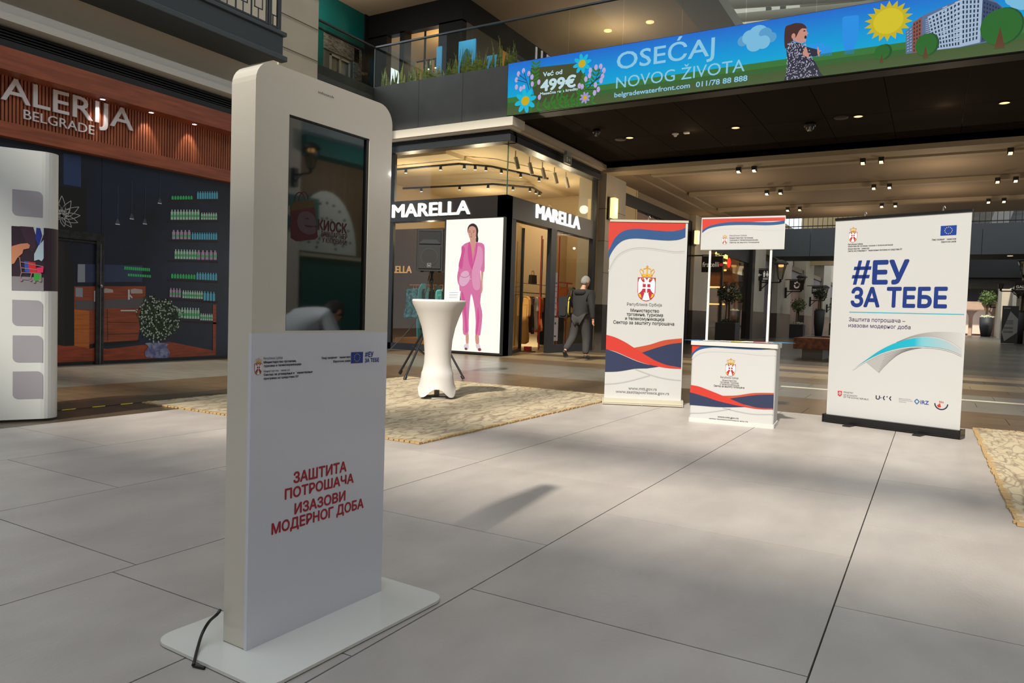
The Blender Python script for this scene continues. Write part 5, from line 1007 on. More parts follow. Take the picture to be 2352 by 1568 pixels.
# ------------------------------------------------------------------ loudspeaker on tripod
sx_, sy_ = 8.63, 6.40
ts = thing('speaker_tripod', (sx_, sy_, 0), 'black tripod speaker stand behind the cocktail table', 'stand')
bkp = mat('tripod_black', (26, 28, 30), .35)
obj('pole', MB().tube([(sx_, sy_, .16), (sx_, sy_, .95)], .022, 10).tube([(sx_, sy_, .95), (sx_, sy_, 1.56)], .017, 10), bkp, ts)
obj('collar', MB().tube([(sx_, sy_, .86), (sx_, sy_, .98)], .035, 10).tube([(sx_, sy_, .42), (sx_, sy_, .50)], .032, 10).tube([(sx_, sy_, 1.40), (sx_, sy_, 1.45)], .03, 10), bkp, ts)
for fx, fy in ((7.95, 6.32), (8.70, 5.84), (8.66, 6.98)):
    d = Vector((fx - sx_, fy - sy_, 0)).normalized()
    lg_ = obj('leg', MB().tube([(sx_ + d.x * .05, sy_ + d.y * .05, .80), (fx, fy, .03)], .016, 8), bkp, ts)
    obj('rubber_foot', MB().tube([(fx - d.x * .03, fy - d.y * .03, .06), (fx, fy, .016)], .024, 8), black, lg_)
    obj('brace', MB().tube([(sx_ + d.x * .03, sy_ + d.y * .03, .3), (sx_ + d.x * .34, sy_ + d.y * .34, .44)], .009, 6), bkp, ts)
sp = thing('loudspeaker', (sx_, sy_, 1.56), 'dark grey loudspeaker on the tripod stand in front of the shop', 'speaker', rz=math.radians(22))
sc_ = mat('speaker_shell', (28, 29, 31), .55, bump=.1, bscale=120)
hx, dx_ = .20, .17
cabm = MB().prism([(-hx * .72, dx_), (hx * .72, dx_), (hx, -dx_ * .7), (hx, -dx_), (-hx, -dx_), (-hx, -dx_ * .7)], lambda a, b, d: (b, a, d), 0.0, .60)
obj('cabinet', cabm, sc_, sp, local=True, bevel=.015)
obj('grille', MB().box(-dx_ - .012, -dx_, -.165, .165, .03, .36), mat('grille_black', (22, 22, 22), .6, bump=.3, bscale=300), sp, local=True, bevel=.004)
obj('horn', MB().add([(-dx_ - .008, -.165, .39), (-dx_ - .008, .165, .39), (-dx_ - .008, .165, .57), (-dx_ - .008, -.165, .57), (-dx_ + .06, -.05, .44), (-dx_ + .06, .05, .44), (-dx_ + .06, .05, .53), (-dx_ + .06, -.05, .53)], [(0, 1, 5, 4), (1, 2, 6, 5), (2, 3, 7, 6), (3, 0, 4, 7)]), mat('horn_grey', (44, 46, 48), .45), sp, local=True)
obj('horn_throat', MB().box(-dx_ - .006, -dx_ - .004, -.16, .16, .395, .565), black, sp, local=True)
obj('horn_lip', MB().prism([(-.165, .39), (.165, .39), (.10, .45), (-.10, .45)], lambda a, b, d: (d, a, b), -dx_ - .014, -dx_ - .007), MATS['horn_grey'], sp, local=True)
obj('woofer', MB().lathe((0, 0, 0), [(.13, 0), (.12, .01), (.05, -.004), (.001, .006)], 24).__class__().add([], []) if 0 else MB().prism(disc(0, .2, .125, 24), lambda a, b, d: (d, a, b), -dx_ - .0145, -dx_ - .0125), mat('woofer_dark', (30, 29, 29), .7), sp, local=True)
obj('woofer_ring', MB().add([(-dx_ - .016, r * math.cos(t), .2 + r * math.sin(t)) for r in (.118, .126) for t in [2 * math.pi * k / 24 for k in range(24)]], [(k, (k + 1) % 24, 24 + (k + 1) % 24, 24 + k) for k in range(24)]), mat('ring_grey', (52, 52, 52), .5), sp, local=True)
bdg = obj('badge', MB().box(-dx_ - .02, -dx_ - .012, -.03, .03, .05, .11), mat('badge_silver', (170, 170, 168), .3, metal=.5), sp, local=True, label='small square silver badge')
obj('badge_mark', MB().box(-dx_ - .0215, -dx_ - .02, -.024, .024, .056, .104), black, sp, local=True)
obj('badge_sign', MB().prism([(-.018, .09), (-.006, .09), (-.002, .072), (.004, .09), (.018, .09), (.006, .06), (.0, .08), (-.008, .06)], lambda a, b, d: (d, a, b), -dx_ - .0225, -dx_ - .0215), MATS['badge_silver'], sp, local=True)
obj('foot_knob', MB().box(-.1, -.06, -.15, -.11, -.015, 0).box(-.1, -.06, .11, .15, -.015, 0).tube([(0, 0, -.03), (0, 0, .01)], .03, 8), black, sp, local=True)
obj('speaker_cable', MB().tube(smooth([(8.6, 6.43, 1.5), (8.55, 6.5, 1.1), (8.5, 6.65, .75), (8.3, 6.95, .35), (8.1, 7.3, .06), (8.0, 7.8, .01), (8.2, 9.5, .008)], 6), .006, 6), mat('cable_grey', (50, 50, 48), .5), label='thin dark cable drooping from the loudspeaker down to the floor', category='cable')

# ------------------------------------------------------------------ roll-up banners and promotion counter
pw = mat('banner_white', (184, 184, 184), .7, spec=.3); pred = mat('banner_red', (184, 44, 30), .55); por = mat('banner_orange', (172, 64, 34), .55); pblue = mat('banner_blue', (24, 68, 120), .55); pnavy = mat('banner_navy', (30, 40, 74), .55); pshade = mat('banner_shade', (160, 160, 161), .6); pshade2 = mat('banner_shade_light', (182, 182, 182), .6)
ink2 = mat('ink_grey', (50, 50, 54), .5); ink3 = mat('ink_light', (112, 112, 114), .5)
def rollup(name, O, d, w, h, lab, basem, base_h, hooks, poles):
    t = thing(name, (O[0], O[1], 0), lab, 'banner')
    O = Vector(O); d = Vector((d[0], d[1], 0)).normalized(); N = d.cross(Vector((0, 0, 1)))
    P_ = lambda a, b, dd: O + d * a + N * b + Vector((0, 0, dd))
    obj('fabric', MB().prism(rect(0, w, -.002, 0), P_, base_h * .8, h - .02), pw, t)
    obj('base', MB().prism([(-.01, -.09), (w + .01, -.09), (w + .01, .05), (-.01, .05)], P_, .008, base_h), basem, t, bevel=.008)
    obj('base_lip', MB().prism([(-.012, .045), (w + .012, .045), (w + .012, .056), (-.012, .056)], P_, base_h * .35, base_h * .5), basem, t)
    obj('end_cap', MB().prism([(w + .01, -.092), (w + .02, -.092), (w + .02, .052), (w + .01, .052)], P_, .006, base_h + .004).prism([(-.02, -.092), (-.01, -.092), (-.01, .052), (-.02, .052)], P_, .006, base_h + .004), basem, t)
    obj('top_bar', MB().prism([(-.005, -.014), (w + .005, -.014), (w + .005, .008), (-.005, .008)], P_, h - .025, h), basem, t)
    for a in poles: obj('support_pole', MB().tube([P_(a, -.03, base_h), P_(a, -.02, h + .02)], .008, 8), mat('aluminium', (180, 180, 178), .3, metal=.9), t)
    for a in hooks: obj('hook', MB().tube([P_(a, -.02, h), P_(a, -.016, h + .035), P_(a + .012, -.012, h + .045), P_(a + .02, -.01, h + .02)], .004, 6), MATS['aluminium'], t)
    return t
b1 = rollup('roll_up_banner', (7.589, 3.177, 0), (.341, -.78), .851, 2.072, 'red, blue and white roll-up banner with silver base, left of the counter', mat('silver_base', (214, 208, 190), .3, metal=.4), .075, (.42,), (.42,))
obj('foot', MB().tube([Vector((7.76, 2.79, .006)) + Vector((-.08, -.03, 0)) * k for k in (0, 1)], .006, 6), MATS['aluminium'], b1)
BA = Art((7.589, 3.177, 0), (.341, -.78), b1, step=.0007, lift=.0007)
def wave(art, tag, box, corners):
    pass
BA.poly('red_field', [(-0.0159,2.064),(0.827,2.075),(0.8257,1.991),(0.753,1.964),(0.6277,1.95),(0.4693,1.96),(0.3261,1.972),(0.199,1.963),(0.1126,1.925),(0.051,1.859),(0.0139,1.778),(-0.0123,1.705)], pred, 1)
BA.poly('blue_wave', smooth([(0.8257,1.991),(0.753,1.964),(0.6277,1.95),(0.4693,1.96),(0.3261,1.972),(0.199,1.963),(0.1126,1.925),(0.051,1.859),(0.0139,1.778),(-0.0113,1.721)], 3) + smooth([(-0.0105,1.611),(0.0097,1.673),(0.0397,1.73),(0.0855,1.792),(0.1477,1.84),(0.2347,1.863),(0.3461,1.865),(0.505,1.855),(0.6474,1.85),(0.7571,1.862),(0.8266,1.89)], 3), pblue, 2)
BA.poly('shade_wave', stroke(smooth([(0.8254,1.726),(0.6998,1.722),(0.5729,1.738),(0.4456,1.753),(0.3184,1.757),(0.2077,1.734),(0.1136,1.683),(0.0522,1.609),(0.0018,1.495)], 4), .02), pshade2, 1)
BA.poly('shade_wave', stroke(smooth([(0.8251,1.733),(0.6995,1.728),(0.5726,1.745),(0.4454,1.76),(0.3181,1.763),(0.2074,1.74),(0.1133,1.69),(0.052,1.616),(0.0014,1.505)], 4), .008), pshade, 2)
BA.poly('orange_ribbon', smooth([(0.3128,0.6458),(0.4869,0.6879),(0.6438,0.742),(0.8356,0.7699)], 4) + smooth([(0.8376,0.7216),(0.7088,0.7008),(0.552,0.6514),(0.3948,0.592)], 4), por, 2)
BA.poly('navy_wave', smooth([(0.3948,0.592),(0.552,0.6514),(0.7088,0.7008),(0.836,0.7216)], 4) + [(0.8393,0.4442),(0.6864,0.4656),(0.5577,0.5059),(0.4437,0.5663)], pnavy, 2)
BA.poly('navy_wave', smooth([(0.0001,0.6179),(0.106,0.5892),(0.2203,0.5448),(0.3343,0.5004),(0.4636,0.4649),(0.6077,0.4463)], 3) + smooth([(0.4654,0.4195),(0.3377,0.4111),(0.2422,0.3909),(0.1303,0.3701),(-0.0003,0.3615)], 3), pnavy, 2)
BA.poly('red_ribbon', smooth([(-0.0011,0.7808),(0.0999,0.7551),(0.2143,0.7039),(0.3128,0.6458),(0.4436,0.5696),(0.5576,0.5091),(0.6864,0.4656),(0.8393,0.4426)], 4) + smooth([(0.8399,0.4297),(0.7195,0.4313),(0.6079,0.443),(0.4634,0.4697),(0.334,0.5085),(0.22,0.5529),(0.1057,0.5974),(0.0001,0.6179)], 4), pred, 3)
for p_ in ([(-0.0001,0.2224),(0.1192,0.234),(0.2471,0.2607),(0.374,0.2987),(0.5003,0.3413)], [(0.338,0.403),(0.4677,0.3595),(0.5966,0.3242),(0.7245,0.3053),(0.842,0.2989)]): BA.poly('shade_wave', stroke(smooth(p_, 4), .012), pshade, 1)
emblem(BA, bb([(0.3205,1.171),(0.5273,1.178),(0.4056,1.57)]), 2)
for s_, p_, m_ in (('Република Србија', [(0.2149,1.116),(0.6004,1.118),(0.2137,1.148)], ink3), ('Министарство', [(0.2576,1.046),(0.573,1.049),(0.2562,1.081)], ink), ('трговине, туризма', [(0.2161,0.9993),(0.6175,1.006),(0.2147,1.035)], ink), ('и телекомуникација', [(0.2018,0.9518),(0.632,0.9594),(0.2005,0.9874)], ink),
                   ('Сектор за заштиту потрошача', [(0.0718,0.9037),(0.7446,0.9132),(0.0705,0.9394)], ink), ('www.mtt.gov.rs', [(0.2666,0.1685),(0.5801,0.1757),(0.2653,0.2044)], ink3), ('www.zastitapotrosaca.gov.rs', [(0.1264,0.1264),(0.7185,0.1364),(0.1252,0.1591)], ink3)):
    BA.text(s_, p_, m_, bold=.014, lay=2)
b3 = rollup('roll_up_banner', (7.885, .889, 0), (-.332, -1.136), 1.184, 2.036, 'wide white roll-up banner with blue slogan and black base, on the right', mat('base_black', (30, 30, 31), .3, metal=.3), .08, (.27, .95), (.27, .95))
for k in (.24, .86):
    c = Vector((7.885, .889, 0)) + Vector((-.332, -1.136, 0)).normalized() * k; obj('foot', MB().obox((c.x - .09, c.y - .005), (-.96, .28), .1, .035, .002, .012), black, b3)
B3 = Art((7.885, .889, 0), (-.332, -1.136), b3, step=.0007, lift=.0007)
blue3 = mat('slogan_blue', (0, 38, 112), .55); tq = mat('line_teal', (40, 160, 186), .5)
hash_sign(B3, [(0.1822,1.376),(0.3628,1.377),(0.1791,1.61)], blue3)
for s_, p_ in (('ЕУ', [(0.3735,1.377),(0.6989,1.375),(0.3707,1.597)]), ('ЗА ТЕБЕ', [(0.1831,1.153),(1.028,1.163),(0.1841,1.337)])): B3.text(s_, p_, blue3, bold=.035, lay=1)
B3.poly('teal_line', [(0.1754,1.111),(1.167,1.111),(1.167,1.104),(0.1758,1.103)], tq, 1)
B3.text('Заштита потрошача –', [(0.1757,1.013),(0.6893,1.022),(0.1739,1.05)], mat('ink_violet', (60, 50, 90), .5), bold=.01, lay=1); B3.text('изазови модерног доба', [(0.1741,0.956),(0.7375,0.9638),(0.1723,0.9912)], MATS['ink_violet'], bold=.01, lay=1)
emblem(B3, bb([(0.1343,1.795),(0.2145,1.791),(0.1702,1.942)]), 1)
eu_flag(B3, rect(*bb([(0.945,1.813),(1.071,1.815),(0.9432,1.9),(1.07,1.899)])), 1)
for s_, p_ in (('Република Србија', [(0.1313,1.765),(0.2701,1.762),(0.1306,1.78)]), ('Министарство трговине, туризма и телекомуникација', [(0.1324,1.744),(0.5449,1.745),(0.1317,1.757)]), ('Министарство финансија', [(0.1335,1.72),(0.3314,1.72),(0.1328,1.734)]), ('Сектор за уговарање и финансирање програма из средстава ЕУ', [(0.1331,1.698),(0.6289,1.699),(0.1324,1.713)]),
               ('Овај пројекат финансира', [(0.8759,1.774),(1.071,1.772),(0.8752,1.788)]), ('Европска унија', [(0.9544,1.75),(1.072,1.75),(0.9537,1.764)])): B3.text(s_, p_, ink, bold=.014, lay=1)
arc_u = [(0.2388,0.548),(0.3484,0.6413),(0.4856,0.7521),(0.6203,0.829),(0.7526,0.8749),(0.8824,0.8926),(1.01,0.8747),(1.099,0.8332),(1.165,0.7843)]; arc_l = [(1.166,0.7429),(1.09,0.777),(0.989,0.799),(0.8868,0.8045),(0.7563,0.8),(0.6232,0.7706),(0.4873,0.718),(0.3488,0.6338),(0.2388,0.548)]
B3.poly('grey_swirl', smooth([(0.6201,0.8334),(0.7514,0.898),(0.8803,0.9352),(1.007,0.9461),(1.131,0.9457),(1.161,0.9387)], 4) + smooth([(1.166,0.7954),(1.086,0.8534),(0.9845,0.8903),(0.8821,0.8982),(0.7523,0.8807),(0.6202,0.8305)], 4), ramp_mat('swirl_grey', 'Y', [(0, (180, 179, 179)), (1, (118, 116, 120))], rough=.5), 1)
B3.poly('grey_swirl', smooth([(0.3488,0.6338),(0.4873,0.718),(0.6232,0.7706),(0.7563,0.8),(0.8868,0.8045)], 4) + smooth([(0.8868,0.8045),(0.7573,0.7784),(0.6525,0.7284),(0.5608,0.6414),(0.4824,0.5314)], 4), mat('swirl_pale', (160, 159, 159), .5), 1)
B3.polys('swirl_lines', [stroke(smooth([(a[0] + (b[0] - a[0]) * u, a[1] + (b[1] - a[1]) * u) for a, b in zip([(0.5291,0.7207),(0.6508,0.762),(0.7568,0.7885),(0.874,0.8024)], [(0.475,0.5383),(0.6264,0.7048),(0.7446,0.7675),(0.8741,0.7995)])], 3), .0022) for u in (.1, .25, .4, .55, .7, .85, 1)], mat('swirl_line_grey', (112, 110, 112), .5), 2)
B3.poly('teal_swirl', smooth(arc_u, 5) + smooth(arc_l, 5), ramp_mat('swirl_teal', 'Y', [(0, (170, 172, 176)), (.35, (110, 176, 190)), (.42, (16, 160, 184)), (1, (0, 148, 172))], rough=.5), 3)
B3.poly('white_edge', stroke(smooth([(0.2391,0.5419),(0.3492,0.6262),(0.4876,0.7106),(0.6235,0.7633),(0.7566,0.7928),(0.8871,0.7974),(0.9894,0.792),(1.09,0.77),(1.167,0.736)], 4), .008), pw, 4)
B3.poly('crest_shield', smooth([(0.1024,0.323),(0.1434,0.324),(0.1452,0.2871),(0.1265,0.2665),(0.1045,0.2797)], 1, True), mat('crest_red', (190, 30, 50), .5), 1)
B3.polys('crest_cross', [[(0.1195,0.3154),(0.1286,0.3163),(0.1303,0.2824),(0.1212,0.2814)], [(0.1108,0.3068),(0.138,0.3095),(0.1383,0.3049),(0.111,0.3021)], [(0.1083,0.2956),(0.1416,0.2991),(0.1418,0.2944),(0.1085,0.291)]], pw, 2)
for s_, p_ in (('MINISTRY', [(0.1595,0.304),(0.2535,0.3091),(0.1587,0.3194)]), ('OF ECONOMY', [(0.1593,0.2777),(0.2931,0.2842),(0.1586,0.2915)]), ('OF THE SLOVAK REPUBLIC', [(0.1603,0.2577),(0.4003,0.2624),(0.1595,0.2731)]), ): B3.text(s_, p_, ink2, lay=1)
B3.text('U·', [(0.4625,0.2753),(0.516,0.2781),(0.4606,0.314)], mat('logo_navy', (20, 20, 50), .5), bold=.03, lay=1)
B3.polys('logo_marks', [stroke(q, .010) for q in ([(0.5421,0.3167),(0.5305,0.2976),(0.544,0.2782)], [(0.5989,0.3183),(0.5874,0.2993),(0.6008,0.28)])] + [disc(q[0], q[1], .006, 8) for q in [(0.5646,0.3116)]], MATS['logo_navy'], 1)
B3.text('IRZ', [(0.8547,0.2736),(0.9245,0.2787),(0.853,0.3079)], mat('logo_irz', (40, 60, 130), .5), bold=.02, lay=1)
B3.polys('logo_diamond', [stroke(q, .008) for q in ([(0.8051,0.2954),(0.8224,0.3175)], [(0.8224,0.3175),(0.8444,0.2969)], [(0.8444,0.2969),(0.8247,0.2716)], [(0.8247,0.2716),(0.8051,0.2954)])], mat('logo_teal', (30, 96, 150), .5), 1)
for p_ in ([(0.6682,0.3007),(0.7727,0.3063),(0.6678,0.308)], [(0.6689,0.2861),(0.7893,0.2936),(0.6686,0.2934)], [(0.6696,0.273),(0.7288,0.2767),(0.6692,0.2803)]): pass
B3.text('GERMAN FOUNDATION', [(0.6682,0.3007),(0.7727,0.3063),(0.6678,0.308)], ink3, lay=1); B3.text('FOR INTERNATIONAL LEGAL', [(0.6689,0.2861),(0.7893,0.2936),(0.6686,0.2934)], ink3, lay=1); B3.text('COOPERATION', [(0.6696,0.2715),(0.7342,0.2758),(0.6693,0.2788)], ink3, lay=1)
q = [(1.026,0.2974)][0]
B3.poly('logo_ring', stroke([(q[0] + .052 * math.cos(a), q[1] + .052 * math.sin(a)) for a in [math.pi + math.pi * k / 12 for k in range(13)]], .010), MATS['logo_navy'], 1)
B3.polys('logo_map', [[(q[0] - .035, q[1] - .02), (q[0] - .01, q[1] + .004), (q[0], q[1] - .03), (q[0] - .02, q[1] - .036)]], pred, 1)
B3.text('RRA', [(1.009,0.3039),(1.046,0.3053),(1.008,0.3207)], MATS['crest_red'], bold=.01, lay=2)

cn = thing('promotion_counter', (7.1, 1.6, 0), 'white promotion counter with red and blue waves and header board on two poles', 'counter')
cd = Vector((.061, -.772, 0)).normalized(); cN = cd.cross(Vector((0, 0, 1))); cO = Vector((6.918, 2.004, 0)); cw = .774
CP = lambda a, b, d: cO + cd * a + cN * b + Vector((0, 0, d))
obj('cabinet', MB().prism(rrect(0, cw, -.34, 0, .02, 3), CP, .004, .745), pw, cn)
obj('base_rim', MB().prism(rrect(-.008, cw + .008, -.346, .008, .02, 3), CP, 0, .04), white, cn)
obj('counter_top', MB().prism(rrect(-.012, cw + .012, -.36, .014, .02, 3), CP, .742, .782), white, cn)
CA = Art(cO, cd, cn, step=.0006, lift=.0008)
CA.poly('red_field', [(-0.0004,0.766),(0.7711,0.7712),(0.7681,0.7538),(0.6095,0.7567),(0.4148,0.7608),(0.2557,0.76),(0.1483,0.748),(0.0677,0.7163),(0.028,0.6794),(0.0016,0.6501)], pred, 1)
CA.poly('blue_wave', smooth([(0.7676,0.7671),(0.6092,0.7634),(0.4145,0.7676),(0.2556,0.7627),(0.1482,0.7507),(0.0674,0.7232),(0.0145,0.6718),(0.0002,0.65)], 3) + smooth([(-0.0002,0.6262),(0.0352,0.6728),(0.0955,0.7066),(0.1899,0.7251),(0.2838,0.727),(0.4818,0.7233),(0.6491,0.7278),(0.7659,0.7484)], 3), pblue, 2)
CA.poly('shade_wave', stroke(smooth([(0.7675,0.6819),(0.6129,0.6789),(0.4178,0.6901),(0.2318,0.69),(0.1239,0.6803),(0.0566,0.6531),(0.0061,0.6084)], 4), .012), pshade2, 1)
CA.poly('orange_ribbon', smooth([(0.3097,0.2722),(0.4351,0.2848),(0.5642,0.3153),(0.6665,0.3272),(0.7664,0.3335)], 3) + smooth([(0.7658,0.3188),(0.6291,0.3054),(0.5008,0.2804),(0.364,0.2477)], 3), por, 2)
CA.poly('navy_wave', smooth([(0.364,0.2477),(0.5008,0.2804),(0.6291,0.3054),(0.7658,0.3188)], 3) + [(0.7677,0.1877),(0.6343,0.1843),(0.504,0.2058),(0.4243,0.2292)], pnavy, 2)
CA.poly('navy_wave', smooth([(-0.0026,0.2814),(0.1142,0.2569),(0.2515,0.222),(0.386,0.1987),(0.531,0.1836)], 3) + smooth([(0.3873,0.1686),(0.2541,0.16),(0.1183,0.1595),(0.001,0.1594)], 3), pnavy, 2)
CA.poly('red_ribbon', smooth([(-0,0.3532),(0.0832,0.3438),(0.1937,0.3103),(0.3097,0.2722),(0.4242,0.232),(0.5172,0.2015),(0.6471,0.1854),(0.7689,0.1905)], 4) + smooth([(0.768,0.1811),(0.6348,0.1736),(0.5049,0.1841),(0.386,0.1987),(0.2515,0.222),(0.1141,0.2596),(-0.0012,0.2815)], 4), pred, 3)
for p_ in ([(0.0002,0.0792),(0.1212,0.09),(0.2558,0.1186),(0.388,0.1522)], [(0.3145,0.1582),(0.4415,0.1349),(0.5984,0.1216),(0.7688,0.1342)]): CA.poly('shade_wave', stroke(smooth(p_, 4), .009), pshade, 1)
emblem(CA, bb([(0.3231,0.4616),(0.4168,0.4679),(0.3648,0.6354)]), 2)
for s_, p_, m_ in (('Република Србија', [(0.28,0.4381),(0.4442,0.4411),(0.2793,0.4546)], ink3), ('Министарство', [(0.2972,0.4117),(0.4309,0.4142),(0.2965,0.4268)], ink3), ('трговине, туризма', [(0.2793,0.3912),(0.4487,0.3964),(0.2786,0.4077)], ink3), ('и телекомуникација', [(0.2774,0.3718),(0.4548,0.3764),(0.2767,0.3883)], ink3), ('Сектор за заштиту потрошача', [(0.2217,0.3525),(0.5028,0.3554),(0.221,0.3691)], ink),
                   ('www.mtt.gov.rs', [(0.269,0.0602),(0.4616,0.0642),(0.2684,0.0768)], ink2), ('www.zastitapotrosaca.gov.rs', [(0.1889,0.0362),(0.5476,0.0382),(0.1882,0.0528)], ink2)): CA.text(s_, p_, m_, bold=.014, lay=2)
hO = Vector((7.20, 2.03, 0)); hp_ = [(-0.0098,1.998),(0.7687,1.981),(0.7741,1.68),(-0.0015,1.696)]; ha0, ha1, hb0, hb1 = bb(hp_)
HP = lambda a, b, d: hO + cd * a + cN * b + Vector((0, 0, d))
for a in (ha0 + .092, ha1 - .118): obj('pole', MB().tube([HP(a, -.02, .782), HP(a, -.02, 1.25), ], .0125, 10).tube([HP(a, -.02, 1.25), HP(a, -.02, hb0 + .05)], .0115, 10), mat('pole_white', (226, 224, 220), .4), cn)
obj('header_board', MB().prism(rect(ha0, ha1, -.012, 0), HP, hb0, hb1), white, cn)
HA = Art(hO, cd, cn, step=.0006, lift=.0008)
HA.poly('header_face', rect(ha0 + .006, ha1 - .006, hb0 + .004, hb1 - .006), pw)
HA.poly('red_field', [(-0.0046,1.984),(0.7692,1.981),(0.7693,1.95),(0.5936,1.947),(0.4072,1.945),(0.2303,1.943),(0.1062,1.924),(0.0371,1.897),(-0.001,1.863)], pred, 1)
HA.poly('blue_wave', smooth([(0.7679,1.952),(0.6595,1.939),(0.5277,1.942),(0.3258,1.95),(0.1889,1.941),(0.0785,1.918),(0.0233,1.891),(-0.0013,1.87)], 3) + smooth([(-0.0017,1.847),(0.0517,1.886),(0.1348,1.907),(0.2588,1.918),(0.4353,1.917),(0.5952,1.91),(0.6997,1.913),(0.7679,1.923)], 3), pblue, 2)
HA.poly('shade_wave', stroke(smooth([(0.7664,1.868),(0.5972,1.865),(0.3964,1.883),(0.1914,1.883),(0.0807,1.865),(0.0054,1.812)], 4), .010), pshade2, 1)
emblem(HA, bb([(0.195,1.733),(0.2474,1.732),(0.2187,1.826)]), 2)
for s_, p_, m_ in (('Република Србија', [(0.2647,1.811),(0.4266,1.808),(0.2642,1.824)], ink3), ('Министарство трговине,', [(0.2657,1.788),(0.4892,1.785),(0.2651,1.801)], ink2), ('туризма и телекомуникација', [(0.2666,1.767),(0.5314,1.764),(0.266,1.78)], ink2), ('Сектор за заштиту потрошача', [(0.2675,1.745),(0.5444,1.741),(0.267,1.757)], ink2)): HA.text(s_, p_, m_, bold=.014, lay=2)
lf_ = [(.02, -.14, -.35, (60, 120, 180), 'blue leaflet sticking out over the left counter edge'), (.16, -.1, .3, (196, 210, 224), 'pale leaflet lying left of the left pole'), (.30, -.12, .0, (214, 208, 204), 'white leaflet with round picture right of the left pole'), (.42, -.1, .25, (206, 196, 60), 'yellow striped brochure in the middle of the counter'),
       (.52, -.12, -.1, (226, 214, 210), 'pinkish white brochure in the middle of the counter'), (.63, -.1, .15, (190, 60, 70), 'red edged leaflet towards the right pole'), (.75, -.13, .4, (210, 218, 226), 'white leaflet hanging over the right counter edge'), (.80, -.06, .9, (90, 150, 190), 'pale blue leaflet at the right counter corner')]
for i, (a, b, rz_, c_, L) in enumerate(lf_):
    c = CP(a, b, 0); sheet('leaflet', (c.x, c.y, 0), .21, .15, rz_, .784 + .002 * i, mat('leaflet_%d' % i, c_, .35), L, 'leaflet', 'leaflets fanned out on the counter')
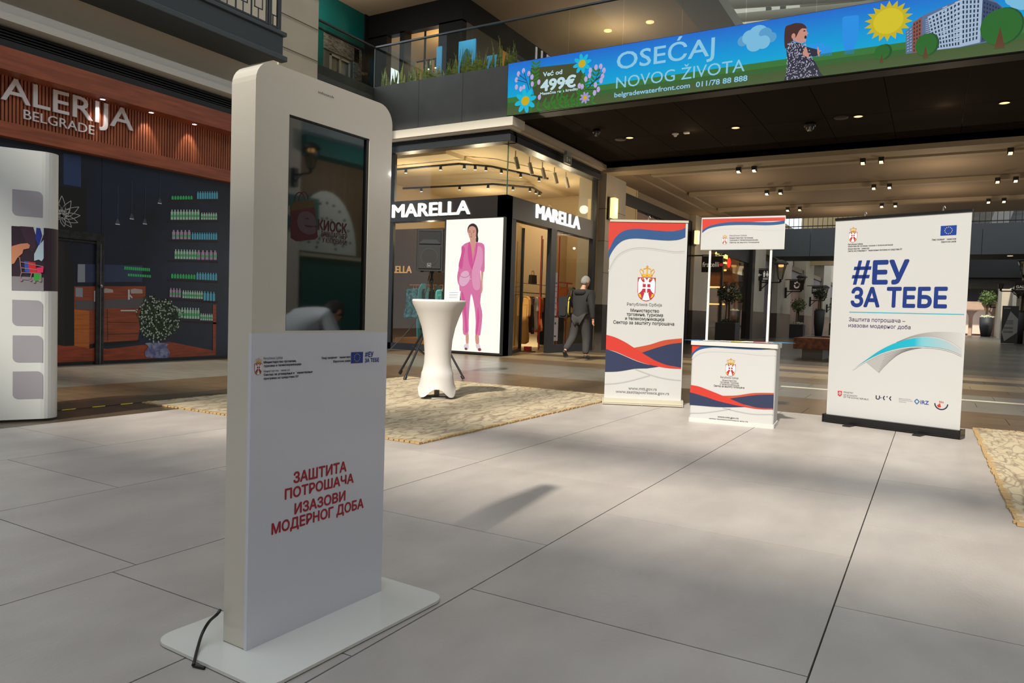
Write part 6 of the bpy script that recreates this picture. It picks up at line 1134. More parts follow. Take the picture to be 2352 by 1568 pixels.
# ------------------------------------------------------------------ people
def skin(name, joints, edges, rad, m, parent, lv=2, root=None):
    ks = list(joints); me = bpy.data.meshes.new(name); me.from_pydata([joints[k] for k in ks], [(ks.index(a), ks.index(b)) for a, b in edges], [])
    me.transform(Matrix.Identity(4)); me.materials.append(m)
    o = bpy.data.objects.new(name, me); C.objects.link(o); o.parent = parent; MW[o] = mtx(parent)
    md = o.modifiers.new('skin', 'SKIN'); md.use_smooth_shade = True
    for i, k in enumerate(ks):
        r = rad[k]; v = me.skin_vertices[0].data[i]; v.radius = r if isinstance(r, tuple) else (r, r); v.use_root = (k == (root or ks[0]))
    sd = o.modifiers.new('sub', 'SUBSURF'); sd.levels = lv; sd.render_levels = lv
    return o
def person(loc, rz, lab, J, jacket, trousers, hairm, bag=None, shoe=None):
    t = thing('person', loc, lab, 'person', rz=rz)
    sk = mat('skin_tone', (196, 144, 118), .6)
    V = Vector
    hd_ = V(J['head']); nk = V(J['neck'])
    ed = [('pel', 'spine'), ('spine', 'chest'), ('chest', 'neck'), ('neck', 'head')]
    for s_ in 'LR': ed += [('chest', 'sh' + s_), ('sh' + s_, 'el' + s_), ('el' + s_, 'wr' + s_), ('wr' + s_, 'ha' + s_), ('pel', 'hip' + s_), ('hip' + s_, 'kn' + s_), ('kn' + s_, 'an' + s_), ('an' + s_, 'to' + s_)]
    R = dict(pel=(.09, .08), spine=(.09, .075), chest=(.11, .085), neck=.052, head=.06); JJ = {k: v for k, v in J.items() if k != 'look'}
    for s_ in 'LR':
        d = (V(J['wr' + s_]) - V(J['el' + s_])).normalized(); JJ['ha' + s_] = tuple(V(J['wr' + s_]) + d * .07)
        R.update({'sh' + s_: .058, 'el' + s_: .04, 'wr' + s_: .026, 'ha' + s_: (.038, .018), 'hip' + s_: .085, 'kn' + s_: .055, 'an' + s_: .035, 'to' + s_: (.03, .025)})
        # five separate fingers rooted in the palm
        sd_ = d.cross(V((1, 0, 0))).normalized() if abs(d.x) < .9 else V((0, 1, 0)); hb_ = V(JJ['ha' + s_])
        fw = V((1, 0, 0)) - d * d.x; fw.normalize()
        for k, (off, ln) in enumerate(((-.027, .06), (-.009, .072), (.009, .068), (.027, .052))):
            a = hb_ + fw * off; b_ = a + d * ln * .55; c_ = a + d * ln + sd_ * (.016 if s_ == 'R' else -.016)
            n_ = 'f%s%d' % (s_, k); JJ[n_ + 'a'] = tuple(b_); JJ[n_ + 'b'] = tuple(c_); ed += [('ha' + s_, n_ + 'a'), (n_ + 'a', n_ + 'b')]; R[n_ + 'a'] = .0095; R[n_ + 'b'] = .008
        th = V(J['wr' + s_]) + d * .03 + fw * .04; JJ['t' + s_] = tuple(th); JJ['u' + s_] = tuple(th + d * .04 + fw * .008); ed += [('wr' + s_, 't' + s_), ('t' + s_, 'u' + s_)]; R['t' + s_] = .012; R['u' + s_] = .009
    skin('body', JJ, ed, R, sk, t, 1, 'pel')
    # head shape: cranium, jaw, nose, ears as one mesh fixed on the neck
    f = V(J['look']).normalized(); up = (hd_ - nk).normalized(); up = (up * .6 + V((0, 0, .4))).normalized(); sdv = up.cross(f).normalized(); f = sdv.cross(up).normalized()
    c = hd_ + up * .03
    def hp3(a, b, d): return c + f * a + sdv * b + up * d
    hm = MB(); n = 16; vs = []
    for i in range(n + 1):
        ph = math.pi * i / n; z = -math.cos(ph) * .122
        for k in range(n):
            th = 2 * math.pi * k / n; r = math.sin(ph); fx_ = math.cos(th) * r; sy = math.sin(th) * r
            jaw = max(0, -z) / .122
            vs.append(hp3(fx_ * (.098 if fx_ > 0 else .105 * (1 - .3 * jaw)) + .02 * jaw * (fx_ > 0), sy * .078 * (1 - .25 * jaw), z))
    hm.add(vs, [(i * n + k, i * n + (k + 1) % n, (i + 1) * n + (k + 1) % n, (i + 1) * n + k) for i in range(n) for k in range(n)], True)
    hm.add([hp3(.09, -.014, -.03), hp3(.09, .014, -.03), hp3(.118, 0, -.026), hp3(.096, 0, .02)], [(0, 1, 2), (0, 2, 3), (1, 3, 2)])
    for b in (-.078, .078): hm.add([hp3(a, b * (1 + .12 * e), d) for e in (0, 1) for a, d in ((.012, .02), (-.018, .028), (-.022, -.005), (.002, -.032), (.014, -.01))], [(0, 1, 2, 3, 4), (5, 6, 7, 8, 9)] + [(i, (i + 1) % 5, 5 + (i + 1) % 5, 5 + i) for i in range(5)])
    obj('head', hm, sk, t, local=True)
    eb = MB()
    for b in (-.03, .03): eb.ball(hp3(.086, b, .004), .011, 5)
    obj('eyes', eb, mat('eye_dark', (30, 24, 22), .3), t, local=True)
    obj('mouth', MB().tube([hp3(.094, -.022, -.062), hp3(.102, 0, -.06), hp3(.094, .022, -.062)], .005, 5), mat('lip', (150, 84, 74), .5), t, local=True)
    ha = MB(); vs = []; n = 20
    for i in range(n + 1):
        ph = math.pi * i / n; z = -math.cos(ph) * .130
        for k in range(n):
            th = 2 * math.pi * k / n; r = math.sin(ph); q = .004 * math.sin(7 * th + 3 * ph)
            fx_ = math.cos(th) * r
            lim = .02 if fx_ > .35 else (-.03 if fx_ > -.1 else -.075)
            zz = max(z, lim) if fx_ > -.98 else z; shr = .93 if z < lim else 1
            vs.append(hp3((fx_ * .112 + q) * shr - .004, math.sin(th) * r * .087 * shr, zz + .004))
    ha.add(vs, [(i * n + k, i * n + (k + 1) % n, (i + 1) * n + (k + 1) % n, (i + 1) * n + k) for i in range(n) for k in range(n)], True)
    obj('hair', ha, hairm, t, local=True)
    K = {k: J[k] for k in ('pel', 'spine', 'chest', 'shL', 'shR', 'elL', 'elR', 'wrL', 'wrR')}; K['nb'] = tuple(nk + (V(J['chest']) - nk) * .25); K['hem'] = tuple(V(J['pel']) + (V(J['pel']) - V(J['spine'])).normalized() * .07)
    skin('jacket', K, [('hem', 'pel'), ('pel', 'spine'), ('spine', 'chest'), ('chest', 'nb')] + [e for s_ in 'LR' for e in (('chest', 'sh' + s_), ('sh' + s_, 'el' + s_), ('el' + s_, 'wr' + s_))],
         dict(hem=(.20, .17), pel=(.195, .165), spine=(.185, .155), chest=(.19, .14), nb=.075, shL=.095, shR=.095, elL=.07, elR=.07, wrL=.05, wrR=.05), jacket, t, 2, 'chest')
    K = {k: J[k] for k in ('pel', 'hipL', 'hipR', 'knL', 'knR')}
    for s_ in 'LR': K['an' + s_] = tuple(V(J['an' + s_]) * .95 + V(J['kn' + s_]) * .05)
    skin('trousers', K, [('pel', 'hipL'), ('pel', 'hipR'), ('hipL', 'knL'), ('hipR', 'knR'), ('knL', 'anL'), ('knR', 'anR')], dict(pel=(.17, .15), hipL=.13, hipR=.13, knL=.095, knR=.095, anL=.075, anR=.075), trousers, t, 2, 'pel')
    for s_ in 'LR':
        a, b = V(J['an' + s_]), V(J['to' + s_]); d = (b - a); d2 = V((d.x, d.y, d.z)).normalized(); back = a - V((d.x, d.y, 0)).normalized() * .05 + V((0, 0, -.05 if d.z > -.12 else -.02))
        skin('shoe', dict(a=tuple(back + V((0, 0, .03))), b=tuple(a * .5 + b * .5), c=tuple(b)), [('a', 'b'), ('b', 'c')], dict(a=(.045, .045), b=(.05, .045), c=(.045, .025)), shoe or black, t, 2, 'b')
    return t
Jw = dict(pel=(0, 0, .98), spine=(.02, 0, 1.18), chest=(.05, 0, 1.42), neck=(.09, -.01, 1.58), head=(.13, -.035, 1.69), look=(.85, -.45, -.35), shL=(.04, .19, 1.46), elL=(.1, .25, 1.2), wrL=(.27, .17, 1.12), shR=(.04, -.2, 1.46), elR=(0, -.27, 1.16), wrR=(.03, -.29, .90),
          hipL=(0, .1, .92), knL=(-.02, .14, .5), anL=(-.3, .20, .2), toL=(-.22, .2, .05), hipR=(0, -.1, .92), knR=(.1, -.12, .49), anR=(.06, -.13, .10), toR=(.23, -.17, .045))
jk = mat('jacket_charcoal', (40, 38, 38), .9, bump=.2, bscale=30); tr_ = mat('trousers_grey', (60, 58, 58), .9, bump=.2, bscale=25)
pp = person((14.45, 6.68, 0), 0, 'grey haired man in dark hooded jacket walking away towards the shop door', Jw, jk, tr_, mat('hair_grey', (150, 146, 140), .8, var=.4, vscale=40), shoe=mat('shoe_dark_brown', (34, 30, 28), .5))
skin('hood', dict(a=(-.03, .13, 1.5), b=(-.09, 0, 1.46), c=(-.03, -.13, 1.5)), [('a', 'b'), ('b', 'c')], dict(a=.05, b=.075, c=.05), jk, pp, 2, 'b')
obj('jacket_hem', MB().lathe((14.45, 6.68, 0), [(.19, .84), (.2, .86), (.195, 1.0), (.18, 1.05)], 24, sx=.78, sy=1.0), jk, pp)
bk = thing('backpack', (14.22, 6.88, 1.2), 'black backpack with yellow edge hanging on the man\'s left shoulder', 'backpack')
obj('bag_body', MB().prism(rrect(-.11, .11, -.23, .23, .06, 4), lambda a, b, d: (14.2 + d, 6.93 + a, 1.15 + b), -.10, .04), mat('backpack_black', (26, 26, 28), .7, bump=.2), bk, bevel=.02)
obj('front_pocket', MB().prism(rrect(-.08, .08, -.17, .05, .04, 4), lambda a, b, d: (14.2 + d, 6.93 + a, 1.13 + b), -.13, -.09), MATS['backpack_black'], bk, bevel=.012)
obj('yellow_piping', MB().tube(smooth([(14.2, 6.83, 1.36), (14.12, 6.81, 1.30), (14.09, 6.80, 1.18), (14.11, 6.81, 1.04), (14.18, 6.83, .98)], 4), .014, 8), mat('piping_yellow', (210, 196, 30), .5), bk)
obj('strap', MB().tube(smooth([(14.24, 6.9, 1.37), (14.3, 6.87, 1.52), (14.48, 6.87, 1.58), (14.62, 6.87, 1.42), (14.6, 6.9, 1.2)], 4), .018, 6), MATS['backpack_black'], bk)
Jb = dict(pel=(-.28, 0, .64), spine=(-.12, 0, .80), chest=(.10, 0, .90), neck=(.22, 0, .94), head=(.33, 0, .93), look=(.8, 0, -.5), shL=(.08, .19, .90), elL=(.2, .24, .64), wrL=(.36, .15, .45), shR=(.08, -.19, .90), elR=(.2, -.24, .64), wrR=(.36, -.15, .45),
          hipL=(-.26, .1, .60), knL=(.1, .16, .52), anL=(-.08, .16, .09), toL=(.08, .18, .045), hipR=(-.26, -.1, .60), knR=(.1, -.16, .52), anR=(-.08, -.16, .09), toR=(.08, -.18, .045))
person((4.74, -2.2, 0), 0, 'man in a pale shirt bending forward, seen mirrored in the kiosk screen', Jb, mat('shirt_pale', (196, 204, 214), .8), mat('trousers_navy', (30, 34, 48), .8), mat('hair_dark', (38, 28, 24), .8))

# ------------------------------------------------------------------ snake plants behind the glass
lfm = mat('snake_leaf', (206, 214, 100), .5, var=1, rgb2=(112, 138, 62), vscale=7, stretch=(1, 1, 5))
def snake(loc, seed, hmax):
    r = random.Random(seed); mb = MB()
    for k in range(r.randint(5, 7)):
        a = r.uniform(0, 6.28); bx_, by = loc[0] + r.uniform(-.05, .05), loc[1] + r.uniform(-.12, .12); h = hmax * r.uniform(.45, .82); w = r.uniform(.022, .034); le = r.uniform(-.12, .12); le2 = r.uniform(-.05, .05)
        ux_, uy_ = math.cos(a), math.sin(a); vs = []; N_ = 7
        for i in range(N_ + 1):
            u = i / N_; ww = w * (1 - u ** 3) * (.7 + .6 * math.sin(math.pi * min(1, u * 1.2))) + .0008; cx, cy, cz = bx_ + le2 * u * u, by + le * u * u + .012 * math.sin(6 * u), loc[2] + h * u
            vs += [(cx - ux_ * ww, cy - uy_ * ww, cz), (cx + uy_ * .004, cy - ux_ * .004, cz), (cx + ux_ * ww, cy + uy_ * ww, cz), (cx - uy_ * .004, cy + ux_ * .004, cz)]
        mb.add(vs, [(i * 4 + j, i * 4 + (j + 1) % 4, i * 4 + 4 + (j + 1) % 4, i * 4 + 4 + j) for i in range(N_) for j in range(4)])
    return mb
ord_ = ['first', 'second', 'third', 'fourth', 'fifth', 'sixth', 'seventh', 'eighth', 'ninth', 'tenth', 'eleventh', 'twelfth', 'thirteenth', 'fourteenth', 'fifteenth', 'sixteenth', 'seventeenth', 'eighteenth']
NPl = 18
for i in range(NPl):
    y = 12.0 - i * .215
    hgt = .55 + .38 * random.Random(i).random() + (.12 if i > 9 else -.05)
    obj('snake_plant', snake((14.05, y, 6.37), i, hgt), lfm, label='upright snake plant, %s from the left in the row behind the glass balustrade' % ord_[i], category='plant', group='snake plants in the gallery planter')

# ------------------------------------------------------------------ details under the bridge
for i, (x, y, L) in enumerate(((16.56, 6.52, 'leftmost'), (16.6, 4.03, 'second from left'), (16.66, 1.55, 'third from left'), (16.72, -.97, 'rightmost'))):
    t = thing('round_downlight', (x, y, 5.28), '%s warm round downlight in the dark bridge soffit' % L, 'lamp', 'round downlights in the bridge soffit')
    obj('ring', MB().lathe((x, y, 5.27), [(.085, 0), (.10, 0), (.10, .015), (.085, .015)], 20), MATS['channel_black'], t); obj('lens', MB().lathe((x, y, 5.274), [(.001, 0), (.085, 0)], 20), mat('downlight_warm', (255, 214, 150), .5, emit=1.6), t)
for x, y, L, r in ((15.57, 6.95, 'black dome security camera on a short stem, near the shop corner', .09), (16.85, 2.51, 'wide black dome security camera in the middle of the bridge soffit', .12)):
    t = thing('security_camera', (x, y, 5.28), L, 'camera')
    obj('housing', MB().lathe((x, y, 5.16), [(r * .7, .12), (r, .11), (r, .05), (r * .8, .04)], 20), black, t)
    dm = MB().lathe((x, y, 5.20), [(.001, -r * .8), (r * .4, -r * .72), (r * .68, -r * .4), (r * .78, 0)], 20); obj('dome', dm, mat('dome_grey', (50, 50, 52), .1, coat=1), t)
    obj('lens', MB().ball((x - r * .3, y, 5.19 - r * .45), r * .3, 8), MATS['badge_silver'], t)
t = thing('smoke_detector', (16.61, 5.41, 5.28), 'small white cone smoke detector in the dark soffit', 'detector'); obj('body', MB().lathe((16.61, 5.41, 5.2), [(.001, 0), (.03, .01), (.045, .05), (.075, .06), (.075, .08)], 16), white, t)
t = thing('wall_sensor', (16.59, 5.15, 5.28), 'flat white square sensor beside the smoke detector', 'detector'); obj('body', MB().box(16.53, 16.65, 5.08, 5.20, 5.25, 5.285), white, t, bevel=.005)
for x, y, L in ((16.63, 1.87, 'flat round grey cover beside the dome camera in soffit'), (16.63, 6.78, 'faint flat round cover near the left downlight')):
    o = obj('soffit_speaker', MB().lathe((x, y, 5.262), [(.001, 0), (.13, 0), (.14, .01), (.14, .023)], 20), mat('cover_grey', (62, 54, 48), .6), label=L, category='speaker')
ex = thing('exit_sign', (16.2, YM - .25, 4.95), 'small square green exit sign hanging beneath the pale cornice', 'sign')
obj('box', MB().box(16.25, 16.6, 8.06, 8.12, 4.74, 4.94), mat('exit_frame', (150, 150, 140), .5), ex); obj('hanger', MB().box(16.3, 16.55, 8.05, 8.13, 4.94, 5.04), MATS['exit_frame'], ex)
EA = Art((16.25, 8.06, 4.74), (1, 0), ex, lift=.002); EA.poly('face', rect(.02, .33, .015, .185), mat('exit_green', (96, 120, 92), .5)); EA.polys('pictogram', [rect(.05, .12, .04, .16), [(.15, .08), (.2, .08), (.2, .05), (.28, .1), (.2, .15), (.2, .12), (.15, .12)], rect(.3, .32, .03, .17)], mat('exit_white', (200, 204, 190), .5), 1)

# wall lamps
def sconce(x, y, z, L, h=.42, w=.13):
    t = thing('wall_lamp', (x, y, z), L, 'lamp', 'box lamps on the stone pilasters')
    obj('back_plate', MB().box(x - w * .8, x + w * .8, y - .04, y, z - h / 2 - .06, z + h / 2 + .02), black, t)
    obj('shade', MB().box(x - w / 2, x + w / 2, y - .17, y - .04, z - h / 2, z + h / 2), mat('lamp_shade_warm', (255, 214, 140), .5, emit=1.8), t)
    lamp('sconce_glow', (x, y - .35, z), 'POINT', 9, (1, .74, .4), .12)
sconce((19.414,8,4.058)[0], YP - .02, (19.414,8,4.058)[2], 'glowing box wall lamp on the pilaster between the corner shop and left banner', .56, .26)
sconce((27.87,8,4.115)[0], YP, (27.87,8,4.115)[2], 'glowing box wall lamp partly hidden by the counter header', .5, .24)
def lantern(x, y, z, d, L, s_=1.0, grp='street lanterns along the corridor', lit_=0):
    """street lantern on a wall bracket; d = direction of the arm"""
    t = thing('street_lantern', (x, y, z), L, 'lamp', grp)
    u = Vector((d[0], d[1], 0)).normalized(); c = Vector((x, y, z)) + u * .75 * s_
    obj('bracket', MB().tube([(x, y, z), tuple(c)], .03 * s_, 6).tube([tuple(Vector((x, y, z - .3 * s_))), tuple(Vector((x, y, z)) + u * .3 * s_)], .02 * s_, 6).box(x - .05, x + .05, y - .06, y + .06, z - .35 * s_, z + .2 * s_), black, t)
    fr_ = MB()
    for k in range(4):
        a = math.pi / 4 + k * math.pi / 2; fr_.tube([c + Vector((.09 * s_ * math.cos(a), .09 * s_ * math.sin(a), .12 * s_)), c + Vector((.24 * s_ * math.cos(a), .24 * s_ * math.sin(a), .72 * s_))], .015 * s_, 5)
    fr_.lathe(c, [(.001, 0), (.05 * s_, .03 * s_), (.04 * s_, .1 * s_), (.1 * s_, .13 * s_)], 10)
    obj('frame', fr_, black, t)
    obj('roof', MB().lathe(c, [(.28 * s_, .72 * s_), (.27 * s_, .76 * s_), (.14 * s_, .86 * s_), (.001, .9 * s_)], 16), black, t)
    obj('lamp_glass', MB().lathe(c, [(.08 * s_, .14 * s_), (.22 * s_, .7 * s_)], 8), glass('lantern_glass', (226, 222, 210), .05), t)
    obj('bulb', MB().lathe(c, [(.001, .6 * s_), (.1 * s_, .62 * s_), (.1 * s_, .7 * s_)], 10), mat('bulb_amber', (255, 196, 120), .5, emit=1.5) if lit_ else mat('bulb_off', (214, 190, 150), .5), t)
lantern(40.8, 8.2, 3.05, (0, -1), 'street lantern above the restroom sign, nearest the counter header', 1.35, lit_=1)
lantern(48.0, 8.1, 2.85, (0, -1), 'street lantern on the pilaster after the violet hoarding', 1.2)
lantern(58.5, 8.1, 2.6, (0, -1), 'street lantern on the far pilaster above the GALERIJA blade sign', 1.3)
lantern(68.5, 8.1, 2.3, (0, -1), 'farthest street lantern of the left corridor wall', 1.3)
lantern(99.8, -6.6, 5.6, (0, 1), 'street lantern on the beige end wall, higher one', 2.6, 'lanterns on the right side of the corridor'); lantern(99.8, -7.2, 3.3, (0, 1), 'small street lantern low on the beige end wall', 2.2, 'lanterns on the right side of the corridor')
lantern(64.5, -5.3, 3.7, (0, 1), 'street lantern on the right corridor wall behind the dark tree', 1.5, 'lanterns on the right side of the corridor'); lantern(56.0, -5.9, 4.2, (0, 1), 'large street lantern at the right picture edge above the GALERIJA sign', 1.5, 'lanterns on the right side of the corridor')
lantern(8.95, -7.72, 3.42, (0, 1), 'lit street lantern on the pilaster, seen mirrored in the kiosk screen', .62, 'lanterns on the right side of the corridor', 1)

# blade signs
def blade(x, y0, y1, z0, z1, L, m, words, wm, parent=None, font=.02):
    t = thing('blade_sign', (x, y0, z0), L, 'sign')
    obj('board', MB().box(x - .05, x + .05, y1, y0, z0, z1), m, t); obj('arm', MB().box(x - .02, x + .02, y0 - .02, max(y0 + .3, 8.42 if y0 > 0 else -99), z1, z1 + .05).box(x - .02, x + .02, y1, y0, z1 + .02, z1 + .06), black, t)
    a = Art((x - .05, y0, 0), (0, -1), t, lift=.01)
    for s_, p_ in words: a.text(s_, p_, wm, bold=font)
    return t, a
sgb = mat('sign_black', (16, 15, 15), .5); sgw = mat('sign_white_letters', (214, 206, 196), .5, emit=.25)
xs = 27.8
t, a = blade(xs, *( [(27.8,7.796,3.353)][0][1], [(27.8,7.001,3.345)][0][1]), [(27.8,7.321,2.769)][0][2], [(27.8,7.347,3.381)][0][2], 'black fratelli blade sign left of the counter header pole', sgb, [], sgw)
fp_ = [(27.8,7.763,2.969),(27.8,7.133,2.983),(27.8,7.771,3.153)]; y0_ = [(27.8,7.796,3.353)][0][1]
a.text('fratelli', [(y0_ - fp_[0][1], fp_[0][2]), (y0_ - fp_[1][1], fp_[0][2]), (0, fp_[2][2])], sgw, bold=.01)
a.poly('red_drop', disc(y0_ - [(27.8,7.053,3.049)][0][1], [(27.8,7.053,3.049)][0][2], .06, 10), mat('drop_red', (190, 30, 30), .5, emit=.4), 1)
t = thing('lit_shop_sign', (30.4, 8.35, 4.0), 'glowing yellow and red fratelli lettering above the black blade sign', 'sign')
a2 = Art((30.4, [(30.4,7.986,3.748)][0][1], 0), (0, -1), t, lift=.01); q = [(30.4,7.979,3.567)][0][2]; q2 = [(30.4,7.988,3.784)][0][2]
obj('bracket', MB().box(30.38, 30.42, 7.7, 8.5, q + .3, q + .34), black, t)
a2.text('fratelli', [(.0, q + .05), (.52, q - .1), (.0, q2)], mat('sign_yellow_lit', (255, 236, 120), .5, emit=2), bold=.02, depth=.03, slope=True)
a2.text('scarpe moda', [(.0, q - .22), (.5, q - .3), (.0, q - .12)], MATS['sign_yellow_lit'], bold=.01, depth=.02, slope=True)
a2.poly('red_drop', disc(.58, q - .25, .07, 12, .2), mat('sign_red_lit', (255, 40, 30), .5, emit=2), 1)
q = [(40.5,8.332,3.717),(40.5,7.72,3.134)]
t, a = blade(40.5, q[0][1], q[1][1], q[1][2], q[0][2], 'black restroom blade sign with arrow and figures', sgb, [], sgw)
wv, hv = q[0][1] - q[1][1], q[0][2] - q[1][2]
U = lambda u, v: (u * wv, q[1][2] + v * hv)
a.polys('pictograms', [disc(*U(.6, .82), .05 * hv, 10), disc(*U(.85, .82), .05 * hv, 10), [U(.5, .74), U(.7, .74), U(.66, .3), U(.54, .3)], [U(.8, .74), U(.9, .74), U(.97, .45), U(.73, .45)], [U(.81, .45), U(.89, .45), U(.88, .3), U(.82, .3)], stroke([U(.1, .5), U(.38, .5)], .05 * hv), stroke([U(.2, .62), U(.1, .5), U(.2, .38)], .05 * hv), rect(*(U(.5, 0)[0], U(.92, 0)[0], U(0, .18)[1], U(0, .22)[1])), rect(*(U(.5, 0)[0], U(.92, 0)[0], U(0, .08)[1], U(0, .12)[1]))], sgw)
q = [(48,7.896,3.563),(48,7.05,2.947)]
t, a = blade(48, q[0][1], q[1][1], q[1][2], q[0][2], 'brown blade sign with a white swirl on the far pilaster', mat('sign_brown', (66, 50, 38), .5), [], sgw)
wv, hv = q[0][1] - q[1][1], q[0][2] - q[1][2]; U = lambda u, v: (u * wv, q[1][2] + v * hv)
a.polys('swirl_mark', [stroke(smooth([U(.6, .72), U(.68, .6), U(.66, .35), U(.52, .22), U(.38, .3), U(.36, .5)], 5), .13 * hv), disc(*U(.4, .68), .09 * hv, 10), disc(*U(.52, .78), .08 * hv, 10)], sgw)
q = [(57,7.816,3.606),(57,7.022,3.044)]
t, a = blade(57, q[0][1], q[1][1], q[1][2], q[0][2], 'dark brown GALERIJA blade sign on the left far wall', mat('sign_dark_brown', (34, 26, 22), .5), [], sgw); wv, hv = q[0][1] - q[1][1], q[0][2] - q[1][2]
a.text('GALERIJA', [(.08 * wv, q[1][2] + .45 * hv), (.92 * wv, q[1][2] + .45 * hv), (0, q[1][2] + .65 * hv)], sgw, bold=.0); a.text('BELGRADE', [(.1 * wv, q[1][2] + .3 * hv), (.5 * wv, q[1][2] + .3 * hv), (0, q[1][2] + .38 * hv)], sgw)
q = [(50,-3.886,3.657),(50,-4.906,3.004)]
t, a = blade(50, q[0][1], q[1][1], q[1][2], q[0][2], 'dark GALERIJA blade sign cut by the right picture edge', MATS['sign_dark_brown'], [], sgw); wv, hv = q[0][1] - q[1][1], q[0][2] - q[1][2]
a.text('GALERIJA', [(.06 * wv, q[1][2] + .42 * hv), (.92 * wv, q[1][2] + .42 * hv), (0, q[1][2] + .64 * hv)], sgw, bold=.02); a.text('BELGRADE', [(.06 * wv, q[1][2] + .26 * hv), (.5 * wv, q[1][2] + .26 * hv), (0, q[1][2] + .34 * hv)], sgw)
# mirrored GALERIJA awning sign on the right wall
t = thing('awning_sign', (8, -7.9, 3), 'teal blade sign with GALERIJA, seen mirrored in the kiosk screen', 'sign')
obj('board', MB().box(8.25, 9.5, -7.74, -7.66, 2.45, 3.05), MATS['teal_awning'], t); Art((9.5, -7.66, 0), (-1, 0), t, lift=.01).text('GALERIJA', [(.15, 2.66), (1.1, 2.66), (.15, 2.82)], sgw)

# ------------------------------------------------------------------ potted trees and benches
lv_ = mat('tree_leaf', (62, 82, 34), .6, var=1, rgb2=(92, 110, 48), vscale=5); lvd = mat('tree_leaf_dark', (34, 46, 26), .6)
def topiary(x, y, s_, L, pot='square', dark=False, tall=1.0, grp='potted trees along the corridor'):
    t = thing('potted_tree', (x, y, 0), L, 'plant', grp); r = random.Random(int(x * 10 + y * 7))
    pm = mat('planter_anthracite', (40, 40, 42), .6)
    if pot == 'square': obj('planter', MB().box(x - .42 * s_, x + .42 * s_, y - .42 * s_, y + .42 * s_, 0, .85 * s_), pm, t, bevel=.02)
    else: obj('planter', MB().lathe((x, y, 0), [(.001, 0), (.26 * s_, 0), (.36 * s_, .5 * s_ * pot), (.38 * s_, 1.0 * s_ * pot), (.33 * s_, 1.02 * s_ * pot), (.001, .96 * s_ * pot)], 20), pm, t)
    zt = .85 * s_ if pot == 'square' else 1.0 * s_ * pot
    tm = MB()
    for k in range(3): a = k * 2.1; tm.tube([(x + .1 * math.cos(a), y + .1 * math.sin(a), zt), (x + .06 * math.cos(a), y + .06 * math.sin(a), zt + (.95 * s_ if tall else .2))], .03 * s_, 6)
    obj('trunk', tm, mat('trunk_brown', (74, 58, 40), .8), t)
    def leaves(c, rx, rz_, n, l, m, nm):
        mb = MB()
        for i in range(n):
            d = Vector((r.gauss(0, 1), r.gauss(0, 1), r.gauss(0, 1))).normalized() * r.uniform(.55, 1.05); p = Vector((c[0] + d.x * rx, c[1] + d.y * rx, c[2] + d.z * rz_))
            u = Vector((r.gauss(0, 1), r.gauss(0, 1), r.gauss(0, 1))).normalized(); w = u.cross(d).normalized() * l * .4; u = u * l
            mb.add([p - u, p + w, p + u, p - w], [(0, 1, 2, 3)])
        o = obj(nm, mb, m, t); o['kind'] = 'stuff'
    if tall: leaves((x, y, zt + 1.25 * s_ * tall), .5 * s_, .46 * s_ * tall, 420, .085 * s_, lvd if dark else lv_, 'crown')
    leaves((x, y, zt + .06 * s_), .40 * s_, .12 * s_, 160, .06 * s_, mat('white_flowers', (196, 200, 170), .6) if not dark else lvd, 'underplanting')
topiary(47.5, 7.25, .95, 'bushy potted olive tree in a square dark planter with white flowers, by the swirl sign')
topiary(56.0, 7.1, .95, 'dark slender potted shrub in a tall round pot under the GALERIJA blade sign', 1.9, True, 1.0)
topiary(62, 6.6, 1.1, 'potted tree in a square planter at the end of the left corridor wall')
topiary(31.2, 7.55, 1.0, 'dark potted topiary by the shoe shop window, seen between the counter poles', 'square', True)
topiary(93, -4.9, 1.7, 'potted tree in a tapered dark pot before the pink end shop', 1.2, False, 1.0)
topiary(58, -5.0, 1.25, 'dark ficus in a tall black pot beside the dark advertising stand', 1.6, True, 1.0)
topiary(56.0, -5.4, 1.0, 'low flowering planter at the right picture edge', 'square', False, .0)
ads = thing('advertising_stand', (56, -4.5, 0), 'dark grey poster stand with a white diamond panel on the right', 'poster stand')
qa = [(56,-3.784,2.412),(56,-4.656,2.432),(56,-4.695,0.247),(56,-3.868,0.208)]; ya, yb, za, zb = qa[0][1], qa[1][1], max(.02, qa[2][2]), qa[0][2]
obj('board', MB().box(56, 56.1, yb, ya, .02, zb), mat('stand_slate', (52, 56, 58), .5), ads)
aa = Art((56, ya, 0), (0, -1), ads, lift=.01); ww_ = ya - yb
aa.poly('white_diamond', [(.02 * ww_, .3 * zb), (.5 * ww_, .86 * zb), (.98 * ww_, .66 * zb), (.96 * ww_, .3 * zb), (.2 * ww_, .06 * zb)], mat('stand_white', (150, 150, 150), .5))
aa.polys('text_lines', [rect(.12 * ww_, .7 * ww_, v * zb, (v + .015) * zb) for v in (.60, .56, .52, .42, .39, .32, .29)], mat('stand_ink', (60, 60, 60), .5), 1)
aa.polys('logo', [rect(.1 * ww_, .16 * ww_, .92 * zb, .96 * zb), rect(.2 * ww_, .5 * ww_, .93 * zb, .95 * zb)], MATS['stand_white'], 1)
rust_m = mat('corten_wood', (140, 74, 30), .6, var=1, rgb2=(92, 44, 20), vscale=9); stl = mat('bench_steel', (108, 100, 90), .35, metal=.7)
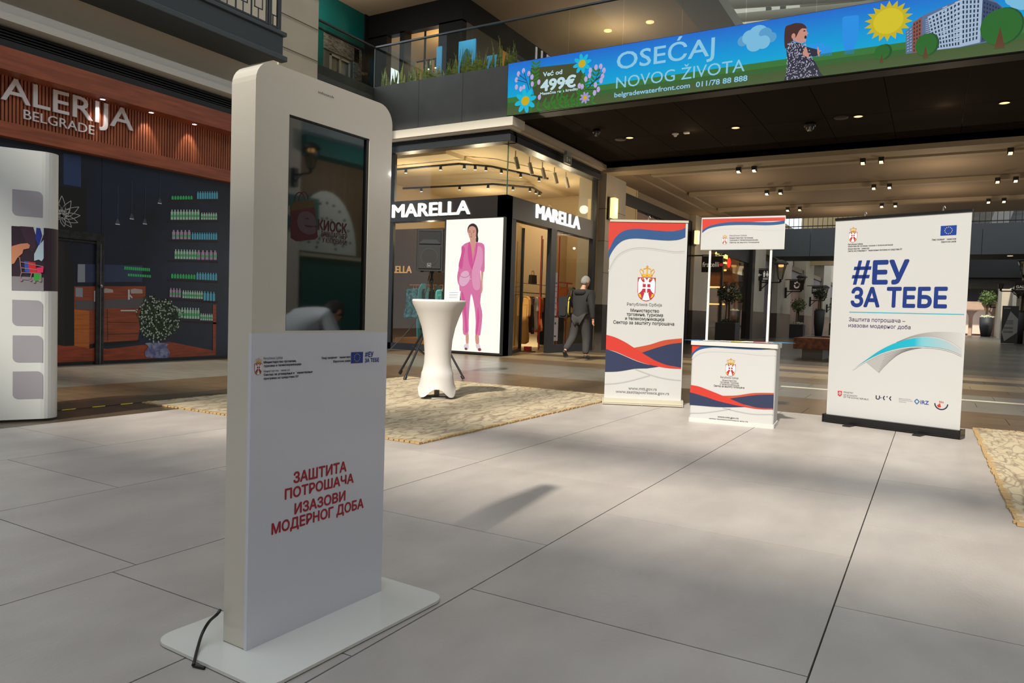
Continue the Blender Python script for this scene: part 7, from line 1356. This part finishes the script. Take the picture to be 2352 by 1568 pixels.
for bx0, by0, L in ((21.2, 2.55, 'rust brown block bench on a steel foot, nearer of the two'), (25.2, 2.35, 'second rust brown block bench, half hidden behind the wide banner')):
    t = thing('bench', (bx0, by0, 0), L, 'bench', 'rust brown block benches')
    obj('seat', MB().box(bx0 - .45, bx0 + 1.2, by0 - .25, by0 + .70, .26, .56), rust_m, t, bevel=.01); obj('foot', MB().box(bx0 - .25, bx0 + 1.0, by0 - .02, by0 + .5, 0, .26), stl, t)
# upper level: posters and letters
up = thing('upper_shop_sign', (17, 10.6, 8.5), 'tall serif LU letters on the black fascia of the upper shop', 'sign')
uA = Art((0, 10.69, 0), (1, 0), up, lift=.01); uA.text('LUX', [(19.378,10.69,8.639),(19.378,10.69,8.639)][0:0] or [(19.25, 8.56), (20.6, 8.5), (19.25, 8.98)], mat('letters_pale', (206, 206, 214), .5, emit=.5), depth=.03)
for y0, y1, z0_, z1_, L in ((11.12, 10.98, 6.9, 7.6, 'narrow bright blue poster strip behind the plants'), (10.45, 9.95, 6.5, 7.62, 'bright blue leaf poster behind the snake plants'), (9.62, 9.25, 6.5, 7.15, 'blue poster low at the right end of the plants')):
    o = thing('blue_poster', (14.95, y0, z0_), L, 'poster', 'blue posters on the upper gallery')
    obj('panel', MB().box(14.93, 14.97, y1, y0, z0_, z1_), mat('poster_blue', (40, 140, 200), .5, emit=.3), o)
    if y0 == 10.45: bp2 = o
    obj('stand', MB().box(14.94, 14.96, (y0 + y1) / 2 - .03, (y0 + y1) / 2 + .03, 5.95, z0_), black, o)
obj('leaf_print', MB().prism(smooth([(10.40, 6.9), (10.34, 7.2), (10.2, 7.42), (10.1, 7.2), (10.12, 6.8), (10.3, 6.55)], 3, True), xp, 14.92, 14.93), mat('leaf_teal', (0, 92, 100), .5), bp2)
ut = thing('ceiling_track', (15.9, 12, 7.4), 'black ceiling track with three lit spotlights in the upper shop', 'lamp')
obj('track', MB().tube([(15.9, 12.5, 7.72), (15.9, 11.0, 7.72)], .02, 6), black, ut)
for y in (12.1, 11.85, 11.6): obj('spot_head', MB().tube([(15.9, y, 7.7), (15.9, y, 7.48)], .045, 8), mat('spot_grey', (90, 90, 88), .5), ut); obj('bulb', MB().lathe((15.9, y, 7.475), [(.001, 0), (.04, 0)], 10), MATS['bulb_warm'], ut)
for i, (px_, L) in enumerate(zip([(19.063,7.043,9),(19.134,8.306,9)], ('nearer the roof', 'nearer the black fascia'))):
    t = thing('upper_downlight', (px_[0], px_[1], 9), 'round downlight in the upper beige ceiling, %s' % L, 'lamp', 'upper ceiling downlights'); obj('lens', MB().lathe((px_[0], px_[1], 8.98), [(.001, 0), (.11, 0), (.11, .02)], 16), MATS['downlight_warm'], t)
for i, (p_, L) in enumerate(zip([(28.651,5.917,12.5),(28.637,5.401,12.5)], ('left', 'right'))):
    t = thing('roof_spotlight', tuple(p_), '%s of two small spotlights under the curved roof tubes' % L, 'lamp', 'roof spotlights'); obj('housing', MB().box(p_[0] - .09, p_[0] + .09, p_[1] - .09, p_[1] + .09, p_[2], p_[2] + .25), mat('roof_spot_grey', (90, 90, 86), .5), t); obj('lens', MB().lathe((p_[0], p_[1], p_[2] - .01), [(.001, 0), (.07, 0)], 10), MATS['bulb_warm'], t)
    obj('hanger', MB().tube([(p_[0], p_[1], p_[2] + .25), (p_[0], p_[1], 14.6)], .01, 5), black, t)
